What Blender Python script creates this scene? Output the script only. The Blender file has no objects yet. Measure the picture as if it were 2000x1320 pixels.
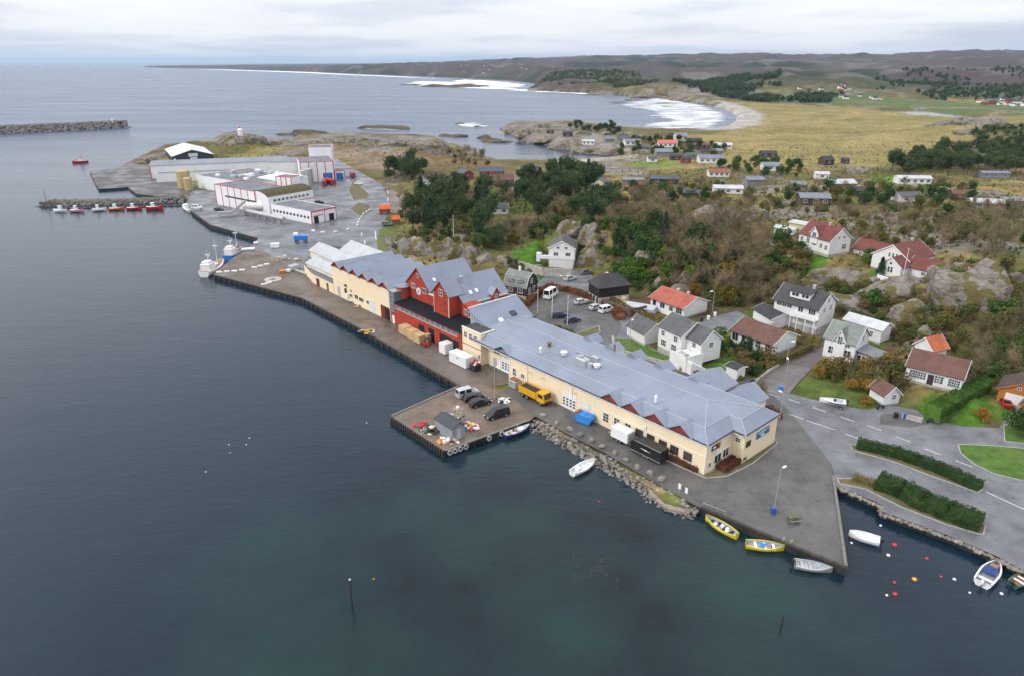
import bpy, bmesh, math, random
import numpy as np
from mathutils import Vector, Matrix
from mathutils.geometry import tessellate_polygon

random.seed(7); np.random.seed(7)
SC = bpy.context.scene
COL = SC.collection

# ------------------------------------------------------------------ camera
CAM_H = 65.0; FPX = 1333.0; PITCH = math.radians(21.98)      # height in metres, focal length in photo pixels
cam_d = bpy.data.cameras.new('camera'); cam = bpy.data.objects.new('camera', cam_d); COL.objects.link(cam)
cam_d.sensor_fit = 'HORIZONTAL'; cam_d.sensor_width = 36.0; cam_d.lens = 36.0*FPX/2000.0
cam_d.clip_start = 1.0; cam_d.clip_end = 90000.0
cam.location = (0, 0, CAM_H); cam.rotation_euler = (math.pi/2-PITCH, 0, 0)
SC.camera = cam

# ------------------------------------------------------------------ sky
SUN_AZ = math.radians(250); SUN_EL = math.radians(38)
world = bpy.data.worlds.new('World'); SC.world = world; world.use_nodes = True
nt = world.node_tree; nt.nodes.clear()
def N(t, typ, **kw):
    n = t.nodes.new(typ)
    for k, v in kw.items(): setattr(n, k, v)
    return n
def ramp(t, stops, interp='LINEAR'):
    r = N(t, 'ShaderNodeValToRGB'); cr = r.color_ramp; cr.interpolation = interp
    while len(cr.elements) < len(stops): cr.elements.new(0.5)
    for e, (p, c) in zip(cr.elements, stops):
        e.position = p; e.color = (c, c, c, 1) if isinstance(c, (int, float)) else (*c[:3], 1)
    return r
def world_sky():
    L = nt.links.new
    out = N(nt, 'ShaderNodeOutputWorld'); bg = N(nt, 'ShaderNodeBackground'); bg.inputs[1].default_value = 0.1
    sky = N(nt, 'ShaderNodeTexSky', sky_type='NISHITA', sun_disc=False)
    sky.sun_elevation = SUN_EL; sky.sun_rotation = SUN_AZ; sky.air_density = 1.0; sky.dust_density = 2.0
    tc = N(nt, 'ShaderNodeTexCoord'); sep = N(nt, 'ShaderNodeSeparateXYZ'); L(tc.outputs['Generated'], sep.inputs[0])
    # cloud deck: project the view direction on a high flat layer
    mz = N(nt, 'ShaderNodeMath', operation='MAXIMUM'); L(sep.outputs[2], mz.inputs[0]); mz.inputs[1].default_value = 0.0
    az = N(nt, 'ShaderNodeMath', operation='ADD'); L(mz.outputs[0], az.inputs[0]); az.inputs[1].default_value = 0.07
    dx = N(nt, 'ShaderNodeMath', operation='DIVIDE'); L(sep.outputs[0], dx.inputs[0]); L(az.outputs[0], dx.inputs[1])
    dy = N(nt, 'ShaderNodeMath', operation='DIVIDE'); L(sep.outputs[1], dy.inputs[0]); L(az.outputs[0], dy.inputs[1])
    cv = N(nt, 'ShaderNodeCombineXYZ'); L(dx.outputs[0], cv.inputs[0]); L(dy.outputs[0], cv.inputs[1])
    n1 = N(nt, 'ShaderNodeTexNoise'); n1.inputs['Scale'].default_value = 0.42; n1.inputs['Detail'].default_value = 7; n1.inputs['Roughness'].default_value = 0.52
    L(cv.outputs[0], n1.inputs['Vector'])
    n2 = N(nt, 'ShaderNodeTexNoise'); n2.inputs['Scale'].default_value = 0.16; n2.inputs['Detail'].default_value = 4
    L(cv.outputs[0], n2.inputs['Vector'])
    ad = N(nt, 'ShaderNodeMath', operation='MULTIPLY_ADD'); L(n1.outputs[0], ad.inputs[0]); ad.inputs[1].default_value = 0.6
    ml = N(nt, 'ShaderNodeMath', operation='MULTIPLY'); L(n2.outputs[0], ml.inputs[0]); ml.inputs[1].default_value = 0.4
    L(ml.outputs[0], ad.inputs[2])
    cr = ramp(nt, [(0.36, (4.9, 5.3, 6.2)), (0.45, (6.2, 6.4, 7.0)), (0.50, (7.3, 7.35, 7.7)), (0.57, (7.8, 7.85, 8.0)), (0.66, (6.5, 6.5, 7.1))])
    L(ad.outputs[0], cr.inputs[0])
    # standard overcast dome: brighter towards the zenith
    zg = N(nt, 'ShaderNodeMapRange'); L(mz.outputs[0], zg.inputs[0]); zg.inputs[1].default_value = 0.0; zg.inputs[2].default_value = 1.0; zg.inputs[3].default_value = 1.0; zg.inputs[4].default_value = 2.1
    vm_ = N(nt, 'ShaderNodeVectorMath', operation='SCALE'); L(cr.outputs[0], vm_.inputs[0]); L(zg.outputs[0], vm_.inputs['Scale'])
    mix = N(nt, 'ShaderNodeMix', data_type='RGBA'); mix.inputs[0].default_value = 0.9
    L(sky.outputs[0], mix.inputs[6]); L(vm_.outputs[0], mix.inputs[7])
    L(mix.outputs[2], bg.inputs[0]); L(bg.outputs[0], out.inputs[0])
world_sky()

# ------------------------------------------------------------------ sun (overcast: weak and wide)
sd = bpy.data.lights.new('sun', 'SUN'); sd.energy = 1.5; sd.angle = math.radians(14); sd.color = (1, 0.96, 0.9)
sun = bpy.data.objects.new('sun', sd); COL.objects.link(sun)
_d = Vector((math.sin(SUN_AZ)*math.cos(SUN_EL), math.cos(SUN_AZ)*math.cos(SUN_EL), math.sin(SUN_EL)))
sun.rotation_euler = _d.to_track_quat('Z', 'Y').to_euler()

SC.view_settings.view_transform = 'Standard'; SC.view_settings.look = 'None'
SC.view_settings.exposure = 0.42; SC.view_settings.gamma = 1.0; SC.view_settings.use_curve_mapping = False
SC.render.engine = 'CYCLES'
SC.cycles.max_bounces = 5; SC.cycles.diffuse_bounces = 2; SC.cycles.glossy_bounces = 2; SC.cycles.transparent_max_bounces = 6
SC.cycles.use_denoising = True; SC.cycles.volume_bounces = 0

# ------------------------------------------------------------------ survey helpers: a bearing of the drone photo to a place on the ground
def ray(px, py):
    a = (px-1000)/FPX; b = (py-660)/FPX
    return (a, math.cos(PITCH)-b*math.sin(PITCH), -math.sin(PITCH)-b*math.cos(PITCH))
def U(px, py, z=2.0):
    d = ray(px, py); t = (z-CAM_H)/d[2]
    return (d[0]*t, d[1]*t)
SEA = 0.8                                     # water level (quays stand 1.2 m above it)
def UP(pts, z=2.0): return np.array([U(x, y, z) for x, y in pts])

# ------------------------------------------------------------------ materials
MATS = {}
def mat(name, col, rough=0.7, var=0.15, scale=1.5, bump=0.0, bscale=None, metal=0.0, pattern=None, pscale=1.0, spec=0.4, objvar=0.0, coord='Object', dirt=None):
    """procedural material: base colour with fine and broad noise, optional line pattern (siding, seams, tiles) as bump"""
    if name in MATS: return MATS[name]
    m = bpy.data.materials.new(name); m.use_nodes = True; t = m.node_tree; L = t.links.new
    b = t.nodes['Principled BSDF']; b.inputs['Roughness'].default_value = rough; b.inputs['Metallic'].default_value = metal
    b.inputs['Specular IOR Level'].default_value = spec
    tc = N(t, 'ShaderNodeTexCoord'); src = tc.outputs['Object']
    if coord == 'World':
        g = N(t, 'ShaderNodeNewGeometry'); src = g.outputs['Position']
    n = N(t, 'ShaderNodeTexNoise'); n.inputs['Scale'].default_value = scale; n.inputs['Detail'].default_value = 6; n.inputs['Roughness'].default_value = 0.62
    L(src, n.inputs['Vector'])
    r = ramp(t, [(0.28, 1-var*1.6), (0.5, 1.0), (0.75, 1+var*1.2)]); L(n.outputs[0], r.inputs[0])
    mx = N(t, 'ShaderNodeMix', data_type='RGBA', blend_type='MULTIPLY'); mx.inputs[0].default_value = 1
    mx.inputs[6].default_value = (*col, 1); L(r.outputs[0], mx.inputs[7]); c = mx.outputs[2]
    if dirt:
        n2 = N(t, 'ShaderNodeTexNoise'); n2.inputs['Scale'].default_value = dirt[1]; n2.inputs['Detail'].default_value = 5; n2.inputs['Roughness'].default_value = 0.7
        L(src, n2.inputs['Vector']); r2 = ramp(t, [(0.48, 0.0), (0.68, dirt[2])]); L(n2.outputs[0], r2.inputs[0])
        m2 = N(t, 'ShaderNodeMix', data_type='RGBA'); L(r2.outputs[0], m2.inputs[0]); L(c, m2.inputs[6]); m2.inputs[7].default_value = (*dirt[0], 1); c = m2.outputs[2]
    if objvar:
        oi = N(t, 'ShaderNodeObjectInfo'); hs = N(t, 'ShaderNodeHueSaturation')
        mr = N(t, 'ShaderNodeMapRange'); L(oi.outputs['Random'], mr.inputs[0]); mr.inputs[3].default_value = 1-objvar; mr.inputs[4].default_value = 1+objvar
        L(mr.outputs[0], hs.inputs['Value']); mr2 = N(t, 'ShaderNodeMapRange'); L(oi.outputs['Random'], mr2.inputs[0]); mr2.inputs[3].default_value = 0.5+objvar*0.07; mr2.inputs[4].default_value = 0.5-objvar*0.07
        L(mr2.outputs[0], hs.inputs['Hue']); L(c, hs.inputs['Color']); c = hs.outputs[0]
    L(c, b.inputs['Base Color'])
    if pattern or bump:
        bp = N(t, 'ShaderNodeBump'); bp.inputs['Distance'].default_value = 0.05
        if pattern:
            w = N(t, 'ShaderNodeTexWave', wave_type='BANDS', bands_direction=pattern, wave_profile='SAW' if pattern == 'Z' else 'SIN')
            w.inputs['Scale'].default_value = pscale; L(src, w.inputs['Vector']); bp.inputs['Strength'].default_value = 0.6
            L(w.outputs[1], bp.inputs['Height'])
            r3 = ramp(t, [(0.0, 0.86), (0.16, 1.0)]); L(w.outputs[1], r3.inputs[0])
            m3 = N(t, 'ShaderNodeMix', data_type='RGBA', blend_type='MULTIPLY'); m3.inputs[0].default_value = 1; L(c, m3.inputs[6]); L(r3.outputs[0], m3.inputs[7]); L(m3.outputs[2], b.inputs['Base Color'])
        else:
            nb = N(t, 'ShaderNodeTexNoise'); nb.inputs['Scale'].default_value = bscale or scale*4; nb.inputs['Detail'].default_value = 7; L(src, nb.inputs['Vector'])
            bp.inputs['Strength'].default_value = bump; bp.inputs['Distance'].default_value = 0.15; L(nb.outputs[0], bp.inputs['Height'])
        L(bp.outputs[0], b.inputs['Normal'])
    MATS[name] = m; return m
def glass(name='window_glass', col=(0.03, 0.04, 0.05)):
    if name in MATS: return MATS[name]
    m = mat(name, col, 0.08, 0.25, 0.8, spec=0.6); return m

# ------------------------------------------------------------------ mesh builder
class MB:
    def __init__(s): s.v = []; s.f = []; s.m = []
    def add(s, verts, faces, mi=0):
        o = len(s.v); s.v += [tuple(map(float, p)) for p in verts]
        s.f += [tuple(i+o for i in f) for f in faces]; s.m += [mi]*len(faces); return s
    def box(s, x0, x1, y0, y1, z0, z1, mi=0):
        return s.add([(x0,y0,z0),(x1,y0,z0),(x1,y1,z0),(x0,y1,z0),(x0,y0,z1),(x1,y0,z1),(x1,y1,z1),(x0,y1,z1)],
                     [(0,3,2,1),(4,5,6,7),(0,1,5,4),(1,2,6,5),(2,3,7,6),(3,0,4,7)], mi)
    def cham(s, x0, x1, y0, y1, z0, z1, c, mi=0):
        """box with chamfered vertical and top edges"""
        ring = lambda z, i: [(x0+c+i, y0+i, z), (x1-c-i, y0+i, z), (x1-i, y0+c+i, z), (x1-i, y1-c-i, z), (x1-c-i, y1-i, z), (x0+c+i, y1-i, z), (x0+i, y1-c-i, z), (x0+i, y0+c+i, z)]
        vs = ring(z0, 0)+ring(z1-c, 0)+ring(z1, c); fs = [tuple(range(7, -1, -1)), tuple(range(16, 24))]
        for k in (0, 8):
            for i in range(8): j = (i+1) % 8; fs.append((k+i, k+j, k+8+j, k+8+i))
        return s.add(vs, fs, mi)
    def poly(s, pts, mi=0): return s.add(pts, [tuple(range(len(pts)))], mi)
    def prism(s, pts, d, mi=0):
        """closed polygon pts (3D) swept by vector d"""
        n = len(pts); q = [tuple(p[k]+d[k] for k in range(3)) for p in pts]
        return s.add(list(pts)+q, [tuple(range(n-1, -1, -1)), tuple(range(n, 2*n))]+[(i, (i+1) % n, n+(i+1) % n, n+i) for i in range(n)], mi)
    def cyl(s, p, q, r0, r1=None, n=8, mi=0, caps=True):
        r1 = r0 if r1 is None else r1
        p = Vector(p); q = Vector(q); a = (q-p); a = a.normalized() if a.length else Vector((0,0,1)); u = a.orthogonal().normalized(); w = a.cross(u)
        vs = []
        for c, r in ((p, r0), (q, r1)):
            for i in range(n):
                t = 2*math.pi*i/n; vs.append(c+u*(r*math.cos(t))+w*(r*math.sin(t)))
        fs = [(i, (i+1) % n, n+(i+1) % n, n+i) for i in range(n)]
        if caps: fs += [tuple(range(n-1, -1, -1)), tuple(range(n, 2*n))]
        return s.add(vs, fs, mi)
    def lathe(s, prof, n=12, c=(0, 0, 0), mi=0):
        vs = []; fs = []
        for r, z in prof:
            for i in range(n): t = 2*math.pi*i/n; vs.append((c[0]+r*math.cos(t), c[1]+r*math.sin(t), c[2]+z))
        for k in range(len(prof)-1):
            for i in range(n): j = (i+1) % n; fs.append((k*n+i, k*n+j, k*n+n+j, k*n+n+i))
        fs += [tuple(range(n-1, -1, -1)), tuple(range((len(prof)-1)*n, len(prof)*n))]
        return s.add(vs, fs, mi)
    def slab(s, quad, th, mi=0):
        """roof slab: upper face quad (counter-clockwise from above), thickness th downwards"""
        return s.prism([(p[0], p[1], p[2]-th) for p in quad], (0, 0, th), mi)
    def mesh(s, name, mats, smooth=False):
        me = bpy.data.meshes.new(name); me.from_pydata(s.v, [], s.f)
        for m in (mats if isinstance(mats, (list, tuple)) else [mats]): me.materials.append(m)
        if any(s.m): me.polygons.foreach_set('material_index', s.m)
        if smooth: me.polygons.foreach_set('use_smooth', [True]*len(me.polygons))
        me.update(); return me
    def build(s, name, mats, parent=None, smooth=False, **tags):
        return link(name, s.mesh(name, mats, smooth), parent, **tags)
def link(name, data, parent=None, loc=None, rz=None, label=None, category=None, group=None, kind=None, scale=None):
    o = bpy.data.objects.new(name, data); COL.objects.link(o)
    if parent is not None: o.parent = parent
    if loc is not None: o.location = loc
    if rz is not None: o.rotation_euler = (0, 0, rz)
    if scale is not None: o.scale = scale if isinstance(scale, (tuple, list)) else (scale,)*3
    if label: o['label'] = label
    if category: o['category'] = category
    if group: o['group'] = group
    if kind: o['kind'] = kind
    return o
def thing(name, label, cat, loc, rz=0.0, group=None): return link(name, None, None, loc, rz, label, cat, group)
def np_mesh(name, v, f, mats, smooth=False):
    me = bpy.data.meshes.new(name); me.from_pydata(v.tolist() if hasattr(v, 'tolist') else v, [], f.tolist() if hasattr(f, 'tolist') else f)
    for m in (mats if isinstance(mats, (list, tuple)) else [mats]): me.materials.append(m)
    if smooth: me.polygons.foreach_set('use_smooth', [True]*len(me.polygons))
    me.update(); return me

# ------------------------------------------------------------------ numpy noise and polygon distance
_P = np.random.RandomState(3).rand(256, 256)
def vnoise(x, y):
    xi = np.floor(x).astype(int); yi = np.floor(y).astype(int); fx = x-xi; fy = y-yi
    fx = fx*fx*(3-2*fx); fy = fy*fy*(3-2*fy)
    g = lambda i, j: _P[i & 255, j & 255]
    return (g(xi, yi)*(1-fx)+g(xi+1, yi)*fx)*(1-fy)+(g(xi, yi+1)*(1-fx)+g(xi+1, yi+1)*fx)*fy
def fbm(x, y, o=5, r=0.5):
    s = 0; a = 1; n = 0
    for i in range(o): s = s+a*vnoise(x*2**i+17.3*i, y*2**i+9.1*i); n += a; a *= r
    return s/n*2-1
def sdf(px, py, poly):
    """signed distance to closed polygon, positive inside"""
    d = np.full(px.shape, 1e18); ins = np.zeros(px.shape, bool); n = len(poly)
    for i in range(n):
        ax, ay = poly[i]; bx, by = poly[(i+1) % n]; ex, ey = bx-ax, by-ay; l = ex*ex+ey*ey+1e-9
        wx = px-ax; wy = py-ay; t = np.clip((wx*ex+wy*ey)/l, 0, 1)
        d = np.minimum(d, (wx-ex*t)**2+(wy-ey*t)**2)
        if abs(ey) > 1e-12:
            c = (ay > py) != (by > py); ins ^= c & (px < ex*(py-ay)/ey+ax)
    return np.where(ins, 1, -1)*np.sqrt(d)
def sstep(a, b, x): t = np.clip((x-a)/(b-a), 0, 1); return t*t*(3-2*t)
# ================================================================== GROUND, SEA, PAVEMENT
COAST_PX = [(2300,1240),(2000,1118),(1948,1090),(1860,1052),(1722,1002),(1727,990),(1630,948),(1628,930),(1654,1114),(1366,995),
 (1340,1005),(1290,992),(1265,965),(1215,930),(1160,895),(1100,867),(1050,838),(1036,824),(868,884),(765,815),(897,757),(700,644),(590,587),(418,541),
 (463,500),(497,479),(503,470),(411,444),(375,418),(371,408),(366,396),(345,388),
 (308,386),(266,382),(250,370),(194,373),(177,339),(235,329),(245,321),(266,311),(297,297),(332,292),(372,288),(412,283),(417,272),(440,264),(469,262),(500,269),(546,279),(560,279),
 (567,272),(595,269),(650,268),(700,266),(760,270),(812,270),(861,274),(887,286),(925,294),(962,309),(977,313),(1020,313),(1082,314),(1131,312),(1221,312),
 (1217,305),(1187,303),(1120,299),(1082,288),(1060,284),(1019,279),(974,252),(996,243),(1056,246),(1112,243),(1169,250),(1206,257),(1262,259),(1319,260),(1375,259),(1412,253),(1436,238),(1440,226),(1412,214),(1380,205),(1300,196),
 (1330,190),(1250,190),(1150,183),(1040,178),(1030,173),(1080,168),(1045,164),(1000,158),(900,153),(800,148.5),(700,145),(600,140.5),(450,136),(330,133.4),(280,132)]
COAST = np.vstack([UP(COAST_PX, SEA), [(-4500, 14000), (-3000, 30000), (40000, 30000), (40000, -3000), (400, -300)]])
Z0 = 2.0
PAVE = {   # name: (photo outline, colour key, height step)
 'quay': ([(416,537),(590,583),(700,640),(897,753),(930,760),(1003,748),(985,735),(905,690),(782,630),(652,566),(607,540),(560,515),(497,477),(463,497)], 'quay', 0.0),
 'pier': ([(763,812),(868,880),(1037,819),(1046,812),(985,765),(930,745),(897,753)], 'pier', 0.004),
 'quayside_street': ([(1046,812),(1060,820),(1110,848),(1180,883),(1250,925),(1300,955),(1366,990),(1653,1110),(1624,905),(1660,850),(1520,760),(1480,740),(1400,720),(1000,600),(880,560),(905,690),(960,720),(1003,748),(985,765)], 'asphalt_dark', 0.008),
 'main_road': ([(1480,745),(1530,765),(1600,783),(1690,800),(1740,790),(1790,800),(1815,820),(1880,832),(1950,835),(1990,790),(2000,760),(2300,760),(2300,1235),(2000,1114),(1948,1086),(1860,1048),(1722,998),(1727,987),(1632,946),(1624,905),(1540,800)], 'asphalt', 0.012),
 'side_lane': ([(1480,752),(1540,770),(1560,745),(1610,695),(1650,680),(1655,665),(1600,655),(1575,665),(1500,720)], 'lane', 0.016),
 'parking_lot': ([(1030,585),(1062,565),(1078,560),(1150,570),(1205,600),(1225,615),(1235,640),(1215,665),(1160,665),(1060,640),(1035,615)], 'asphalt_dark', 0.02),
 'lane_back': ([(1040,560),(1065,540),(1110,527),(1150,533),(1175,560),(1250,610),(1330,640),(1400,618),(1440,607),(1462,620),(1420,650),(1330,672),(1240,650),(1205,690),(1190,680),(1215,640),(1200,600),(1140,570),(1080,563)], 'asphalt', 0.024),
 'factory_yard': ([(503,467),(411,441),(372,412),(366,396),(375,372),(440,372),(500,395),(560,372),(610,345),(648,316),(662,322),(690,350),(720,390),(735,420),(742,455),(750,495),(735,492),(640,480),(625,515),(607,545),(555,515),(497,478)], 'asphalt', 0.006),
 'coastal_road': ([(648,316),(655,309),(700,335),(745,360),(763,400),(745,455),(752,497),(735,497),(735,455),(725,405),(700,360),(670,330)], 'asphalt', 0.018),
 'dune_lagoon': ([(1716,218),(1800,218),(1880,226),(1922,233),(1900,238),(1820,234),(1745,226)], 'lagoon', 0.0),
 'dock': ([(175,336),(192,370),(250,366),(266,379),(308,384),(350,385),(380,370),(330,345),(280,322),(235,328)], 'asphalt_dark', 0.0),
}
PAVE_W = {k: UP(v[0], Z0) for k, v in PAVE.items()}
CP = [ # terrain heights (photo bearing, height)
 (1560,760,2),(1700,830,2),(1900,900,2),(1990,960,2),(1990,860,2.2),(1450,640,2.4),(1200,640,2),(1120,600,2),(1060,570,2.2),(980,600,2),(700,430,2),(740,380,2),(680,330,2),(600,450,2),(500,470,2),(400,400,2),(300,350,2),(1900,820,2.4),(1960,800,3),
 (1310,690,3),(1487,680,3.2),(1400,700,2.6),(1565,635,4.5),(1655,705,3.4),(1825,755,4.5),(1620,765,2.2),(1320,612,3),(1178,580,2.6),(1087,517,6),(1040,500,6),(1010,577,2.6),(1250,560,4.5),
 (900,475,7),(850,465,8),(800,470,7),(770,470,4),(1000,440,8),(1200,460,13),(1150,450,11),(1300,450,14),(1400,425,17),(1350,520,9),(1450,500,11),(1450,585,4),(1400,620,3),(1605,495,11),(1750,543,11),(1680,560,8),(1900,560,14),(1950,480,15),(1800,625,8),(1900,690,6),(1970,630,10),(1985,720,5),(1700,610,8),(1540,570,7),(1560,600,5.5),(1850,660,7),
 (1100,400,8),(1000,350,5),(850,390,4),(950,332,2.5),(1000,322,1.4),(1100,322,1.4),(1200,324,2),(905,305,1.6),(940,312,1.2),(1060,330,2.5),(1200,350,5),(1400,350,6),(1600,350,6),(1800,400,10),(1900,370,8),(1700,320,5),(1500,300,4),(1300,300,6),(1150,292,3),(1600,250,6),(1800,240,6),(1700,210,4),(1480,240,4),(1990,300,7),(1250,275,7),(1080,260,8),(1450,440,11),(1500,470,11),(1300,400,9),(1560,420,9),(1700,450,11),
 (600,300,3),(700,310,3),(450,300,3),(480,275,9),(440,275,7),(520,285,4),(640,278,6),(740,285,8),(830,285,10),(900,318,2.5),(300,310,5),(800,340,3),(850,320,3),(1850,230,8),(1930,245,14),(1990,235,12),(1600,200,5),(1500,190,8),(1350,180,12),(1200,175,12)]
CPX = np.array([(*U(x, y, z), z) for x, y, z in CP])
SKY_AZ = np.array([-1.0, -0.55, -0.45, -0.25, -0.12, 0.0, 0.12, 0.24, 0.4, 0.55, 0.68, 0.8, 1.5])*0.93
SKY_H = np.array([5, 12, 20, 32, 52, 82, 108, 118, 112, 122, 138, 120, 130])
SKY_H2 = SKY_H
def height(x, y, pads=None):
    x = np.asarray(x, float); y = np.asarray(y, float)
    num = np.zeros(x.shape); den = np.zeros(x.shape)
    for cx, cy, cz in CPX:
        w = 1.0/((x-cx)**2+(y-cy)**2+49.0)**1.6; num += w*cz; den += w
    z = num/den
    r = np.hypot(x, y)
    dp = np.full(x.shape, -1e9)
    for p in PAVE_W.values(): dp = np.maximum(dp, sdf(x, y, p))
    off = sstep(4, 18, -dp)
    hill_near = sstep(3, 9, z)
    z = z+off*(fbm(x/38, y/38, 4)*2.6*hill_near+fbm(x/11+5, y/11, 3)*1.1*(0.25+hill_near)+fbm(x/170, y/170, 3)*1.5)
    az = x/np.maximum(y, 1)
    hz = np.interp(az, SKY_AZ, SKY_H)
    rise = sstep(1500, 6800, r)
    f1 = fbm(x/900, y/900+4, 5)
    knoll = np.maximum(0, 0.55-np.abs(fbm(x/430+8, y/430, 5))*1.5)*sstep(1350, 1900, r)*(1-sstep(5200, 7500, r))*sstep(-.45, .02, az)*(1-.75*sstep(.42, .6, az)*(1-sstep(1700, 2300, r)))
    z = z*(1-sstep(1300, 2200, r))+knoll*62+sstep(1300, 2200, r)*(8+hz*0.84*rise**1.15+(f1*50+(0.5-np.abs(fbm(x/2600+3, y/1000, 4)))*70-20)*np.minimum(1, rise*1.8+.12)*(hz/125)*(1.12-.85*rise))
    z = z*off+(Z0-0.14)*(1-off)
    if pads is not None:
        for (c, s, ox, oy, L, W, pz) in pads:
            lx = (x-ox)*c+(y-oy)*s; ly = -(x-ox)*s+(y-oy)*c
            dd = np.maximum(np.maximum(-lx, lx-L), np.maximum(-ly, ly-W)); k = (1-sstep(0.5, 5.0, dd))*sstep(0.2, 3.0, -dp)
            z = z*(1-k)+(pz-0.05)*k
    d = sdf(x, y, COAST)
    wide = np.clip(r/60, 1.5, 60)
    jag = fbm(x/13, y/13, 4)*3*sstep(250, 500, r)
    d = d+jag*(1-sstep(-60, 10, dp))
    z = np.where(d > 0, np.minimum(z, SEA+0.1+d*0.5), np.maximum(SEA+d*0.4, -6))
    return z
def G(px, py):
    """ground point (x, y, z) seen on a bearing: first crossing of the sight line with the terrain"""
    d = ray(px, py); t = np.geomspace(70, 30000, 520)
    # normalise so that t is range along the ray
    n = math.sqrt(sum(c*c for c in d)); t = t/n
    x = d[0]*t; y = d[1]*t; z = CAM_H+d[2]*t; ok = np.where(z < np.maximum(height(x, y), SEA))[0]
    if not len(ok): return (*U(px, py, 2.0), 2.0)
    i = max(ok[0], 1)
    lo, hi = t[i-1], t[i]
    tt = np.linspace(lo, hi, 40); xx = d[0]*tt; yy = d[1]*tt; zz = CAM_H+d[2]*tt; hh = np.maximum(height(xx, yy), SEA)
    j = np.where(zz < hh)[0]; j = j[0] if len(j) else -1
    return (float(xx[j]), float(yy[j]), float(hh[j]))
PADS = []

# ---- pavement sheets
def sheet(name, pts, z, m, skirt=None, parent=None, kind='structure', **kw):
    mb = MB(); P = [Vector((p[0], p[1], 0)) for p in pts]
    a = sum(P[i].x*P[(i+1) % len(P)].y-P[(i+1) % len(P)].x*P[i].y for i in range(len(P)))
    if a < 0: P = P[::-1]
    mb.add([(p.x, p.y, z) for p in P], [tuple(t) for t in tessellate_polygon([P])])
    if skirt is not None:
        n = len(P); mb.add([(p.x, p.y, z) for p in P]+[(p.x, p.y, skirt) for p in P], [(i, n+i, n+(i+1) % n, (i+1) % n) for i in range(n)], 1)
    me = mb.mesh(name, m)
    bm = bmesh.new(); bm.from_mesh(me); bmesh.ops.recalc_face_normals(bm, faces=bm.faces)
    tot = sum(f.normal.z*f.calc_area() for f in bm.faces if f.material_index == 0)
    if tot < 0: bmesh.ops.reverse_faces(bm, faces=bm.faces)
    bm.to_mesh(me); bm.free()
    return link(name, me, parent, kind=kind, **kw)
def pav(name, c, c2, rough, d=(0.07, 0.065, 0.06), ds=0.35, da=0.6):
    m = mat(name, c, rough, 0.26, 0.16, coord='World', spec=0.45, dirt=(c2, 0.07, 0.85)); t = m.node_tree; b_ = t.nodes['Principled BSDF']
    # damp, smoother patches, and fine tar-filled cracks
    g = N(t, 'ShaderNodeNewGeometry'); n = N(t, 'ShaderNodeTexNoise'); n.inputs['Scale'].default_value = 0.11; n.inputs['Detail'].default_value = 6; t.links.new(g.outputs['Position'], n.inputs['Vector'])
    r = ramp(t, [(0.40, rough-0.3), (0.58, rough+0.15)]); t.links.new(n.outputs[0], r.inputs[0]); t.links.new(r.outputs[0], b_.inputs['Roughness'])
    old = b_.inputs['Base Color'].links[0].from_socket; n3 = N(t, 'ShaderNodeTexNoise'); n3.inputs['Scale'].default_value = 0.9; t.links.new(g.outputs['Position'], n3.inputs['Vector'])
    mv = N(t, 'ShaderNodeMix', data_type='RGBA'); mv.inputs[0].default_value = 0.5; sc_ = N(t, 'ShaderNodeVectorMath', operation='SCALE'); sc_.inputs['Scale'].default_value = 0.13; t.links.new(g.outputs['Position'], sc_.inputs[0]); t.links.new(sc_.outputs[0], mv.inputs[6]); t.links.new(n3.outputs[1], mv.inputs[7])
    v = N(t, 'ShaderNodeTexVoronoi', feature='DISTANCE_TO_EDGE'); v.inputs['Scale'].default_value = 1.0; t.links.new(mv.outputs[2], v.inputs['Vector']); cr = ramp(t, [(0.0, 0.62), (0.012, 1.0)]); t.links.new(v.outputs[0], cr.inputs[0])
    n4 = N(t, 'ShaderNodeTexNoise'); n4.inputs['Scale'].default_value = 0.4; n4.inputs['Detail'].default_value = 8; n4.inputs['Roughness'].default_value = 0.75; t.links.new(g.outputs['Position'], n4.inputs['Vector']); r4 = ramp(t, [(0.33, 0.66), (0.47, 1.0), (0.7, 1.16)]); t.links.new(n4.outputs[0], r4.inputs[0])
    q1 = N(t, 'ShaderNodeMix', data_type='RGBA', blend_type='MULTIPLY'); q1.inputs[0].default_value = 1; t.links.new(cr.outputs[0], q1.inputs[6]); t.links.new(r4.outputs[0], q1.inputs[7])
    q2 = N(t, 'ShaderNodeMix', data_type='RGBA', blend_type='MULTIPLY'); q2.inputs[0].default_value = 1; t.links.new(old, q2.inputs[6]); t.links.new(q1.outputs[2], q2.inputs[7]); t.links.new(q2.outputs[2], b_.inputs['Base Color'])
    return m
M_PAVE = {'quay': pav('quay_concrete', (0.115, 0.09, 0.068), (0.14, 0.122, 0.105), 0.62), 'pier': pav('pier_concrete', (0.15, 0.113, 0.082), (0.10, 0.082, 0.066), 0.6),
 'asphalt': pav('asphalt', (0.138, 0.14, 0.15), (0.11, 0.11, 0.118), 0.55), 'asphalt_dark': pav('asphalt_worn', (0.082, 0.078, 0.073), (0.118, 0.112, 0.105), 0.6), 'lane': pav('lane_gravel', (0.14, 0.12, 0.115), (0.11, 0.096, 0.092), 0.75)}
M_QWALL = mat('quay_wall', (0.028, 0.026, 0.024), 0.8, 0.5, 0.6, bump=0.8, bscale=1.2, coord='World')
M_PAVE['lagoon'] = mat('lagoon_water', (0.05, 0.07, 0.09), 0.15, 0.1, 0.02, coord='World', spec=0.6)
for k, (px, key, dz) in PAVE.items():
    sheet(k, PAVE_W[k], Z0+dz, [M_PAVE[key], M_QWALL], skirt=-3.0 if k in ('quay', 'pier', 'quayside_street', 'main_road', 'factory_yard', 'dock') else 1.5)
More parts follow.
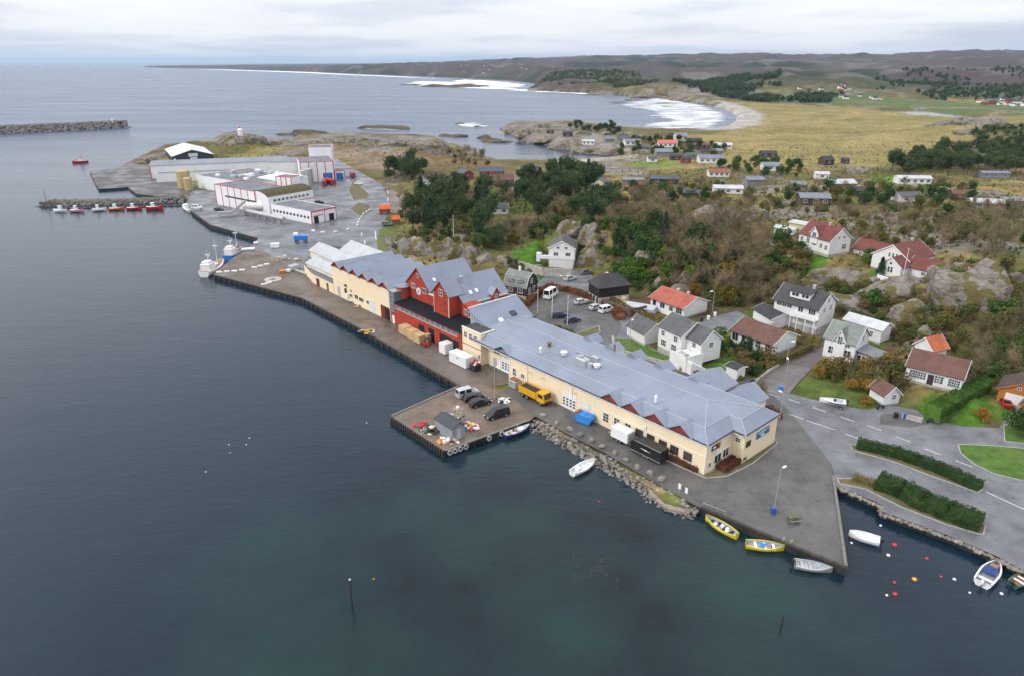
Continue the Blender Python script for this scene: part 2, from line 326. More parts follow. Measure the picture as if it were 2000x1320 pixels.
LAWNS = [([(1000,490),(1056,476),(1062,500),(1118,522),(1112,530),(1060,526),(1005,512)], 6), ([(1200,656),(1225,655),(1260,674),(1300,692),(1370,706),(1430,690),(1465,722),(1410,737),(1330,715),(1240,686),(1205,672)], 3),
 ([(1495,700),(1555,672),(1585,680),(1520,708)], 3), ([(1590,700),(1602,694),(1680,715),(1700,727),(1640,732),(1592,722)], 3.2), ([(1755,785),(1830,768),(1855,795),(1800,818),(1768,808)], 4), ([(1850,812),(1930,762),(1950,800),(1900,838),(1860,832)], 3.5),
 ([(1540,562),(1597,503),(1625,515),(1590,548),(1560,578)], 8), ([(943,374),(978,364),(972,398),(950,402)], 5), ([(1700,520),(1740,515),(1745,540),(1700,545)], 11), ([(1380,620),(1340,632),(1290,612),(1262,602),(1262,610),(1320,640),(1385,630)], 3), ([(1950,800),(2100,830),(2100,700),(1990,690)], 4)]
ROUGH_GREEN = [([(1520,768),(1590,728),(1650,745),(1740,775),(1690,800),(1600,783)], 2.3), ([(735,500),(745,450),(768,440),(790,480),(760,500)], 3), ([(1420,605),(1500,585),(1540,605),(1480,625)], 4), ([(930,440),(960,430),(985,450),(950,465),(925,460)], 8), ([(750,420),(775,415),(780,440),(755,440)], 2.5), ([(1500,560),(1560,540),(1600,570),(1540,600)], 7), ([(1000,380),(1050,390),(1040,420),(990,410)], 7), ([(1780,360),(1850,350),(1860,370),(1790,375)], 8), ([(1650,600),(1700,590),(1760,640),(1700,660)], 8)]
# ---- terrain (finer near, coarser far)
def terrain():
    rows = np.geomspace(62, 15500, 430); cols = np.tan(np.linspace(-0.86, 0.86, 520))
    # keep a finer column spacing inside the view
    R, A = np.meshgrid(rows, cols, indexing='ij'); X = R*A; Y = R.copy()
    x = X.ravel(); y = Y.ravel(); z = np.empty_like(x)
    for i in range(0, len(x), 40000): z[i:i+40000] = height(x[i:i+40000], y[i:i+40000], PADS)
    nr, nc = len(rows), len(cols)
    idx = np.arange(nr*nc).reshape(nr, nc)
    f = np.stack([idx[:-1, :-1], idx[:-1, 1:], idx[1:, 1:], idx[1:, :-1]], -1).reshape(-1, 4)
    keep = (z[f].max(1) > -1.5); f = f[keep]
    used = np.unique(f); remap = np.full(len(z), -1); remap[used] = np.arange(len(used)); f = remap[f]
    x, y, z = x[used], y[used], z[used]
    # ---- ground cover colour (albedo) per vertex
    r = np.hypot(x, y)
    mixc = lambda c, w, k: c*(1-w[:, None])+np.array(k)[None]*w[:, None]
    n1 = fbm(x/30, y/30, 5); n2 = fbm(x/9+3, y/9, 4); n3 = fbm(x/120+7, y/120, 4); n4 = fbm(x/4, y/4+8, 3)
    c = np.tile(np.array([0.112, 0.092, 0.036]), (len(x), 1))                     # mixed autumn scrub
    c = mixc(c, sstep(-0.05, 0.35, n1), (0.215, 0.165, 0.06))                    # straw grass
    c = mixc(c, sstep(0.1, 0.4, n2)*0.8, (0.082, 0.108, 0.026))                   # green scrub
    c = mixc(c, sstep(0.15, 0.4, fbm(x/22+50, y/22, 4))*0.7, (0.085, 0.05, 0.035))  # heather
    def reg(px, z=4.0, soft=0.06): 
        p = UP(px, z); return sdf(x, y, p)+fbm(x/25, y/25, 3)*0.025*r
    dune = reg([(1225,318),(1290,330),(1420,335),(1560,345),(1700,335),(1790,318),(1990,262),(2100,250),(2000,232),(1920,238),(1720,215),(1500,203),(1430,202),(1450,215),(1470,225),(1470,240),(1440,255),(1380,264),(1330,268),(1300,275),(1420,290)])
    w = sstep(-8, 14, dune); dc = mixc(np.tile(np.array([0.235, 0.188, 0.075]), (len(x), 1)), sstep(-0.1, 0.4, fbm(x/60, y/25, 5)), (0.175, 0.155, 0.05)); dc = mixc(dc, sstep(.2, .5, fbm(x/80+9, y/30, 4))*0.6, (0.24, 0.175, 0.085))
    c = c*(1-w[:, None])+dc*w[:, None]
    straw = reg([(560,300),(640,282),(760,296),(900,300),(1000,322),(960,330),(820,325),(770,335),(700,325),(650,305)], 3)
    c = mixc(c, sstep(-6, 8, straw)*0.9, (0.155, 0.105, 0.05)); c = mixc(c, sstep(-6, 8, straw)*sstep(0.0, .3, n1)*.9, (0.20, 0.16, 0.12))
    for px, k in (([(1500,190),(1650,185),(1900,205),(2100,215),(2100,235),(1900,222),(1720,208),(1600,205),(1500,203)], (0.085, 0.115, 0.038)), ([(1240,305),(1330,318),(1300,325),(1230,316)], (0.13, 0.18, 0.035)), ([(1690,350),(1760,345),(1770,358),(1700,365)], (0.09, 0.2, 0.03)), ([(2000,200),(1900,190),(2000,185),(2200,200)], (.095, .12, .042))):
        c = mixc(c, sstep(-4, 6, reg(px, 5)), k)
    for px, zz in (LAWNS):
        c = mixc(c, sstep(-0.6, 0.6, sdf(x, y, UP(px, zz))+n4*.8), np.array([0.062, 0.155, 0.016])) if False else c
    # far heath and woods; blue distance haze is painted into the heath colour
    fw = sstep(1350, 1900, r)
    hc = mixc(np.tile(np.array([0.066, 0.047, 0.05]), (len(x), 1)), sstep(-0.1, 0.3, fbm(x/420, y/700, 5)), (0.062, 0.05, 0.046))
    hc = mixc(hc, sstep(0.05, 0.2, fbm(x/420+31, y/420, 5)), (0.022, 0.032, 0.02)); hc = mixc(hc, sstep(0.22, 0.4, fbm(x/380+11, y/380+5, 5))*.5, (0.075, 0.082, 0.045))
    hc = mixc(hc, sstep(0.25, 0.45, fbm(x/130+71, y/130, 4))*.6, (0.15, 0.135, 0.13))
    c = c*(1-fw[:, None])+hc*fw[:, None]
    # sand and shore rock
    d = sdf(x, y, COAST)
    beach = reg([(1350,272),(1450,262),(1500,235),(1480,212),(1420,203),(1405,209),(1432,225),(1428,240),(1390,256)], 0)
    sand = sstep(-20, 5, beach)*(1-sstep(24, 38, d+8*n1)); c = mixc(c, sand, (0.33, 0.30, 0.27))
    lag = reg([(1080,318),(1140,306),(1225,300),(1235,316),(1150,320)], 1); c = mixc(c, sstep(-3, 4, lag), (0.36, 0.33, 0.29))
    
    gx = np.zeros(len(x)); hrock = (1-sand)*(1-fw)
    shore = (1-sstep(2, 16+14*n1, d))*hrock*sstep(240, 300, r)
    rock = np.clip(shore+sstep(0.23, 0.36, fbm(x/34+90, y/34+13, 5))*hrock*(1-w)*sstep(190, 260, r)*.9, 0, 1)
    for px in ([(975,250),(1060,240),(1170,252),(1215,275),(1230,300),(1120,298),(1060,285)], [(415,285),(430,262),(500,268),(545,280),(480,290)], [(600,270),(700,262),(860,272),(880,290),(760,293),(660,283)], [(1860,235),(1960,230),(2010,250),(1900,258)], [(1240,190),(1400,180),(1500,190),(1400,197)], [(245,325),(330,292),(335,315),(290,325)]):
        rock = np.maximum(rock, sstep(-4, 8, reg(px, 4))*sstep(-.45, 0.05, n1))
    rc = mixc(np.tile(np.array([0.205, 0.185, 0.165]), (len(x), 1)), sstep(-0.2, 0.4, n2), (0.14, 0.118, 0.095))
    c = c*(1-rock[:, None])+rc*rock[:, None]
    wet = (1-sstep(SEA+.1, SEA+.9, z))*(1-sand); c = mixc(c, wet, (0.035, 0.032, 0.028))
    # gardens
    for px, zz in LAWNS:
        q = sdf(x, y, UP(px, zz)); c = mixc(c, sstep(-0.8, 0.8, q+n4*0.7), (0.058, 0.135, 0.014))
    for px, zz in ROUGH_GREEN:
        q = sdf(x, y, UP(px, zz)); c = mixc(c, sstep(-1.5, 1.5, q+n4*1.5)*0.85, (0.075, 0.115, 0.022))
    me = np_mesh('ground', np.stack([x, y, z], 1), f, M_GROUND, smooth=True)
    at = me.color_attributes.new('cover', 'FLOAT_COLOR', 'POINT'); at.data.foreach_set('color', np.concatenate([c, np.ones((len(c), 1))], 1).ravel())
    a2 = me.attributes.new('rock', 'FLOAT', 'POINT'); a2.data.foreach_set('value', rock)
    link('ground', me, kind='structure')
def ground_material():
    m = bpy.data.materials.new('ground_cover'); m.use_nodes = True; t = m.node_tree; L = t.links.new; b = t.nodes['Principled BSDF']
    b.inputs['Roughness'].default_value = 0.95; b.inputs['Specular IOR Level'].default_value = 0.15
    at = N(t, 'ShaderNodeAttribute', attribute_name='cover'); g = N(t, 'ShaderNodeNewGeometry'); ra = N(t, 'ShaderNodeAttribute', attribute_name='rock')
    n = N(t, 'ShaderNodeTexNoise'); n.inputs['Scale'].default_value = 0.35; n.inputs['Detail'].default_value = 9; n.inputs['Roughness'].default_value = 0.68; L(g.outputs['Position'], n.inputs['Vector'])
    r = ramp(t, [(0.27, 0.42), (0.5, 1.0), (0.72, 1.55)]); L(n.outputs[0], r.inputs[0])
    n2 = N(t, 'ShaderNodeTexNoise'); n2.inputs['Scale'].default_value = 0.045; n2.inputs['Detail'].default_value = 8; n2.inputs['Roughness'].default_value = 0.7; L(g.outputs['Position'], n2.inputs['Vector'])
    r2 = ramp(t, [(0.3, 0.62), (0.5, 1.0), (0.7, 1.3)]); L(n2.outputs[0], r2.inputs[0])
    mu = N(t, 'ShaderNodeMix', data_type='RGBA', blend_type='MULTIPLY'); mu.inputs[0].default_value = 1; L(r.outputs[0], mu.inputs[6]); L(r2.outputs[0], mu.inputs[7])
    mx = N(t, 'ShaderNodeMix', data_type='RGBA', blend_type='MULTIPLY'); mx.inputs[0].default_value = 1; L(at.outputs['Color'], mx.inputs[6]); L(mu.outputs[2], mx.inputs[7])
    L(mx.outputs[2], b.inputs['Base Color'])
    v = N(t, 'ShaderNodeTexVoronoi', feature='DISTANCE_TO_EDGE'); v.inputs['Scale'].default_value = 0.22; L(g.outputs['Position'], v.inputs['Vector'])
    bp = N(t, 'ShaderNodeBump'); bp.inputs['Distance'].default_value = 0.8; bp.inputs['Strength'].default_value = 0.75; L(n.outputs[0], bp.inputs['Height'])
    L(bp.outputs[0], b.inputs['Normal'])
    return m
M_GROUND = ground_material()

# ---- sea
def sea():
    m = bpy.data.materials.new('sea_water'); m.use_nodes = True; t = m.node_tree; L = t.links.new; b = t.nodes['Principled BSDF']
    b.inputs['IOR'].default_value = 1.33; b.inputs['Specular IOR Level'].default_value = 0.5
    g = N(t, 'ShaderNodeNewGeometry'); pos = g.outputs['Position']
    # shallow sandy and weedy bottom near the quays
    sh = N(t, 'ShaderNodeVectorMath', operation='DISTANCE'); L(pos, sh.inputs[0]); sh.inputs[1].default_value = (2, 62, 0)
    mr = N(t, 'ShaderNodeMapRange', interpolation_type='SMOOTHSTEP'); L(sh.outputs['Value'], mr.inputs[0]); mr.inputs[1].default_value = 75; mr.inputs[2].default_value = 15
    n = N(t, 'ShaderNodeTexNoise'); n.inputs['Scale'].default_value = 0.045; n.inputs['Detail'].default_value = 5; L(pos, n.inputs['Vector'])
    r = ramp(t, [(0.36, (0.005, 0.007, 0.011)), (0.46, (0.006, 0.016, 0.020)), (0.66, (0.010, 0.032, 0.029))]); L(n.outputs[0], r.inputs[0])
    mx = N(t, 'ShaderNodeMix', data_type='RGBA'); L(mr.outputs[0], mx.inputs[0]); mx.inputs[6].default_value = (0.007, 0.020, 0.034, 1); L(r.outputs[0], mx.inputs[7]); SEA_MIX = mx
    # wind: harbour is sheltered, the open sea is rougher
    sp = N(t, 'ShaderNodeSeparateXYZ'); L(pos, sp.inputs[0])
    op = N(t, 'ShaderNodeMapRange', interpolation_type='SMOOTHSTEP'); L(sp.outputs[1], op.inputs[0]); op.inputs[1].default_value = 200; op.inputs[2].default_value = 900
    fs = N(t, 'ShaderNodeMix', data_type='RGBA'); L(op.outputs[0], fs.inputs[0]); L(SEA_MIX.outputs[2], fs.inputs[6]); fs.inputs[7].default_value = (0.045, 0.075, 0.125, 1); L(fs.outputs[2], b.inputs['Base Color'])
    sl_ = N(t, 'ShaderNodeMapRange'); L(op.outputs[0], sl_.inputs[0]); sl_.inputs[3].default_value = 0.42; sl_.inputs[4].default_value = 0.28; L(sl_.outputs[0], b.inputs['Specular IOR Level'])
    gust = N(t, 'ShaderNodeTexNoise'); gust.inputs['Scale'].default_value = 0.012; gust.inputs['Detail'].default_value = 5
    mp = N(t, 'ShaderNodeMapping'); mp.inputs['Scale'].default_value = (0.45, 1.6, 1); mp.inputs['Rotation'].default_value = (0, 0, 0.35); L(pos, mp.inputs[0]); L(mp.outputs[0], gust.inputs['Vector'])
    ru = N(t, 'ShaderNodeMapRange'); L(gust.outputs[0], ru.inputs[0]); ru.inputs[1].default_value = 0.3; ru.inputs[2].default_value = 0.7; ru.inputs[3].default_value = 0.05; ru.inputs[4].default_value = 0.15
    ra = N(t, 'ShaderNodeMath', operation='MULTIPLY_ADD'); L(op.outputs[0], ra.inputs[0]); ra.inputs[1].default_value = 0.16; L(ru.outputs[0], ra.inputs[2]); L(ra.outputs[0], b.inputs['Roughness'])
    def waves(scale, st, rot, det):
        q = N(t, 'ShaderNodeMapping'); q.inputs['Scale'].default_value = (0.42, 1.15, 1); q.inputs['Rotation'].default_value = (0, 0, rot); L(pos, q.inputs[0])
        w = N(t, 'ShaderNodeTexNoise'); w.inputs['Scale'].default_value = scale; w.inputs['Detail'].default_value = det; w.inputs['Roughness'].default_value = 0.55; w.inputs['Distortion'].default_value = 0.4; L(q.outputs[0], w.inputs['Vector'])
        s = N(t, 'ShaderNodeMath', operation='MULTIPLY'); L(w.outputs[0], s.inputs[0]); s.inputs[1].default_value = st; return s
    a = waves(0.8, 0.15, 0.7, 4); c = waves(0.13, 0.22, 0.5, 3); e = waves(0.03, 4.0, 0.3, 4)
    eo = N(t, 'ShaderNodeMath', operation='MULTIPLY'); L(e.outputs[0], eo.inputs[0]); L(op.outputs[0], eo.inputs[1])
    s1 = N(t, 'ShaderNodeMath', operation='ADD'); L(a.outputs[0], s1.inputs[0]); L(c.outputs[0], s1.inputs[1])
    s2 = N(t, 'ShaderNodeMath', operation='ADD'); L(s1.outputs[0], s2.inputs[0]); L(eo.outputs[0], s2.inputs[1])
    bp = N(t, 'ShaderNodeBump'); bp.inputs['Strength'].default_value = 0.55; bp.inputs['Distance'].default_value = 1.0; L(s2.outputs[0], bp.inputs['Height']); L(bp.outputs[0], b.inputs['Normal'])
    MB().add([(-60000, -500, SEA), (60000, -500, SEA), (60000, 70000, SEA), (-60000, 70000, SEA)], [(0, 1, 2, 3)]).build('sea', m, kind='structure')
sea()
def foam_mat(name, sc, lo, hi, stretch=(1, 1, 1), rot=0.0):
    m = bpy.data.materials.new(name); m.use_nodes = True; t = m.node_tree; L = t.links.new; b = t.nodes['Principled BSDF']
    b.inputs['Base Color'].default_value = (0.8, 0.82, 0.84, 1); b.inputs['Roughness'].default_value = 0.9
    g = N(t, 'ShaderNodeNewGeometry'); q = N(t, 'ShaderNodeMapping'); q.inputs['Scale'].default_value = stretch; q.inputs['Rotation'].default_value = (0, 0, rot); L(g.outputs['Position'], q.inputs[0])
    n = N(t, 'ShaderNodeTexNoise'); n.inputs['Scale'].default_value = sc; n.inputs['Detail'].default_value = 8; n.inputs['Roughness'].default_value = 0.62; L(q.outputs[0], n.inputs['Vector'])
    ed = N(t, 'ShaderNodeAttribute', attribute_name='edge'); ad = N(t, 'ShaderNodeMath', operation='ADD'); L(n.outputs[0], ad.inputs[0]); L(ed.outputs['Fac'], ad.inputs[1])
    r = ramp(t, [(lo, 0.0), (hi, 1.0)]); L(ad.outputs[0], r.inputs[0]); L(r.outputs[0], b.inputs['Alpha'])
    return m
def foam(px, m, n=40, zz=0.12, inner=30.0, bias=0.0, label='white surf'):
    P = UP(px, SEA); x0, y0 = P.min(0); x1, y1 = P.max(0); nx = int(min(90, max(12, (x1-x0)/8))); ny = int(min(90, max(12, (y1-y0)/8)))
    X, Y = np.meshgrid(np.linspace(x0, x1, nx), np.linspace(y0, y1, ny), indexing='ij'); x = X.ravel(); y = Y.ravel()
    d = sdf(x, y, P); e = sstep(0, inner, d)*0.45-0.45+bias
    z = SEA+zz+0.35*np.maximum(0, fbm(x/30, y/12, 3))
    idx = np.arange(nx*ny).reshape(nx, ny); f = np.stack([idx[:-1, :-1], idx[1:, :-1], idx[1:, 1:], idx[:-1, 1:]], -1).reshape(-1, 4); f = f[(d[f].max(1) > -1)]
    me = np_mesh('surf', np.stack([x, y, z], 1), f, m, True); a = me.attributes.new('edge', 'FLOAT', 'POINT'); a.data.foreach_set('value', e)
    link('surf', me, kind='stuff', label=label, category='surf')
FM = foam_mat('foam', 0.035, 0.38, 0.70, (0.6, 1.3, 1), 0.6); FM2 = foam_mat('foam_far', 0.008, 0.48, 0.62, (0.5, 1.6, 1), 0.0)
foam([(1205,201),(1270,191),(1330,192),(1400,208),(1444,224),(1446,236),(1418,254),(1375,261),(1319,262),(1262,261),(1215,256),(1280,236),(1250,218)], FM, inner=30, bias=0.05, label='wide white surf breaking along the curved sandy beach')
foam([(1195,204),(1260,200),(1330,203),(1390,214),(1415,228),(1400,244),(1350,252),(1300,250),(1225,252),(1250,240),(1310,236),(1240,226),(1300,218),(1220,212)], FM, inner=18, bias=0.0, label='outer broken rows of surf off the curved beach')
foam([(1040,172),(960,172),(860,160),(900,154),(1000,160),(1050,166)], FM2, inner=50, bias=0.1, label='white breakers off the far rocky point')
foam([(760,166),(1010,180),(1260,192),(1250,187),(1150,180),(1040,174),(900,160),(800,158)], FM2, inner=60, bias=0.1, label='broken foam streaks around the offshore skerries')
foam([(330,133.6),(450,136.4),(600,141),(700,146),(800,150),(900,156),(880,157),(780,152),(680,147.5),(560,142),(420,137)], FM2, inner=60, bias=0.25, label='thin white surf line along the far beach')
foam([(690,248),(760,245),(800,253),(780,257),(700,254)], FM, inner=10, bias=-0.05, label='thin foam washing round the dark skerry')
foam([(880,240),(940,240),(965,248),(930,252),(890,247)], FM, inner=10, bias=0.08, label='foam breaking over the small half-sunk rocks')
foam([(150,322),(170,318),(215,303),(240,293),(242,296),(200,312),(165,324)], FM, inner=5, bias=0.02, label='pale wake behind the red boat')
# ================================================================== BUILDING KIT
WHITE = mat('white_paint', (0.72, 0.73, 0.74), 0.5, 0.06, 0.4, dirt=((0.5, 0.5, 0.48), 0.25, 0.35))
SIDING = mat('white_siding', (0.72, 0.725, 0.73), 0.55, 0.05, 0.3, pattern='Z', pscale=1.1, dirt=((0.5, 0.5, 0.46), 0.2, 0.4))
GREYBASE = mat('foundation_plaster', (0.35, 0.34, 0.33), 0.8, 0.15, 0.8)
BRICKCH = mat('chimney_render', (0.42, 0.40, 0.38), 0.8, 0.2, 1.5)
GLASS = glass()
def roof_mat(name, c, **k): return mat(name, c, k.pop('rough', 0.75), k.pop('var', 0.2), 0.5, pattern=k.pop('pattern', None), pscale=k.pop('pscale', 1.0), bump=k.pop('bump', 0.5), bscale=3.0, dirt=(tuple(x*0.6 for x in c), 0.35, 0.5), **k)
R_GREY = roof_mat('roof_grey_slate', (0.085, 0.088, 0.092)); R_DARK = roof_mat('roof_black', (0.035, 0.036, 0.04)); R_RED = roof_mat('roof_red_tile', (0.26, 0.085, 0.055), pattern='X', pscale=1.2)
R_BROWN = roof_mat('roof_brown_tile', (0.125, 0.06, 0.045), pattern='X', pscale=1.2); R_ORANGE = roof_mat('roof_orange_tile', (0.40, 0.11, 0.045)); R_MAROON = roof_mat('roof_dark_red_tile', (0.145, 0.042, 0.033), pattern='X', pscale=1.2); R_LIGHT = roof_mat('roof_light_sheet', (0.45, 0.46, 0.48), rough=0.45); R_GREEN = roof_mat('roof_mossy_slate', (0.17, 0.19, 0.17)); R_BLUE = roof_mat('roof_navy_sheet', (0.05, 0.06, 0.09), rough=0.4)
_W = {}
def window_mesh(w, h, nx, ny, frame):
    key = (round(w, 2), round(h, 2), nx, ny, frame.name)
    if key not in _W:
        f = MB(); t = min(0.09, w*0.12)
        f.box(-w/2-t, w/2+t, -0.07, 0, -t, 0).box(-w/2-t, w/2+t, -0.07, 0, h, h+t).box(-w/2-t, -w/2, -0.07, 0, 0, h).box(w/2, w/2+t, -0.07, 0, 0, h)
        for i in range(1, nx): x = -w/2+w*i/nx; f.box(x-0.035, x+0.035, -0.06, 0, 0, h)
        for j in range(1, ny): z = h*j/ny; f.box(-w/2, w/2, -0.055, 0, z-0.03, z+0.03)
        p = MB().box(-w/2, w/2, -0.03, 0, 0, h)
        _W[key] = (f.mesh('window', frame), p.mesh('pane', GLASS))
    return _W[key]
def window(parent, pos, rz, w=1.1, h=1.2, nx=2, ny=2, frame=WHITE, name='window'):
    """pos: bottom centre on the wall face; rz: wall direction (outward is local -Y)"""
    a, b = window_mesh(w, h, nx, ny, frame); o = link(name, a, parent, pos, rz); link('pane', b, o); return o
def door(parent, pos, rz, w=0.95, h=2.05, m=None, name='door'):
    o = MB().box(-w/2-0.08, w/2+0.08, -0.04, 0, 0, h+0.08).mesh('door', m or WHITE); d = link(name, o, parent, pos, rz); return d
SIDES = {'F': 0.0, 'R': math.pi/2, 'B': math.pi, 'L': -math.pi/2}
def wall_pos(side, u, z, L, W):
    return {'F': (u, -0.003, z), 'R': (L+0.003, u, z), 'B': (L-u, W+0.003, z), 'L': (-0.003, W-u, z)}[side]
def gable_block(p, x0, x1, y0, y1, zb, ze, zr, axis, wm, rm, over=0.45, rake=0.3, th=0.16, trim=WHITE, wname='wall', rname='roof', chim=None, ridge_pos=0.5):
    """walls + pitched roof, ridge along axis"""
    w = MB(); r = MB(); b = []
    if axis == 'x':
        ym = y0+(y1-y0)*ridge_pos
        w.prism([(x0, y0, zb), (x0, y0, ze), (x0, ym, zr), (x0, y1, ze), (x0, y1, zb)], (x1-x0, 0, 0))
        for ya, s in ((y0, -1), (y1, 1)):
            sl = (zr-ze)/abs(ym-ya); yo = ya+s*over; zo = ze-sl*over+0.06
            q = [(x0-rake, yo, zo), (x1+rake, yo, zo), (x1+rake, ym, zr+0.06), (x0-rake, ym, zr+0.06)]
            r.slab([(a, c, d+th) for a, c, d in (q if s < 0 else q[::-1])], th)
            for xx in (x0-rake, x1+rake):
                e = -0.05 if xx < x0 else 0.0
                b.append([(xx+e, yo, zo-0.06), (xx+e, yo, zo+th+0.03), (xx+e, ym, zr+0.06+th+0.03), (xx+e, ym, zr)])
        ext = (0.05, 0, 0)
    else:
        xm = x0+(x1-x0)*ridge_pos
        w.prism([(x0, y0, zb), (x1, y0, zb), (x1, y0, ze), (xm, y0, zr), (x0, y0, ze)], (0, y1-y0, 0))
        for xa, s in ((x0, -1), (x1, 1)):
            sl = (zr-ze)/abs(xm-xa); xo = xa+s*over; zo = ze-sl*over+0.06
            q = [(xo, y1+rake, zo), (xo, y0-rake, zo), (xm, y0-rake, zr+0.06), (xm, y1+rake, zr+0.06)]
            r.slab([(a, c, d+th) for a, c, d in (q if s < 0 else q[::-1])], th)
            for yy in (y0-rake, y1+rake):
                e = -0.05 if yy < y0 else 0.0
                b.append([(xo, yy+e, zo-0.06), (xo, yy+e, zo+th+0.03), (xm, yy+e, zr+0.06+th+0.03), (xm, yy+e, zr)])
        ext = (0, 0.05, 0)
    wo = w.build(wname, wm, p); fix_normals(wo); ro = r.build(rname, rm, p); fix_normals(ro)
    if trim is not None:
        for q in b: o = MB().prism(q, ext).build('barge_board', trim, ro); fix_normals(o)
    for c in (chim or []):
        cx, cy = c; zt = zr+0.7
        MB().box(cx-0.3, cx+0.3, cy-0.3, cy+0.3, ze, zt).box(cx-0.38, cx+0.38, cy-0.38, cy+0.38, zt, zt+0.12).build('chimney', BRICKCH, ro)
    return wo, ro
def fix_normals(o):
    bm = bmesh.new(); bm.from_mesh(o.data); bmesh.ops.recalc_face_normals(bm, faces=bm.faces); bm.to_mesh(o.data); bm.free()
def site(pA, pB, W, L=None, zofs=0.0, ang=None, flat=None, pad=True):
    """lay out a rectangular plot: front wall foot from bearing pA (left) to pB (right), depth W; returns origin, angle, length"""
    if flat is not None: A = (*U(*pA, flat), flat); B = (*U(*pB, flat), flat)
    else:
        A = G(*pA); z = A[2]; A = (*U(*pA, z), z); B = (*U(*pB, z), z)
    a = math.atan2(B[1]-A[1], B[0]-A[0]) if ang is None else math.radians(ang)
    if L is None: L = math.hypot(B[0]-A[0], B[1]-A[1])
    z = A[2]+zofs
    if pad: PADS.append((math.cos(a), math.sin(a), A[0]-1, A[1]-1, L+2, W+2, z))
    return (A[0], A[1], z), a, L
def house(name, label, pA, pB, W, he, hr, axis='x', wm=SIDING, rm=R_GREY, L=None, wins=(), chim=(), over=0.45, base=0.35, ang=None, zofs=0.0, flat=None, group=None, frame=WHITE, trim=WHITE, doors=(), ridge_pos=0.5, cat='house'):
    loc, a, L = site(pA, pB, W, L, zofs, ang, flat)
    t = thing(name, label, cat, loc, a, group)
    MB().box(0.06, L-0.06, 0.06, W-0.06, -3.0, base).build('foundation', GREYBASE, t)
    ch = [(cx*L, cy*W) for cx, cy in chim]
    gable_block(t, 0, L, 0, W, base-0.02, he, he+hr, axis, wm, rm, over, chim=ch, trim=trim, ridge_pos=ridge_pos)
    ext = {'F': L, 'B': L, 'R': W, 'L': W}
    for side, u, z, w, h, *n in wins:
        nx, ny = n if n else (2, 2)
        window(t, wall_pos(side, u*ext[side], z, L, W), SIDES[side], w, h, nx, ny, frame)
    for side, u, *m in doors:
        door(t, wall_pos(side, u*ext[side], base, L, W), SIDES[side], m=m[0] if m else None)
    return t, L, W
# ================================================================== QUAYSIDE COMPLEX  (local frame: x = -s along the quay front, y = inland)
CA = math.radians(-48.5); CO = (31.6, 95.8, Z0)
CREAM = mat('cream_render', (0.74, 0.62, 0.425), 0.75, 0.05, 0.25, dirt=((0.58, 0.48, 0.34), 0.5, 0.35)); CREAMTRIM = mat('pale_trim', (0.72, 0.68, 0.58), 0.6, 0.05)
METAL = mat('grey_blue_roofing', (0.19, 0.218, 0.28), 0.42, 0.12, 0.16, spec=0.45, dirt=((0.17, 0.19, 0.235), 0.10, 0.7), bump=0.12, bscale=1.5)
GUTTER = mat('dark_gutter', (0.03, 0.04, 0.06), 0.5); FASCIA = mat('fascia_white', (0.62, 0.63, 0.64), 0.5)
REDW = mat('red_boards', (0.36, 0.042, 0.022), 0.75, 0.14, 0.6, pattern='X', pscale=0.9, dirt=((0.17, 0.028, 0.02), 0.4, 0.4)); REDG = mat('red_gable', (0.22, 0.036, 0.026), 0.7, 0.15)
BLACKROOF = mat('black_felt_roof', (0.008, 0.010, 0.015), 0.75, 0.25, 0.8, spec=.15); STEEL = mat('galvanised_steel', (0.42, 0.43, 0.44), 0.4, 0.12, 1.0, metal=0.4); GREYDOOR = mat('grey_steel_door', (0.36, 0.38, 0.42), 0.5, 0.08)
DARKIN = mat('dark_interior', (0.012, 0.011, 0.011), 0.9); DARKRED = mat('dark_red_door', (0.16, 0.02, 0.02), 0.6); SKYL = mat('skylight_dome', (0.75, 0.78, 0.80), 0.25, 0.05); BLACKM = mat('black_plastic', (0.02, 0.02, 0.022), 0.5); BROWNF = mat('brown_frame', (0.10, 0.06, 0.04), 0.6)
def cthing(name, label, cat='building'): return thing(name, label, cat, CO, CA)
def win(t, s, y, z, w, h, nx=2, ny=2, rz=0.0, frame=WHITE): return window(t, (-s, y-0.004, z-Z0), rz, w, h, nx, ny, frame)
def eave_trim(t, p, q, nm='gutter'):
    p = Vector(p); q = Vector(q); d = (q-p).normalized(); n = Vector((d.y, -d.x, 0))
    def bar(a, b, zl, zh, o0, o1): return [tuple(v) for v in (a+n*o0+Vector((0,0,zl)), b+n*o0+Vector((0,0,zl)), b+n*o1+Vector((0,0,zl)), a+n*o1+Vector((0,0,zl)))]
    o = MB().prism(bar(p, q, -0.06, 0, 0.25, 0.42), (0, 0, 0.16)).build('gutter', GUTTER, t); fix_normals(o)
    o = MB().prism(bar(p, q, -0.42, 0, 0.0, 0.26), (0, 0, 0.34)).build('fascia', FASCIA, t); fix_normals(o)

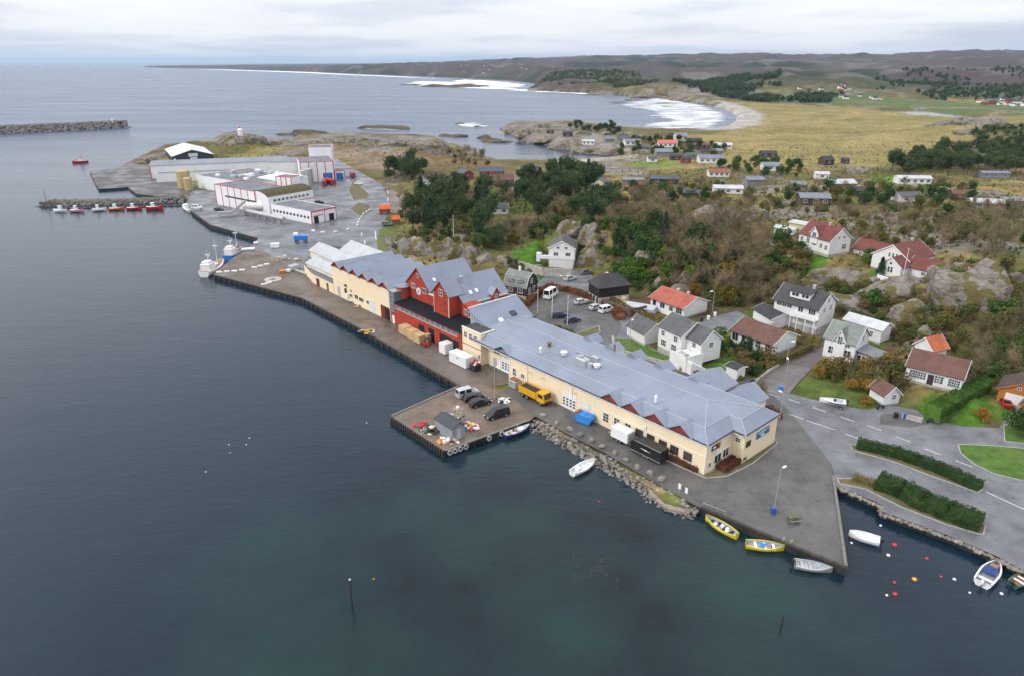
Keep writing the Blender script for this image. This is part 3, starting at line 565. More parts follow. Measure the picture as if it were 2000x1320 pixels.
def warehouse():
    t = cthing('warehouse', 'long cream warehouse on the quay with blue-grey hipped roof and small red gables')
    H = 5.8; LS = 48.6; D = 18.3
    # outline (x=-s, y)
    O = [(0, 0), (-0.0, 7.6), (2.3, 7.6), (2.3, D), (-61, D), (-61, 2.0), (-LS, 2.0), (-LS, 0)]
    w = MB().prism([(x, y, 0) for x, y in O], (0, 0, H)).build('wall', CREAM, t); fix_normals(w)
    # plinth course and pilasters
    for s in (0.0, 12.2, 24.4, 36.6, LS-0.3): MB().box(-s-0.35, -s-0.02, -0.05, 0, 0, H-0.45).build('pilaster', CREAMTRIM, t)
    MB().box(-22.6, -0.4, -0.07, 0, 3.2, 3.42).build('string_course', CREAMTRIM, t)
    # roof: steep skirt and low upper deck
    zs = 7.2; zr = 7.75; i = 2.0; ov = 0.3
    r = MB()
    E = [(ov, -ov, H), (ov, 7.3, H), (2.6, 7.3, H), (2.6, D+ov, H), (-61, D+ov, H), (-61, -ov, H)]
    T = [(-i, i, zs), (-i, 7.6+1.6, zs), (2.3-i, 7.6+1.6, zs), (2.3-i, D-i, zs), (-61, D-i, zs), (-61, i, zs)]
    for k in range(6):
        j = (k+1) % 6
        if k == 4: continue
        r.add([E[k], E[j], T[j], T[k]], [(0, 1, 2, 3)])
    ym = D/2+1
    r.add([(-61, i, zs), (-i, i, zs), (-i, 9.2, zs), (2.3-i, 9.2, zs), (2.3-i, D-i, zs), (-61, D-i, zs), (-61, ym, zr), (-7, ym, zr)], [(0, 1, 7, 6), (1, 2, 7), (2, 3, 7), (3, 4, 7), (4, 5, 6, 7)])
    r.add(E, [(5, 4, 3, 2, 1, 0)]); r.add([E[4], T[4], (-61, ym, zr), T[5], E[5]], [(0, 1, 2, 3, 4)])
    ro = r.build('roof', METAL, t); fix_normals(ro)
    for k in range(5): eave_trim(t, (E[k][0]-(0.3 if E[k][0] > 0 else 0), E[k][1]+(0.3 if E[k][1] < 1 else 0), H), (E[k+1][0]-(0.3 if E[k+1][0] > 0 else 0), E[k+1][1], H)) if k < 3 else None
    eave_trim(t, (-61, 0, H), (0, 0, H))
    cap = lambda a, b: MB().cyl((*a[:2], a[2]+.02), (*b[:2], b[2]+.02), .07, n=6).build('ridge_cap', GREYDOOR, ro)
    for a, b in ((T[5], T[0]), (T[0], T[1]), (T[1], T[2]), (T[2], T[3]), (T[3], T[4]), (E[0], T[0]), (E[2], T[2]), ((-61, ym, zr), (-7, ym, zr)), (T[0], (-7, ym, zr)), (T[3], (-7, ym, zr))): cap(a, b)
    for k in range(9): cap((-6-6*k, i+.1, zs), (-6-6*k, ym, zr)) if k else None
    # red gablets
    for s in (5.1, 10.3, 15.5, 20.4):
        hw = 2.2; zt = zs+0.15; g = MB(); y1 = i+0.3
        g.add([(-s-hw, -ov-0.03, H+0.1), (-s+hw, -ov-0.03, H+0.1), (-s, -ov-0.03, zt)], [(0, 1, 2)]); go = g.build('red_gable', REDG, t)
        g = MB(); g.add([(-s-hw-0.25, -ov-0.35, H+0.06), (-s, -ov-0.35, zt+0.14), (-s, y1+0.6, zt+0.14), (-s-hw-0.25, y1-1.6, H+0.28)], [(0, 1, 2, 3)]); g.add([(-s+hw+0.25, -ov-0.35, H+0.06), (-s, -ov-0.35, zt+0.14), (-s, y1+0.6, zt+0.14), (-s+hw+0.25, y1-1.6, H+0.28)], [(3, 2, 1, 0)])
        g2 = g.build('gable_roof', METAL, go); fix_normals(g2); sol(g2, 0.1)
    # rear gablets showing above the back edge
    for s in (14.0, 22, 29, 35, 41): 
        hw = 2.0; g = MB().prism([(-s-hw, D-2.4, zs-0.4), (-s+hw, D-2.4, zs-0.4), (-s, D-2.4, zs+0.9)], (0, 3.2, 0)).build('rear_gable', METAL, ro); fix_normals(g)
    # rear annexes
    for s0, s1, yy, d, hh in ((3.5, 9.6, D, 6.5, 4.6), (9.8, 17.5, D, 6.0, 5.4)):
        gable_block(t, -s1, -s0, yy-1.0, yy+d, 0, hh, hh+1.9, 'y', CREAM, METAL, 0.35, wname='annex_wall', rname='annex_roof', trim=FASCIA)
    # front windows / doors
    for s, w_, h_ in ((46.9, 0.9, 1.6), (44.3, 1.0, 0.9)): win(t, s, 0, 3.7 if h_ > 1 else 4.0, w_, h_, 2, 2)
    for s in (21.4, 18.8, 16.2): win(t, s, 0, 3.2, 1.2, 1.7, 2, 3, frame=CREAMTRIM)
    for s in (13.6, 11.1, 8.5, 6.1, 3.4): win(t, s, 0, 3.35, 1.5, 1.4, 3, 2, frame=BROWNF)
    def roller(s, w_, h_, y=0.0, rows=3, cols=4, m=WHITE):
        d = MB().box(-s-w_/2, -s+w_/2, y-0.08, y, 0.05, h_).build('roller_door', m, t)
        if rows:
            pm = MB().box(-0.27, 0.27, -0.03, 0, -0.18, 0.18).mesh('pane', GLASS)
            for a in range(cols):
                for b in range(rows): link('pane', pm, d, (-s-w_/2+(a+0.5)*w_/cols, y-0.085, 0.9+b*0.62))
        return d
    roller(30.8, 3.6, 3.4); roller(26.6, 2.0, 3.0, rows=0, m=mat('pale_door', (0.6, 0.62, 0.66), 0.5)); roller(51.4, 3.8, 3.7, 2.0)
    door(t, (-54.2, 1.997, 0), 0, 1.0, 2.2, WHITE); door(t, (-55.6, 1.997, 0), 0, 1.0, 2.2, GREYDOOR); door(t, (-40.6, -0.003, 0), 0, 1.0, 2.2, CREAMTRIM)
    # entrance canopy gable
    g = MB(); g.add([(-53.3, -0.5, H+0.05), (-50.6, -0.5, H+1.5), (-48.0, -0.5, H+0.05), (-53.3, 2.1, H+0.4), (-50.6, 3.4, H+1.5), (-48.0, 2.1, H+0.4)], [(0, 1, 4, 3), (1, 2, 5, 4)]); go = g.build('canopy_gable', METAL, t); sol(go, 0.12)
    # right end: windows, jog window
    for y, z, w_, h_ in ((1.3, 1.0, 0.7, 0.9), (3.6, 1.1, 1.9, 1.5), (6.0, 1.2, 1.7, 1.5)): window(t, (0.004, y, z), math.pi/2, w_, h_, 2, 1, WHITE)
    MB().box(0, 0.09, 2.0, 7.5, 2.75, 3.0).build('string_course', CREAMTRIM, t)
    window(t, (1.1, 7.596, 3.9), 0, 0.9, 0.7, 1, 2, WHITE); window(t, (2.304, 8.9, 3.0), math.pi/2, 1.3, 1.0, 3, 2, BROWNF)
    # roof furniture
    def fan(s, y, r_, h_, m=WHITE):
        z = zs+0.4; MB().lathe([(r_, 0), (r_, h_*0.55), (r_*1.35, h_*0.6), (r_*1.35, h_*0.8), (r_*0.5, h_)], 12, (-s, y, z)).build('roof_vent', m, ro, smooth=False)
    fan(38.2, 5.8, 0.55, 0.9); fan(42.2, 3.0, 0.25, 1.3); fan(12.8, 2.9, 0.22, 1.4); fan(43.5, 6.8, 0.4, 1.0, mat('rusty_steel', (0.22, 0.10, 0.05), 0.8, 0.3))
    MB().cham(-34.2, -31.4, 4.7, 6.4, zs+0.1, zs+1.6, 0.2).box(-31.4, -30.2, 5.2, 6.0, zs+0.1, zs+1.1).cyl((-33.4, 5.6, zs+1.6), (-33.4, 5.6, zs+1.9), 0.6, n=12).build('air_handling_unit', STEEL, ro)
    MB().cham(-33.0, -31.2, 8.2, 9.0, zs+0.4, zs+1.2, 0.1).box(-37.5, -33.0, 8.5, 8.7, zs+0.6, zs+0.8).build('air_duct', STEEL, ro); fan(29.6, 6.2, 0.55, 0.8)
    MB().box(-33.2, -32.9, 15.4, 15.7, zs, zs+1.6).build('flue', mat('rusty_steel', (0.22, 0.1, 0.05)), ro)
    # lamp brackets, downpipes
    for s in (12.6, 30.0, 42.8): MB().cyl((-s, -0.12, 0), (-s, -0.12, H-0.3), 0.06, n=6).build('downpipe', CREAMTRIM, t)
    for s in (29.0, 41.8, 38.0): MB().cyl((-s, 0, 4.3), (-s, -0.5, 4.4), 0.04, n=6).box(-s-0.12, -s+0.12, -0.7, -0.35, 4.3, 4.42).build('wall_lamp', STEEL, t)
    MB().box(-12.7, -12.1, -0.25, -0.02, 3.5, 4.2).build('alarm_box', WHITE, t)
    return t
def sol(o, th):
    m = o.modifiers.new('thick', 'SOLIDIFY'); m.thickness = th; m.offset = 0
WH = warehouse()
# signs on the warehouse
SIGN_B = mat('sign_black', (0.015, 0.014, 0.014), 0.4); SIGN_R = mat('sign_red', (0.32, 0.02, 0.02), 0.4); SIGN_BL = mat('sign_blue', (0.02, 0.13, 0.33), 0.4); SIGN_W = mat('sign_white', (0.75, 0.76, 0.78), 0.4); SIGN_G = mat('sign_green', (0.25, 0.45, 0.3), .4)
def csign(label, s, y, z, rz, w, h, pieces, m):
    o = thing('sign', label, 'sign', tuple(Matrix.Rotation(CA, 4, 'Z') @ Vector((-s, y, 0))+Vector((CO[0], CO[1], z))), CA+rz)
    MB().box(-w/2, w/2, -0.08, -0.005, 0, h).build('board', m, o)
    for x0, x1, z0, z1, mm in pieces: MB().box(x0, x1, -0.11, -0.082, z0, z1).build('mark', mm, o)
    return o
csign('black and red sign with white marks high on the cream end wall', -0.01, 2.6, Z0+3.9, math.pi/2, 2.4, 1.0, [(0.35, 1.2, 0, 1.0, SIGN_R), (-1.0, -0.1, 0.45, 0.75, SIGN_W), (0.45, 0.75, 0.35, 0.5, SIGN_W), (0.6, 0.95, 0.55, 0.7, SIGN_W), (-1.0, 0.2, 0.15, 0.25, STEEL)], SIGN_B)
csign('small white notice panel under the black and red end-wall sign', -0.01, 2.6, Z0+3.0, math.pi/2, 1.7, 0.75, [(-0.6, 0.5, 0.5, 0.58, SIGN_R), (-0.6, 0.6, 0.3, 0.38, GREYDOOR), (-0.5, 0.3, 0.12, 0.18, GREYDOOR)], SIGN_W)
csign('wide blue sign with white and green lettering bars on the end wall', -2.31, 13.5, Z0+3.3, math.pi/2, 4.2, 1.35, [(-1.8, 0.9, 0.98, 1.12, SIGN_W), (-1.5, 0.6, 0.78, 0.88, SIGN_G), (-0.9, 0.3, 0.42, 0.6, SIGN_W), (-0.7, 0.5, 0.2, 0.34, SIGN_W), (1.0, 2.0, 0.9, 1.3, STEEL)], SIGN_BL)
csign('small black and red sign beside the roller door of the warehouse', 55.0, 1.99, Z0+3.6, 0, 1.9, 1.0, [(0.2, 0.95, 0.0, 1.0, SIGN_R), (-0.8, 0.0, 0.5, 0.75, SIGN_W), (0.3, 0.7, 0.3, 0.5, SIGN_W)], SIGN_B)

def glass_hall():
    t = cthing('office_building', 'cream office block with three windows and steep lean-to roof over a glass wall')
    # front cream block s 58.2..65
    w = MB().box(-65, -58.3, 0.15, 4.2, 0, 7.35).build('wall', CREAM, t)
    MB().box(-65.05, -58.25, 0.1, 0.35, 7.35, 7.6).box(-58.55, -58.25, 0.35, 4.2, 7.35, 7.6).build('parapet', CREAMTRIM, t)
    MB().box(-64.9, -58.5, 0.4, 4.1, 7.36, 7.42).build('terrace', mat('terrace_felt', (0.05, 0.05, 0.05), 0.9), t)
    for s in (63.7, 61.9, 60.1): win(t, s, 0.15, 7.2, 0.95, 1.35, 2, 2, frame=WHITE)
    win(t, 58.9, 0.15, 3.6, 0.6, 0.9, 1, 2)
    MB().box(-65, -58.3, 0.08, 0.15, 3.6, 3.75).build('string_course', BROWNF, t)
    # lean-to hall: high side s=67, low side s=60.8
    hs = [(-67.0, 10.1), (-60.8, 6.3)]; y0, y1 = 4.2, 18.4
    q = MB().prism([(-67, y0, 0), (-60.8, y0, 0), (-60.8, y0, 6.1), (-67, y0, 9.9)], (0, y1-y0, 0)).build('hall_wall', mat('grey_cladding', (0.30, 0.32, 0.35), 0.6), t); fix_normals(q)
    r = MB().slab([(-67.3, y0-0.35, 10.25), (-60.4, y0-0.35, 6.05), (-60.4, y1+0.4, 6.05), (-67.3, y1+0.4, 10.25)], 0.2).build('hall_roof', METAL, t); fix_normals(r)
    MB().slab([(-60.45, y0-0.3, 6.0), (-59.2, y0-0.3, 7.35), (-59.2, y1, 7.35), (-60.45, y1, 6.0)], 0.12).build('roof_valley', METAL, t)
    MB().box(-67.45, -67.2, y0-0.4, y1+0.4, 10.1, 10.45).build('verge', FASCIA, t)
    # glass triangle
    g = MB().add([(-66.7, y0-0.03, 7.45), (-61.9, y0-0.03, 7.45), (-66.7, y0-0.03, 9.6)], [(0, 1, 2)]).build('glass_wall', mat('pale_glass', (0.22, 0.28, 0.30), 0.1, spec=0.7), t)
    for k in range(6):
        x = -66.7+k*0.85; zt = 9.7-(x+66.7)*0.615; MB().box(x-0.05, x+0.05, y0-0.1, y0-0.02, 7.4, max(7.5, zt)).build('mullion', WHITE, t)
    # roof lights
    a = math.atan2(4.2, 6.9)
    for x, y, l in ((-63.2, 14.0, 1.6), (-62.3, 9.6, 1.1)):
        z = 6.05+(-60.4-x)*4.2/6.9
        o = MB().cham(-0.7, 0.7, -l/2, l/2, 0, 0.35, 0.1).build('roof_light', SKYL if l < 1.5 else GLASS, r); o.location = (x, y, z); o.rotation_euler = (0, a, 0)
    # upper terrace strip with balustrade beside the red gable
    MB().box(-71.9, -67.4, 9.6, 19.0, 0, 8.2).build('link_wall', REDW, t); MB().box(-71.8, -67.45, 9.7, 18.9, 8.2, 8.3).build('link_roof', METAL, t)
    return t
glass_hall()

def red_building():
    t = cthing('red_wharf_building', 'red wooden wharf building with steep gables, ribbon windows and black lean-to roof')
    # ground storey block s 65.1..93.2, t 0..19
    MB().box(-93.2, -65.1, 0.0, 19.0, 0, 4.4).build('wall', REDW, t)
    MB().box(-93.25, -65.05, -0.06, 5.0, 4.4, 5.85).build('upper_wall', REDW, t)
    # loading bays
    for s0, s1, h in ((66.2, 73.6, 3.4), (80.0, 82.6, 3.2), (75.9, 78.3, 3.4)): MB().box(-s1, -s0, -0.012, 0.4, 0.02, h).build('loading_bay', DARKIN, t)
    MB().box(-75.7, -73.7, -0.05, 0.3, 0, 4.3).build('bay_pier', REDW, t)
    # ribbon windows
    for k in range(12):
        s = 91.6-k*2.18
        win(t, s, -0.06, 6.5, 1.7, 1.05, 4, 1)
    # black roof
    r = MB().slab([(-93.4, -0.35, 5.85), (-64.95, -0.35, 5.85), (-64.95, 6.2, 6.85), (-93.4, 6.2, 6.85)], 0.14).build('lean_to_roof', BLACKROOF, t); fix_normals(r)
    MB().box(-93.4, -64.95, -0.42, -0.3, 5.68, 5.8).build('gutter', REDG, t)
    # gable one: s 83.8..94, plane t=4.6, apex z 15.0
    def gable(s0, s1, y0, y1, ze, zr, nm='gable'):
        return gable_block(t, -s1, -s0, y0, y1, 4.4, ze, zr, 'y', REDW, METAL, 0.35, 0.3, wname=nm+'_wall', rname=nm+'_roof', trim=REDG)
    w1, r1 = gable(83.8, 94.0, 4.6, 19.2, 10.2, 15.0)
    w2, r2 = gable(71.9, 82.6, 6.0, 19.6, 9.9, 14.55)
    # tower in front of gable two
    tw, tr = gable(73.6, 79.6, 2.9, 7.0, 11.7, 14.6, 'tower')
    MB().box(-79.65, -79.55, 2.83, 2.95, 6.0, 11.7).box(-73.68, -73.52, 2.83, 2.95, 5.9, 11.7).build('corner_board', CREAMTRIM, t)
    # right-hand red wall behind black roof
    w = MB().prism([(-71.9, 5.6, 5.5), (-66.9, 5.6, 5.5), (-66.9, 5.6, 9.4), (-71.9, 5.6, 9.9)], (0, 4.0, 0)).build('side_wall', REDW, t); fix_normals(w)
    MB().box(-67.0, -66.8, 5.45, 5.6, 6.4, 9.9).build('corner_board', WHITE, t)
    # infill between hall and gable one (curved stair bay)
    MB().lathe([(1.7, 4.4), (1.7, 9.3)], 16, (-94.2, 3.4, 0)).build('stair_bay', REDW, t); MB().lathe([(1.9, 9.3), (1.9, 9.5), (0.3, 9.7)], 16, (-94.2, 3.4, 0)).build('stair_bay_roof', METAL, t)
    MB().box(-95.4, -93.1, -0.1, 4.0, 3.2, 8.55).build('stair_glass', mat('stair_glazing', (0.13, 0.16, 0.19), 0.12, 0.2, 0.8), t); MB().box(-95.5, -93.0, -0.2, 4.0, 8.55, 8.75).build('stair_roof', STEEL, t); MB().box(-95.3, -93.15, -0.04, 4.0, 0, 3.2).build('stair_base', REDW, t)
    for k in range(5): MB().box(-95.4, -93.1, -0.15, -0.1, 3.2+k*1.07, 3.3+k*1.07).build('mullion', STEEL, t)
    for k in range(4): MB().box(-95.4+k*0.75, -95.32+k*0.75, -0.16, -0.1, 3.2, 8.55).build('mullion', STEEL, t)
    door(t, (-94.0, -0.05, 0), 0, 0.9, 2.1, WHITE)
    # windows
    win(t, 91.0, 4.6, 11.4, 1.5, 1.1, 3, 1); win(t, 86.2, 4.6, 11.1, 1.5, 1.2, 2, 1); win(t, 76.6, 2.9, 13.2, 1.3, 1.5, 2, 2); win(t, 75.0, 2.9, 11.3, 0.4, 0.9, 1, 1, frame=REDG)
    win(t, 81.3, 6.0, 9.4, 1.0, 1.4, 2, 1); win(t, 70.6, 5.6, 9.4, 0.9, 1.2, 2, 1); win(t, 68.6, 5.6, 9.2, 1.7, 1.2, 3, 1)
    # round emblem and badge on the front gable
    for s, z, r_, m in ((88.6, 9.0, 0.95, WHITE), (88.7, 13.2-0.1, 0.7, STEEL)):
        MB().cyl((-s, 4.6, z), (-s, 4.48, z), r_, n=24).build('round_badge', m, t)
    MB().cyl((-88.6, 4.48, 9.0), (-88.6, 4.45, 9.0), 0.72, n=24).build('round_badge_ring', mat('badge_grey', (0.55, 0.6, 0.66), 0.5), t); MB().box(-88.72, -88.48, 4.4, 4.45, 8.6, 9.4).box(-88.9, -88.3, 4.4, 4.45, 8.6, 8.72).build('badge_mark', SIGN_BL, t)
    MB().cyl((-88.7, 4.46, 13.1), (-88.7, 4.44, 13.1), 0.42, n=20).build('badge_centre', REDG, t)
    # small flat roof between gables, flues, roof lights, dormer
    MB().box(-83.9, -79.6, 4.4, 6.1, 9.55, 9.75).build('valley_roof', METAL, t); MB().box(-83.9, -79.6, 4.3, 4.4, 9.4, 9.75).build('fascia', FASCIA, t); w = MB().box(-83.9, -79.6, 4.6, 6.1, 4.4, 9.55).build('valley_wall', REDW, t)
    MB().lathe([(0.35, 0), (0.35, 1.6), (0.5, 1.7), (0.5, 1.9), (0.1, 2.0)], 12, (-76.0, 8.6, 13.2)).build('flue', STEEL, r2)
    sl = math.atan2(4.65, 5.35)
    for s, y in ((73.4, 9.4), (73.5, 11.3)):
        z = 14.7-(77.25-s)*4.65/5.35; o = MB().cham(-0.55, 0.55, -0.35, 0.35, 0, 0.25, 0.08).build('roof_light', SKYL, r2); o.location = (-s, y, z+0.05); o.rotation_euler = (0, sl, 0)
    o = MB().cham(-0.5, 0.5, -0.35, 0.35, 0, 0.2, 0.08).build('roof_light', SKYL, r1); o.location = (-85.6, 7.4, 12.2); o.rotation_euler = (0, sl, 0)
    d = gable_block(t, -72.6, -70.6, 14.0, 16.0, 8.6, 10.6, 11.9, 'x', REDW, METAL, 0.25, 0.25, wname='dormer_wall', rname='dormer_roof', trim=REDG)
    window(t, (-70.596, 15.0, 9.2), math.pi/2, 0.8, 1.2, 2, 2)
    MB().box(-71.6, -71.3, 6.5, 19.5, 9.3, 9.7).build('eave_board', FASCIA, t)
    MB().box(-71.0, -70.9, 7.0, 13.6, 8.4, 9.5).build('balustrade', mat('balustrade_grey', (0.2, 0.2, 0.2), 0.6), t)
    return t
red_building()

def saw_hall():
    t = cthing('saw_roof_hall', 'cream quay hall with a row of six small red gables and folded grey roof')
    s0, s1, D, H, R = 95.2, 126.2, 18.3, 8.55, 10.2; n = 6; w = (s1-s0)/n
    MB().box(-s1, -s0, 0, D, 0, H).build('wall', CREAM, t)
    for k in range(n):
        a = -s1+k*w
        g = MB().add([(a, -0.02, H), (a+w, -0.02, H), (a+w/2, -0.02, R)], [(0, 1, 2)]).build('red_gable', REDG, t); MB().add([(a, D+0.02, H), (a+w, D+0.02, H), (a+w/2, D+0.02, R)], [(0, 2, 1)]).build('red_gable', REDG, t)
        r = MB().slab([(a-0.02, -0.35, H+0.12), (a+w/2, -0.35, R+0.14), (a+w/2, D+0.35, R+0.14), (a-0.02, D+0.35, H+0.12)], 0.12).slab([(a+w/2, -0.35, R+0.14), (a+w+0.02, -0.35, H+0.12), (a+w+0.02, D+0.35, H+0.12), (a+w/2, D+0.35, R+0.14)], 0.12).build('gable_roof', METAL, t); fix_normals(r)
        for sgn in (0, 1):
            x0, x1 = (a, a+w/2) if not sgn else (a+w/2, a+w); z0, z1 = (H, R) if not sgn else (R, H)
            o = MB().prism([(x0, -0.42, z0-0.1), (x1, -0.42, z1-0.1), (x1, -0.42, z1+0.16), (x0, -0.42, z0+0.16)], (0, 0.06, 0)).build('barge_board', REDG, r); fix_normals(o)
        if k < 4: MB().cyl((a+w*0.75, 4.4, H+0.6), (a+w*0.75, 4.4, H+1.5), 0.12, n=8).build('vent_pipe', STEEL, r)
    for s, w_, h_, m in ((123.2, 1.5, 3.0, GREYDOOR), (104.6, 2.4, 3.4, mat('pale_door', (0.45, 0.49, 0.55), 0.5))): MB().box(-s-w_/2, -s+w_/2, -0.06, 0, 0, h_).build('steel_door', m, t)
    MB().box(-100.2, -96.0, -0.05, 0, 0, 3.6).build('open_bay_frame', DARKRED, t); MB().box(-98.0, -95.6, -0.07, -0.05, 0, 3.3).build('loading_bay', DARKIN, t)
    for s, z, w_, h_ in ((119.0, 2.6, 0.8, 1.0), (115.8, 4.0, 0.7, 0.9), (116.0, 2.6, 1.4, 0.9), (113.0, 2.8, 1.8, 1.2), (110.4, 2.7, 2.2, 1.1), (106.9, 2.9, 1.2, 1.0)): win(t, s, 0, z+1, w_, h_, 2, 1, frame=CREAMTRIM)
    MB().cyl((-118.6, -0.35, 2.4), (-118.6, -0.35, 3.6), 0.25, n=10).box(-119.0, -118.2, -0.4, 0, 4.2, 4.7).build('extract_unit', BLACKM, t)
    MB().box(-118.6, -117.3, -0.5, -0.02, 1.0, 2.2).build('meter_cabinet', WHITE, t)
    return t
saw_hall()
def pale_store():
    t = cthing('pale_store', 'pale cream storehouse with two white pitched roofs behind the saw-roof hall')
    PALE = mat('pale_cream_render', (0.66, 0.61, 0.52), 0.75, 0.08, 0.4); R_W = mat('roof_white_sheet', (0.38, 0.40, 0.41), .5, .1, .3)
    gable_block(t, -157.0, -131.0, 8.0, 15.5, 0, 5.6, 7.6, 'x', PALE, R_W, 0.3, 0.3)
    gable_block(t, -147, -127.0, 1.9, 7.9, 0, 4.6, 6.0, 'x', PALE, R_W, 0.3, 0.3, wname='front_wing_wall', rname='front_wing_roof')
    gable_block(t, -150, -127.0, 15.6, 24, 0, 5.9, 8.2, 'x', PALE, R_W, 0.3, 0.3, wname='rear_wing_wall', rname='rear_wing_roof')
    w = MB().prism([(-158.5, 8.4, 0), (-152, 3.2, 0), (-140, 0.2, 0), (-126.4, 0.0, 0), (-126.4, 1.8, 0), (-147.2, 1.8, 0), (-147.2, 7.9, 0)], (0, 0, 3.3)).build('low_store_wall', CREAM, t); fix_normals(w)
    r = MB().prism([(-158.8, 8.2, 3.3), (-152.1, 2.9, 3.3), (-140, -0.1, 3.3), (-126.3, -0.25, 3.3), (-126.3, 1.85, 3.3), (-147.1, 1.85, 3.3), (-147.1, 7.95, 3.3)], (0, 0, 0.18)).build('low_store_roof', mat('low_roof_felt', (0.12, 0.13, 0.13), 0.8), t); fix_normals(r)
    for x, w_, m in ((-136.5, 1.6, DARKRED), (-130.2, 0.9, BROWNF)):
        door(t, (x, 0.0, 0), 0.0, w_, 2.3, m)
    return t
pale_store()
# ================================================================== HOUSES
DARKWOOD = mat('dark_shingle', (0.045, 0.036, 0.03), 0.85, 0.3, 1.5, pattern='Z', pscale=1.4); BLACKWOOD = mat('black_boards', (0.017, 0.016, 0.015), 0.8, 0.3, 0.8, pattern='Z', pscale=0.8)
RAIL = WHITE
def shifted(t, dx, dy, dz=0.0):
    o = link('wing', None, t, (dx, dy, dz)); return o
# --- dark shingled gambrel house
def gambrel():
    loc, a, L = site((986, 574), (1027, 582), 6.5, flat=2.6); W = 6.5
    t = thing('gambrel_house', 'small dark shingled house with pale gambrel roof and white windows beside the red wharf building', 'house', loc, a)
    MB().box(0.05, L-0.05, 0.05, W-0.05, -2, 0.5).build('foundation', GREYBASE, t)
    prof = [(0, 0.4), (0, 3.0), (1.1, 5.2), (W/2, 6.4), (W-1.1, 5.2), (W, 3.0), (W, 0.4)]
    w = MB().prism([(0, y, z) for y, z in prof], (L, 0, 0)).build('wall', DARKWOOD, t); fix_normals(w)
    rp = [(-0.35, 2.6), (1.0, 5.35), (W/2, 6.6), (W-1.0, 5.35), (W+0.35, 2.6)]; r = MB()
    for i in range(4): (y0, z0), (y1, z1) = rp[i], rp[i+1]; r.prism([(-0.3, y0, z0), (-0.3, y1, z1), (-0.3, y1, z1+0.16), (-0.3, y0, z0+0.16)], (L+0.6, 0, 0))
    ro = r.build('roof', R_GREEN, t); fix_normals(ro)
    for x in (-0.36, L+0.3):
        for i in range(4): (y0, z0), (y1, z1) = rp[i], rp[i+1]; b = MB().prism([(x, y0, z0-0.05), (x, y1, z1-0.05), (x, y1, z1+0.2), (x, y0, z0+0.2)], (0.06, 0, 0)).build('barge_board', WHITE, ro); fix_normals(b)
    MB().box(L*0.4, L*0.4+0.6, W/2-0.3, W/2+0.3, 6, 7.9).build('chimney', WHITE, ro)
    for u in (0.27, 0.73):
        window(t, (L*u, -0.004, 1.1), 0, 1.5, 1.2, 3, 1)
        d = MB().box(L*u-1.0, L*u+1.0, 0.15, 2.0, 3.0, 4.6).build('dormer', DARKWOOD, t); window(t, (L*u, 0.14, 3.25), 0, 1.5, 1.1, 3, 1)
    for y, z in ((2.0, 1.1), (4.5, 1.1), (3.2, 3.6)): window(t, (L+0.004, y, z), math.pi/2, 1.0, 1.2, 2, 2)
    MB().box(L, L+2.2, 0.6, 3.6, 0.6, 0.75).box(L+2.1, L+2.2, 0.6, 3.6, 0.75, 1.6).build('deck', mat('grey_deck', (0.25, 0.23, 0.2), 0.8), t)
gambrel()
# --- white house on the rise with a wide balcony
t, L, W = house('white_house', 'white gabled house with wide white balcony on the green terrace above the car park', (1071, 519), (1118, 521), 9.0, 6.0, 2.3, 'y', rm=R_GREY, L=8.6, base=0.4, wins=[('F', .28, 3.4, 1.4, 1.2, 3, 1), ('F', .74, 3.4, 1.5, 1.2, 3, 1), ('F', .36, 5.8, .9, .7, 2, 1), ('F', .66, 5.8, .9, .7, 2, 1), ('F', .8, .9, 1.2, 1.0), ('L', .5, 3.4, 1.4, 1.2, 3, 1), ('L', .2, 3.4, 1, 1.2)])
MB().box(-2.6, L+0.1, -1.6, -0.02, 2.55, 2.75).box(-2.6, L+0.1, -1.65, -1.55, 2.75, 3.7).box(-2.65, -2.55, -1.6, 3.0, 2.75, 3.7).box(-2.6, 0, -0.02, 3.0, 2.55, 2.75).build('balcony', WHITE, t)
MB().box(0.3, L-0.3, -1.5, -0.01, -1.5, 2.5).build('basement_front', SIDING, t)
MB().box(-3.9, -2.65, -1.4, 0.6, 1.6, 4.3).build('privacy_screen', WHITE, t)
# --- black timber barn
loc, a, L = site((1149, 580), (1176, 598), 9.0, flat=2.4, L=6.5)
t = thing('black_barn', 'black timber barn with hipped dark roof on a pale stone base by the lane', 'barn', loc, a); W = 9.5
MB().box(0, L, 0, W, -1.5, 1.6).build('stone_base', mat('pale_stone_base', (0.42, 0.40, 0.36), 0.85, 0.25, 1.2), t); MB().box(0.02, L-0.02, -0.02, W, 1.6, 4.6).build('wall', BLACKWOOD, t)
r = MB().add([(-0.6, -0.6, 4.5), (L+0.6, -0.6, 4.5), (L+0.6, W+0.6, 4.5), (-0.6, W+0.6, 4.5), (L/2, 2.2, 7.4), (L/2, W-2.2, 7.4)], [(0, 1, 4), (1, 2, 5, 4), (2, 3, 5), (3, 0, 4, 5), (0, 3, 2, 1)]).build('roof', R_DARK, t); fix_normals(r)
for k in range(3): MB().box(L*(0.25+0.3*k)-0.5, L*(0.25+0.3*k)+0.5, -0.05, 0.02, -0.2, 1.5).build('doorway', DARKIN, t)
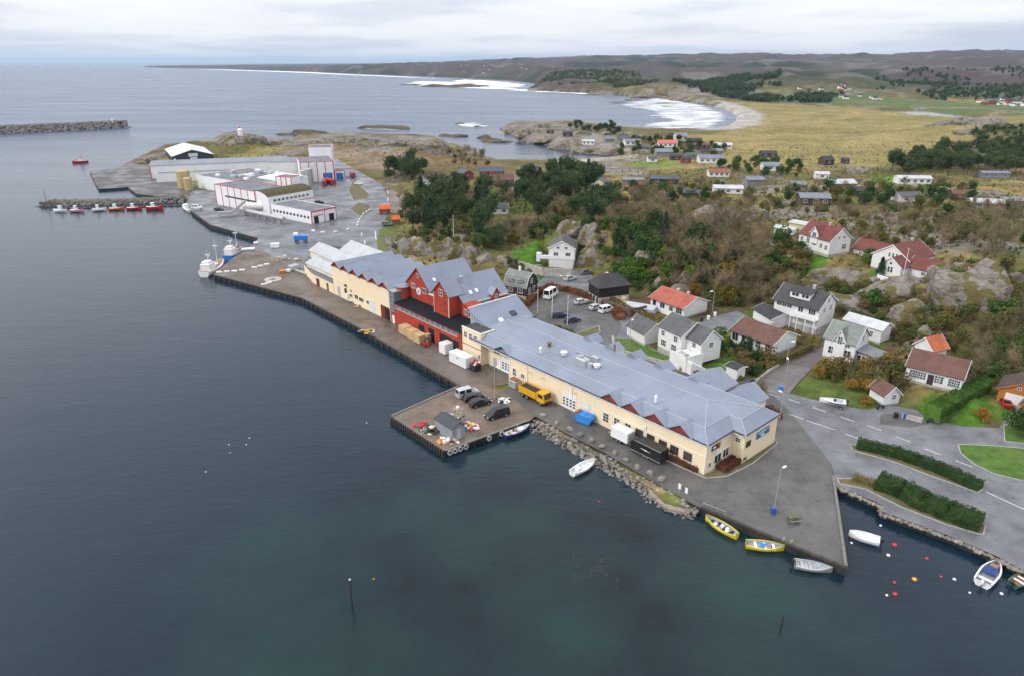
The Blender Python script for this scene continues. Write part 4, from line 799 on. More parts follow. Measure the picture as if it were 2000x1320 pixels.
# --- red-roof bungalow
t, L, W = house('bungalow', 'white bungalow with orange-red tiled roof and verandah behind the car park', (1270, 600), (1335, 623), 9.5, 3.1, 1.9, 'x', rm=roof_mat('roof_orange_red', (0.33, 0.09, 0.055)), over=0.9, base=0.4, chim=[(0.45, 0.5), (0.75, 0.5)], wins=[('F', .12, .9, 1.2, 1.7, 1, 1), ('F', .36, .9, 1.6, 1.5, 2, 1), ('F', .62, .9, 1.2, 1.3, 2, 1), ('F', .85, .9, 1.9, 1.6, 3, 1)])
MB().box(0.5, L*0.78, -1.5, -1.42, 0.3, 1.2).box(0.5, L*0.78, -1.5, -0.02, 0.1, 0.3).build('verandah', WHITE, t)
# --- white house group
t, L, W = house('garage', 'low white garage with dark grey roof at the bend of the lane', (1224, 654), (1259, 674), 6.0, 2.7, 2.2, 'x', rm=R_GREY, flat=2.4, base=0.2, cat='garage')
t, L, W = house('white_house', 'two-storey white house with dark roof and cross gable above the warehouse roof', (1284, 678), (1328, 700), 8.0, 5.4, 2.4, 'x', rm=R_GREY, flat=2.8, base=0.5, wins=[('F', .2, 3.5, 1.0, 1.1), ('F', .75, 3.5, 1.1, 1.1), ('F', .25, 1.2, 1.5, 1.4, 3, 2), ('F', .7, 1.2, 1.5, 1.4, 3, 2), ('R', .25, 1.3, 1.0, 1.2), ('R', .35, 3.6, 1.0, 1.1), ('R', .7, 3.6, 1.0, 1.1)])
gable_block(t, L-3.4, L+4.6, 1.5, 7.5, 0.3, 5.0, 7.4, 'x', SIDING, R_GREY, 0.4, wname='wing_wall', rname='wing_roof'); window(t, (L+4.605, 4.4, 3.6), math.pi/2, 1.0, 1.1); window(t, (L+2.4, 1.496, 3.4), 0, 1.0, 1.0); window(t, (L+1.5, 1.496, 1.2), 0, .8, 1.2)
MB().box(L+0.2, L+5.4, -3.4, 1.5, -0.6, 2.3).box(L+0.2, L+5.4, -3.4, -3.25, 2.3, 3.1).box(L+5.25, L+5.4, -3.4, 1.5, 2.3, 3.1).build('garage_terrace', WHITE, t); MB().box(L+1.6, L+3.8, -2.9, -1.2, 2.3, 2.9).build('terrace_hatch', GREYBASE, t)
for k in range(8): MB().box(L+5.4, L+6.8, -3.2+k*0.55, -2.65+k*0.55, -0.6, 2.2-k*0.32).build('step', WHITE, t)
# --- brown-roof bungalow
t, L, W = house('bungalow', 'white bungalow with brown tiled roof and long verandah beside the gravel lane', (1427, 665), (1508, 695), 9.0, 3.0, 1.9, 'x', rm=R_BROWN, over=0.9, flat=3.0, chim=[(0.62, 0.55)], wins=[('F', .1, .7, 1.6, 1.9, 2, 1), ('F', .3, .9, 1.0, 1.4, 1, 1), ('F', .48, .9, 1.2, 1.4, 1, 1), ('F', .66, .9, 1.2, 1.4), ('F', .9, .7, 1.8, 1.8, 3, 1)])
MB().box(1.8, L*0.8, -1.5, -1.42, 0.2, 1.1).box(1.8, L*0.8, -1.5, -0.02, 0.0, 0.2).build('verandah', WHITE, t)
# --- big white house with dark roof and shed dormer
t, L, W = house('white_house', 'large white house with charcoal roof, long shed dormer and raised balcony', (1508, 622), (1594, 646), 8.5, 5.6, 2.8, 'x', rm=roof_mat('roof_charcoal', (0.05, 0.05, 0.052)), over=0.9, flat=5.0, chim=[(0.6, 0.65)], wins=[('F', .12, 3.9, 1.3, 1.3), ('F', .23, 3.9, 1.3, 1.3), ('F', .34, 3.9, 1.3, 1.3), ('F', .12, 1.2, .9, .9), ('F', .24, 1.2, .9, .9), ('F', .36, 1.2, .9, .9), ('F', .6, 3.6, 1.2, 1.6, 2, 1), ('F', .85, 3.6, 1.6, 1.6, 3, 1), ('R', .3, 4.0, .8, 1.2), ('R', .7, 4.0, .8, 1.2), ('R', .5, 6.3, .8, 1.0)])
MB().box(L*.28, L*.72, 0.9, 3.6, 6.3, 8.0).build('dormer_wall', SIDING, t); r = MB().slab([(L*.26, .5, 8.1), (L*.74, .5, 8.1), (L*.74, 4.3, 8.6), (L*.26, 4.3, 8.6)], .15).build('dormer_roof', R_DARK, t)
for u in (.36, .44, .58, .66): window(t, (L*u, 0.895, 6.9), 0, .8, .8, 1, 1)
MB().box(L*.45, L+.2, -2.0, -.02, 2.7, 2.9).box(L*.45, L+.2, -2.05, -1.95, 2.9, 3.8).build('balcony', WHITE, t)
for u in (.47, .62, .8, .99): MB().box(L*u, L*u+.2, -1.95, -1.75, -.5, 2.7).build('post', WHITE, t)
t, L, W = house('garage', 'white garage with dark roof in front of the large charcoal-roofed house', (1470, 622), (1508, 645), 5.5, 2.6, 1.0, 'x', rm=R_DARK, flat=4.0, L=8, base=.2, over=.5, cat='garage')
# --- plain white shed
t, L, W = house('white_shed', 'plain white shed with pale metal roof between the rock and the grey-roofed house', (1645, 648), (1690, 662), 4.5, 3.2, 1.1, 'x', rm=R_LIGHT, flat=5.0, L=9, base=.2, wins=[('F', .3, 1.0, .7, 1.3), ('F', .75, 1.0, .7, 1.3)], cat='shed')
# --- grey slate cross-gabled house
t, L, W = house('white_house', 'white two-storey house with grey slate roof, front cross gable and glazed annex', (1605, 697), (1664, 714), 7.5, 5.0, 2.9, 'x', rm=R_GREEN, flat=3.0, base=.6, wins=[('F', .26, 1.6, 1.3, 1.6), ('F', .78, 1.6, 1.3, 1.6), ('F', .26, .0, 1.1, .6), ('F', .75, 3.9, .0001+.9, .9), ('R', .3, 1.6, 1.0, 1.4), ('R', .5, 4.9, .9, 1.1)])
gable_block(t, L*.32, L*.68, -0.35, 4, .5, 5.2, 7.4, 'y', SIDING, R_GREEN, .35, wname='cross_gable_wall', rname='cross_gable_roof'); window(t, (L*.5, -.355, 4.4), 0, .9, 1.5, 2, 3)
MB().box(L+.02, L+4.2, 1.2, 6.0, -1.5, 2.9).build('annex_wall', mat('annex_grey', (.22, .23, .24), .6), t); MB().slab([(L, .8, 3.5), (L+4.6, .8, 2.9), (L+4.6, 6.4, 2.9), (L, 6.4, 3.5)], .15).build('annex_roof', mat('annex_roof', (.16, .17, .18), .5), t)
for k in range(4): window(t, (L+.7+k*1.0, 1.195, .5), 0, .75, 2.0, 1, 1)
# --- long brown-roof house
t, L, W = house('longhouse', 'long low white house with brown tiled roof above the clipped green hedge', (1765, 742), (1873, 769), 8.0, 3.4, 2.4, 'x', rm=R_BROWN, flat=4.3, base=.5, wins=[('F', u, 1.2, .55, 1.5, 1, 3) for u in (.1, .14, .2, .24, .3, .34)]+[('F', u, 1.2, .55, 1.5, 1, 3) for u in (.56, .6, .65, .8, .84, .9, .94)], doors=[('F', .46, DARKWOOD)])
t, L, W = house('outhouse', 'small outhouse with bright orange tiled roof behind the long white house', (1783, 690), (1800, 697), 4.5, 2.4, 2.0, 'y', rm=R_ORANGE, flat=6.0, L=4.2, base=.2, wins=[('F', .5, 1.0, .8, .8)], cat='shed')
t, L, W = house('white_shed', 'little white shed with brown roof at the road edge by the motorbike', (1697, 772), (1722, 788), 3.4, 2.1, 1.6, 'x', rm=R_BROWN, flat=2.2, L=4.2, base=.1, wins=[('R', .6, 1.1, .8, .9)], doors=[('R', .25)], cat='shed')
t, L, W = house('kiosk', 'tiny white garden hut with flat dark roof at the hedge corner', (1417, 732), (1431, 738), 2.8, 2.3, .25, 'x', rm=R_DARK, flat=2.3, L=2.8, base=.1, over=.3, wins=[], cat='hut')
OR = mat('orange_boards', (.42, .16, .035), .7, .12, .5, pattern='Z', pscale=1.0)
t, L, W = house('garage', 'orange timber garage with white door and dark brown roof', (1945, 781), (1988, 792), 7.0, 2.7, 1.7, 'y', wm=OR, rm=roof_mat('roof_dark_brown', (.07, .05, .042)), flat=2.6, L=6.2, base=.1, trim=OR, wins=[('F', .5, 3.3, .6, .5, 2, 1)], cat='garage')
MB().box(1.2, L-1.0, -.06, 0, 0, 2.2).build('garage_door', WHITE, t)
t, L, W = house('orange_house', 'orange timber house cut off by the right edge with dark brown roof', (1985, 818), (2030, 832), 9, 3.0, 2.0, 'y', wm=OR, rm=MATS['roof_dark_brown'], flat=2.6, L=9, base=.2, trim=OR, wins=[('F', .2, 1, 1.2, 1.1), ('L', .5, 1, 1.2, 1.1)])
# --- white house with dark red roof on the hill
t, L, W = house('white_house', 'white hillside house with dark red roof and central dormer gable', (1557, 487), (1616, 505), 8.5, 5.0, 3.3, 'x', rm=R_MAROON, wins=[('F', .1, 2.8, .9, 1.2), ('F', .28, 2.6, .45, 1.7, 1, 3), ('F', .33, 2.6, .45, 1.7, 1, 3), ('F', .52, 2.4, 1.3, 1.5, 3, 1), ('F', .74, 2.2, .9, 1.3), ('F', .9, 2.0, .9, 1.3), ('R', .4, 5.2, .7, .8), ('R', .65, 5.2, .7, .8), ('R', .7, 2.0, 1.5, 1.4, 3, 2)], chim=[(.6, .5)], zofs=.3, base=.8)
gable_block(t, L*.38, L*.62, -.3, 4.2, 3.0, 6.2, 7.9, 'y', SIDING, R_MAROON, .35, wname='dormer_wall', rname='dormer_roof'); window(t, (L*.5, -.305, 5.0), 0, 1.3, 1.3, 3, 1)
MB().box(-9, -.4, -3.0, -2.9, -.5, .9).box(-9, -8.9, -3.0, 3, -.5, .9).box(-.5, 6.5, -3.3, -3.2, -2.6, -.6).build('terrace_fence', WHITE, t)
house('greenhouse', 'small white pavilion with many panes left of the hillside house', (1511, 458), (1538, 462), 4, 2.4, .5, 'x', rm=R_LIGHT, L=6.5, wins=[('F', .2, .9, 1, 1.1), ('F', .4, .9, 1, 1.1), ('F', .6, .9, 1, 1.1), ('F', .8, .9, 1, 1.1)], cat='pavilion')
house('white_shed', 'pale yellow-green outbuilding behind the white pavilion', (1540, 448), (1560, 452), 5, 2.4, .4, 'x', wm=mat('pale_yellow', (.5, .47, .22), .7), rm=R_LIGHT, L=6, cat='shed')
# --- red-roof complex
t, L, W = house('villa', 'rambling white villa with several dark red roofs on the rock', (1699, 525), (1752, 538), 13, 4.2, 3.4, 'y', rm=R_MAROON, L=10.5, zofs=.4, wins=[('F', u, 4.3, .45, 1.1, 1, 2) for u in (.45, .55, .65, .74)], chim=[(.5, .75)])
gable_block(t, 5.2, 11.2, -5.0, 4, -.3, 3.2, 5.4, 'y', SIDING, R_MAROON, .45, wname='front_wing_wall', rname='front_wing_roof'); window(t, (7.9, -5.005, 1.4), 0, .55, 1.5, 1, 2); window(t, (8.7, -5.005, 1.4), 0, .55, 1.5, 1, 2); window(t, (8.2, -5.005, 3.6), 0, .6, .6, 1, 1)
gable_block(t, 10.4, 24.0, -.5, 6.5, -.3, 3.0, 5.2, 'x', SIDING, R_MAROON, .5, wname='right_wing_wall', rname='right_wing_roof'); window(t, (15, -.505, 1.4), 0, 1.0, .8); window(t, (18, -.505, 1.4), 0, 1.2, .6)
gable_block(t, -9.5, .5, 6.0, 12.5, -.3, 3.0, 5.4, 'x', SIDING, R_MAROON, .5, wname='left_wing_wall', rname='left_wing_roof'); window(t, (-7, 5.995, 1.4), 0, 1.0, .7); window(t, (-5, 5.995, 1.2), 0, .7, .9)

# ================================================================== DISTANT HOUSES
def far(label, px, py, w, d, h, wall, roof, ang=0, rr=1.4, name='cottage', axis='x', wn=2):
    x, y, z = G(px, py); a = math.radians(ang)
    ox = x-math.cos(a)*w/2; oy = y-math.sin(a)*w/2
    t = thing(name, label, 'house', (ox, oy, z), a, 'houses and cabins scattered over the headland')
    PADS.append((math.cos(a), math.sin(a), ox-.5, oy-.5, w+1, d+1, z))
    MB().box(.1, w-.1, .1, d-.1, -3, .3).build('foundation', GREYBASE, t)
    gable_block(t, 0, w, 0, d, .2, h, h+rr, axis, wall, roof, .4, trim=WHITE if wall is SIDING else None)
    for k in range(wn): window(t, (w*(k+.5)/wn, -.004, h*.4), 0, min(1.5, w/wn*.5), h*.4, 2, 1)
    return t
S = SIDING; GW = mat('grey_timber', (.2, .2, .19), .8, .2, 1.0); RW = mat('barn_red', (.24, .04, .03), .7, .15); CW = mat('cream_paint', (.6, .55, .42), .6, .08); BW = mat('brown_timber', (.06, .045, .035), .8, .2); PW = mat('pink_roof', (.5, .1, .1), .6)
SHEETB = roof_mat('roof_blue_grey', (.16, .18, .21), rough=.5)
FAR = [('white house with grey roof behind the left pines',832,378,9,9,4.5,S,R_GREY,15,2.2,'y',2),('dark flat cabin right of the white house behind the left pines',872,358,7,5,2.6,BW,R_BLUE,0,.6,'x',1),
 ('red barn with glazed dark roof left of the navy-roofed house',915,352,8,9,3.2,RW,R_BLUE,30,2.0,'y',1),('red house with long navy roof at the edge of the heath',961,349,16,8,3.8,RW,R_BLUE,5,1.8,'x',3),('white two-storey house with black roof between the pine groves',1033,353,12,9,5.0,S,R_DARK,-12,2.2,'x',3),
 ('brown-roofed house with white basement near the red barn',985,366,12,8,3.6,BW,R_BROWN,10,2.4,'x',3),('cream house with grey roof right of the central pines',1168,376,11,9,3.8,CW,R_GREY,-18,2.6,'y',2),('small grey-roofed house beside the pine trunks',975,420,9,6,2.6,S,R_GREY,8,1.6,'x',2),
 ('red cabin with vivid orange roof at the road edge',752,420,5.5,4.5,2.6,RW,roof_mat('roof_vivid_orange',(.55,.1,.02)),10,1.2,'x',1),('small orange-roofed shed half hidden by pines',774,439,3.6,3.4,2.2,RW,MATS['roof_vivid_orange'],15,1.0,'x',1),
 ('dark cabin on the outer rocks of the peninsula',1109,268,9,6,3,BW,R_DARK,0,1.4,'x',1),('white cabin low on the lagoon rocks',1149,284,11,6,3,S,R_LIGHT,-5,.8,'x',3),('grey gabled house on top of the peninsula',1217,277,11,9,4,GW,R_GREY,0,2.6,'y',2),
 ('pale house below the grey gabled peninsula house',1236,285,14,7,3,S,SHEETB,8,1.5,'x',3),('house with pinkish red roof in the peninsula cluster',1304,289,16,8,3.2,S,PW,-4,1.8,'x',4),('pale gabled house above the pinkish red roof',1332,277,11,8,4,CW,SHEETB,10,2.4,'x',2),('black cabin right of the pinkish red roof',1356,283,13,7,3,BW,R_DARK,-5,1.5,'x',3),
 ('grey house with white windows below the pink roof',1297,308,13,8,3.6,GW,SHEETB,0,1.6,'x',4),('brown flat cabin in the middle of the peninsula cluster',1370,292,14,7,3,BW,R_BROWN,0,1.0,'x',3),('white cabin nearest the curved beach',1414,292,13,7,3,S,R_LIGHT,-6,1.3,'x',3),('long grey-blue cabin at the cluster edge',1388,320,17,8,3.2,S,SHEETB,0,1.7,'x',4),('small dark shed among the cluster bushes',1322,314,9,6,2.6,BW,R_DARK,0,1,'x',1),('low slate cabin left of the long grey-blue cabin',1353,312,10,6,2.8,GW,R_GREY,12,1.2,'x',2),
 ('white cabin with striped red roof on the open heath',1404,347,13,6.5,2.8,S,R_RED,-3,1.2,'x',4),('long dark cabin half behind heath shrubs',1297,361,17,6,2.8,BW,R_BLUE,-6,1.0,'x',2),('grey flat cabin by the cream house',1237,362,13,6,2.6,GW,SHEETB,0,.8,'x',2),('slate shed roof peeking over brown scrub',1348,388,8,6,2.4,BW,R_BLUE,-20,1.2,'x',1),('broad pale-roofed cabin on bare rock',1422,380,15,7,2.6,S,R_LIGHT,-8,1.0,'x',3),('low cabin between rock and pale-roofed cabin',1262,372,9,6,2.6,BW,R_BROWN,10,1.1,'x',1),
 ('small dark cabin behind the pinkish red roof',1318,272,8,6,2.8,BW,R_DARK,5,1.4,'x',1),('small slate cabin left of the grey gabled house',1190,279,8,6,2.8,GW,SHEETB,0,1.3,'x',1),('tiny brown cabin on the seaward rocks',1075,262,7,5,2.6,BW,R_BROWN,0,1.2,'x',1),('grey hut between the lagoon and the cluster',1258,296,8,6,2.8,GW,R_GREY,10,1.4,'x',2),('dark-roofed hut under the brown flat cabin',1378,304,8,6,2.6,GW,R_DARK,-8,1.2,'x',2),
 ('slate hut at the right edge of the cluster',1402,303,8,6,2.6,GW,SHEETB,8,1.2,'x',2),('red hut hidden among the cluster bushes',1340,320,7,5,2.6,RW,R_DARK,0,1.2,'x',1),('small white hut above the lagoon sand',1275,318,7,5,2.6,S,R_GREY,5,1.2,'x',1),('dark cabin on the heath left of the paddock',1690,385,10,7,2.6,BW,R_DARK,6,1.3,'x',2),('low slate cabin on the heath by the striped rock',1560,372,9,6,2.6,GW,SHEETB,0,1.2,'x',2),('brown cabin below the flat grey forest cabin',1880,392,10,7,2.6,BW,R_BROWN,-6,1.3,'x',2),('black cabin alone at the dune edge',1502,309,12,7,3,BW,R_DARK,0,1.4,'x',2),('grey cabin with white windows under the dune cabin',1506,335,11,7,3,S,SHEETB,-3,1.6,'x',3),('dark round-roofed hut beside the striped rock',1619,324,8,7,3.4,BW,R_DARK,15,2.0,'x',1),('tiny black shed right of the round-roofed hut',1652,321,4.5,4,2.4,BW,R_DARK,0,1,'x',1),('slate cabin beside the heath lane',1476,362,11,7,2.6,GW,SHEETB,8,1.2,'x',2),('white hut with one dark window among shrubs',1605,351,8,5,2.8,S,R_LIGHT,-10,1,'x',1),
 ('wide grey-roofed cabin by the green paddock',1648,371,15,9,3,GW,R_LIGHT,6,1.5,'x',3),('long white cabin above the green paddock',1786,361,19,7,3,S,R_LIGHT,-4,1.0,'x',5),('flat grey cabin in front of the dark forest',1944,350,17,7,3,GW,SHEETB,-3,.7,'x',3),('dark wooden house with slate roof above the hillside house',1591,403,14,8,3.2,BW,SHEETB,-6,1.5,'x',3),('low grey cabin among rocks left of the stone shed',1779,396,12,7,2.6,S,R_GREY,8,1.3,'x',2),('striped grey roof cabin at the right, nearer one',1928,410,14,8,2.6,GW,R_LIGHT,-14,1.2,'x',2),('charcoal cabin touching the right edge',1982,406,12,7,2.8,BW,SHEETB,-5,1,'x',3)]
for f in FAR: far(f[0], f[1], f[2], f[3]*.86, f[4]*.9, f[5], f[6], f[7], f[8], f[9], axis=f[10], wn=f[11])
# far villages: plain small houses told apart only by place
vm = []
for wm_, rm_ in ((S, R_DARK), (S, R_RED), (CW, R_GREY), (RW, R_DARK)):
    mb = MB(); mb.prism([(-6, -4, -3), (-6, -4, 4), (-6, 0, 7), (-6, 4, 4), (-6, 4, -3)], (12, 0, 0)); mb.slab([(-6.4, -4.5, 3.9), (6.4, -4.5, 3.9), (6.4, 0, 7.4), (-6.4, 0, 7.4)], .3, 1); mb.slab([(6.4, 4.5, 3.9), (-6.4, 4.5, 3.9), (-6.4, 0, 7.4), (6.4, 0, 7.4)], .3, 1)
    me = mb.mesh('village_house', [wm_, rm_]); vm.append(me)
rv = random.Random(5)
for (x0, x1, y0, y1, n, lab) in ((1905, 2000, 197, 209, 22, 'tiny house in the far village at the right edge of the plain'), (1640, 1720, 187, 195, 8, 'tiny pale house on the farm rise beyond the dunes'), (1560, 1680, 168, 180, 10, 'tiny white house on the brown rise behind the dark wood'), (900, 1100, 128, 150, 10, 'speck of a house on the far coastal slope')):
    for k in range(n):
        g = G(rv.uniform(x0, x1), rv.uniform(y0, y1))
        o = link('village_house', rv.choices(vm, (6, 1, 3, 1))[0], None, g, rv.uniform(-.6, .6), lab, 'house', 'far village houses', scale=rv.uniform(.45, .75))
# ================================================================== FISH FACTORY AND HALL
PANEL = mat('white_cladding_panel', (.72, .73, .75), .5, .05, .25, objvar=.04, dirt=((.48, .48, .48), .3, .3)); REDS = mat('red_strip', (.5, .035, .05), .5); FROOF = mat('factory_felt_roof', (.13, .14, .16), .75, .25, .25, dirt=((.22, .23, .25), .16, .7), coord='World'); MOSS = mat('mossy_roof', (.075, .062, .025), .95, .35, .8, bump=.6); BLUED = mat('blue_door', (.02, .13, .42), .5)
FLAB = {'rear_': 'long white rear factory hall with low grey roof behind the flat-roofed blocks', 'low_': 'low white lean-to block along the front of the long rear hall', 'middle_': 'wide middle factory block with dark flat roof full of vents', 'front_': 'white factory block with bold red strips facing the quay',
 'wing_': 'factory wing with curved mossy roof and a row of dark windows', 'office_': 'low white front factory block with red edging and dark flat roof', 'penthouse_': 'small white and red rooftop block on the factory', 'tall_': 'tall corrugated pale block at the end of the rear hall', 'loading_': 'white loading block with blue door beside the red lorries', 'annex_': 'small white annex with a large blue door', 'tower_': 'tall white square factory tower with antennas'}
def block(t, A, B, D, h, rm=FROOF, z=Z0, nm='', pitch=0.0, panels=True, strip=True, pw=5.0, ang=None, L=None, side='R', parapet=.25, org=None):
    """flat-roofed clad block: front foot from A to B (photo bearings), depth D"""
    a0 = org or U(*A, z); b0 = U(*B, z); a = math.atan2(b0[1]-a0[1], b0[0]-a0[0]) if ang is None else math.radians(ang); L = L or math.hypot(b0[0]-a0[0], b0[1]-a0[1])
    c, s = math.cos(a), math.sin(a); P = lambda x, y, zz: (a0[0]+c*x-s*y, a0[1]+s*x+c*y, zz)
    g = thing('factory_building', FLAB[nm], 'factory', P(0, 0, z), a)
    w = MB().box(0, L, 0, D, -1, h).build('wall', PANEL, g)
    if pitch:
        r = MB().slab([(-.3, -.3, h), (L+.3, -.3, h), (L+.3, D/2, h+pitch), (-.3, D/2, h+pitch)], .2).slab([(-.3, D/2, h+pitch), (L+.3, D/2, h+pitch), (L+.3, D+.3, h), (-.3, D+.3, h)], .2).add([(-.01, 0, h-.1), (-.01, D, h-.1), (-.01, D/2, h+pitch-.1), (L+.01, 0, h-.1), (L+.01, D, h-.1), (L+.01, D/2, h+pitch-.1)], [(0, 2, 1), (3, 4, 5)]).build('roof', rm, g); fix_normals(r)
    else:
        MB().box(.15, L-.15, .15, D-.15, h, h+.06).build('roof', rm, g); MB().box(-.06, L+.06, -.06, .15, h, h+parapet).box(-.06, L+.06, D-.15, D+.06, h, h+parapet).box(-.06, .15, .15, D-.15, h, h+parapet).box(L-.15, L+.06, .15, D-.15, h, h+parapet).build('parapet', REDS if strip else PANEL, g)
    if panels:
        n = max(1, round(L/pw)); pm = MB().box(.03, L/n-.03, -.07, 0, .25, h-.12).mesh('panel', PANEL)
        for k in range(n): link('panel', pm, g, (k*L/n, 0, 0))
        n2 = max(1, round(D/pw)); pm2 = MB().box(0, .07, .03, D/n2-.03, .25, h-.12).mesh('panel', PANEL)
        for k in range(n2): link('panel', pm2, g, (L, k*D/n2, 0)); link('panel', pm2, g, (-.07, k*D/n2, 0))
        if strip:
            sm = MB().box(-.22, .22, -.14, 0, 0, h).mesh('red_strip', REDS)
            for k in range(n+1): link('red_strip', sm, g, (k*L/n, 0, 0))
            if strip == 2:
                for k in range(n2+1): link('red_strip', sm, g, (L+.0, k*D/n2, 0), math.pi/2)
    return g, L
ft = None
# long rear hall
g, L = block(ft, (298, 356), (660, 322), 20, 7.5, mat('rear_hall_roof', (.2, .22, .25), .6, .12, .1), nm='rear_', pitch=1.6, strip=False, pw=6, org=(-209.6, 402.9), ang=17.4, L=76)
MB().box(-.25, .25, -.2, .3, 0, 7.2).build('red_corner', REDS, g)
block(ft, (307, 357), (470, 352), 9, 4.4, nm='low_', strip=False, pw=6, ang=17.4, L=40)
# middle block
g, L = block(ft, (387, 367), (640, 360), 33, 6.6, nm='middle_', strip=False, pw=6, ang=-37, L=52)
rr = random.Random(2)
for k in range(16): x = rr.uniform(4, L-18); y = rr.uniform(4, 28); MB().cham(x, x+rr.uniform(1.5, 4), y, y+rr.uniform(1.5, 3), 6.66, 6.66+rr.uniform(.6, 1.6), .15).build('roof_unit', rr.choice([STEEL, GREYDOOR, WHITE]), g)
MB().slab([(35, 14, 7.0), (62, 14, 7.0), (52, 30, 7.8), (33, 28.6, 7.6)], .4).build('white_canopy_roof', mat('white_membrane', (.72, .72, .72), .6), g)
MB().lathe([(1.6, 0), (1.7, .6), (.9, 1.2)], 14, (24, 12, 6.66)).build('yellow_fan', mat('yellow_paint', (.6, .42, .05), .5), g)
# front block with red strips
g, L = block(ft, (425, 400), (502, 415), 16, 9.4, nm='front_', strip=1, pw=5.2, ang=-37, L=32)
MB().box(8, L, -.16, -.07, 4.6, 5.3).build('window_band', GLASS, g)
# curved mossy roof wing
a0 = U(503, 432); b0 = U(521, 440)
g, L = block(ft, (502.5, 415.5), (521, 441), 24, 7.6, nm='wing_', strip=False, pw=4, ang=-37, L=10)
g.rotation_euler.z += 0.0
pr = [(0, 9.6), (L*.25, 9.9), (L*.5, 9.7), (L*.78, 8.9), (L, 7.6)]; r = MB()
for i in range(4): (x0, z0), (x1, z1) = pr[i], pr[i+1]; r.prism([(x0-.01, -.2, z0), (x1+.01, -.2, z1), (x1+.01, -.2, z1+.2), (x0-.01, -.2, z0+.2)], (0, 24.4, 0))
ro = r.build('curved_roof', MOSS, g); fix_normals(ro)
e = MB().add([(0, -.08, 7.4)]+[(p[0], -.08, p[1]) for p in pr]+[(L, -.08, 7.4)], [tuple(range(7))]).build('curved_gable', PANEL, g)
for k in range(9): window(g, (L+.075, 3.0+k*2.2, 5.6), math.pi/2, 1.3, 1.0, 2, 1)
MB().box(L+.07, L+.14, 1, 24, 4.2, 4.5).build('red_band', REDS, g)
# low front block
g, L = block(ft, (532, 422), (606, 439), 13, 5.0, nm='office_', strip=False, pw=5, ang=-37.5, L=28)
for k in range(11): window(g, (2+k*(L-4)/10, -.075, 2.2), 0, 1.1, .8, 1, 1, BLACKM)
MB().box(L-.1, L+.15, -.1, 13.1, 4.8, 5.3).build('red_band', REDS, g); MB().box(L+.06, L+.14, 1.0, 6.0, 3.0, 3.3).build('red_trim', REDS, g)
for y0, y1 in ((6.6, 6.9), (12.7, 13.0), (-.14, .2)): MB().box(L-.1 if y0 < 0 else L+.06, L+.14, y0, y1, 0, 4.8).build('red_trim', REDS, g)

MB().box(L+.07, L+.13, 1.2, 3.4, 0, 2.9).build('dark_entrance', DARKIN, g); MB().box(L+.07, L+.13, 9.0, 11.6, 0, 3.0).build('dark_entrance', DARKIN, g); MB().box(L+.07, L+.16, 3.8, 5.6, 0, 2.8).build('white_door', WHITE, g)
# penthouse, tall rear block, tower, silo
g, L = block(ft, (543, 392), (565, 390), 7, 10.4, nm='penthouse_', strip=1, pw=3, org=(-117, 343), ang=-20, L=9)
g, L = block(ft, (590, 348), (628, 358), 20, 8.6, mat('rear_hall_roof', (.2, .22, .25)), nm='tall_', pitch=1.0, strip=False, pw=5, org=(-142, 411), ang=12, L=25)
g, L = block(ft, (624, 352), (652, 353), 24, 10.8, nm='loading_', strip=2, pw=5, org=(-118.5, 390), ang=20, L=18)
MB().box(L*.66, L*.95, -.12, -.05, .2, 4.6).build('blue_door', BLUED, g)
g, L = block(ft, (655, 352), (669, 351), 9, 4.8, nm='annex_', strip=1, pw=9, ang=12, L=5.5); MB().box(.8, L-.8, -.16, -.08, .1, 3.9).build('blue_door', BLUED, g)
g, L = block(ft, (608, 333), (649, 336), 11, 15.0, nm='tower_', strip=False, pw=4.5, org=(-124.3, 429.6), ang=8, L=13.5)
MB().box(0, L, -.1, 0, 14.8, 15.2).build('red_band', REDS, g)
for x in (L*.35, L*.7, L*.9): MB().cyl((x, 3, 15), (x, 3, 18.5), .1, n=6).build('antenna', STEEL, g)
# tanks
def tank(label, px, py, r_, h, m, n=1):
    t = thing('storage_tank', label, 'tank', (*U(px, py), Z0))
    MB().lathe([(r_, 0), (r_, h), (r_*.8, h+.35), (.2, h+.5)], 20).build('shell', m, t, smooth=False)
    for k in range(4): MB().lathe([(r_+.06, 0), (r_+.06, .15)], 20, (0, 0, .8+k*h/4.2)).build('hoop', STEEL, t)
    MB().box(r_, r_+.5, -.25, .25, 0, h+.8).build('ladder', STEEL, t)
OCH = mat('ochre_paint', (.42, .33, .14), .6, .12)
tank('ochre storage tank left of the factory, taller one', 361, 367, 3.3, 8.8, OCH); tank('ochre storage tank left of the factory, smaller front one', 369, 371, 2.0, 6.0, OCH)
tank('tall steel silo beside the red lorries', 604, 360, 2.2, 8.2, STEEL); tank('second steel silo left of the red lorries', 596, 360, 1.9, 7.4, STEEL)
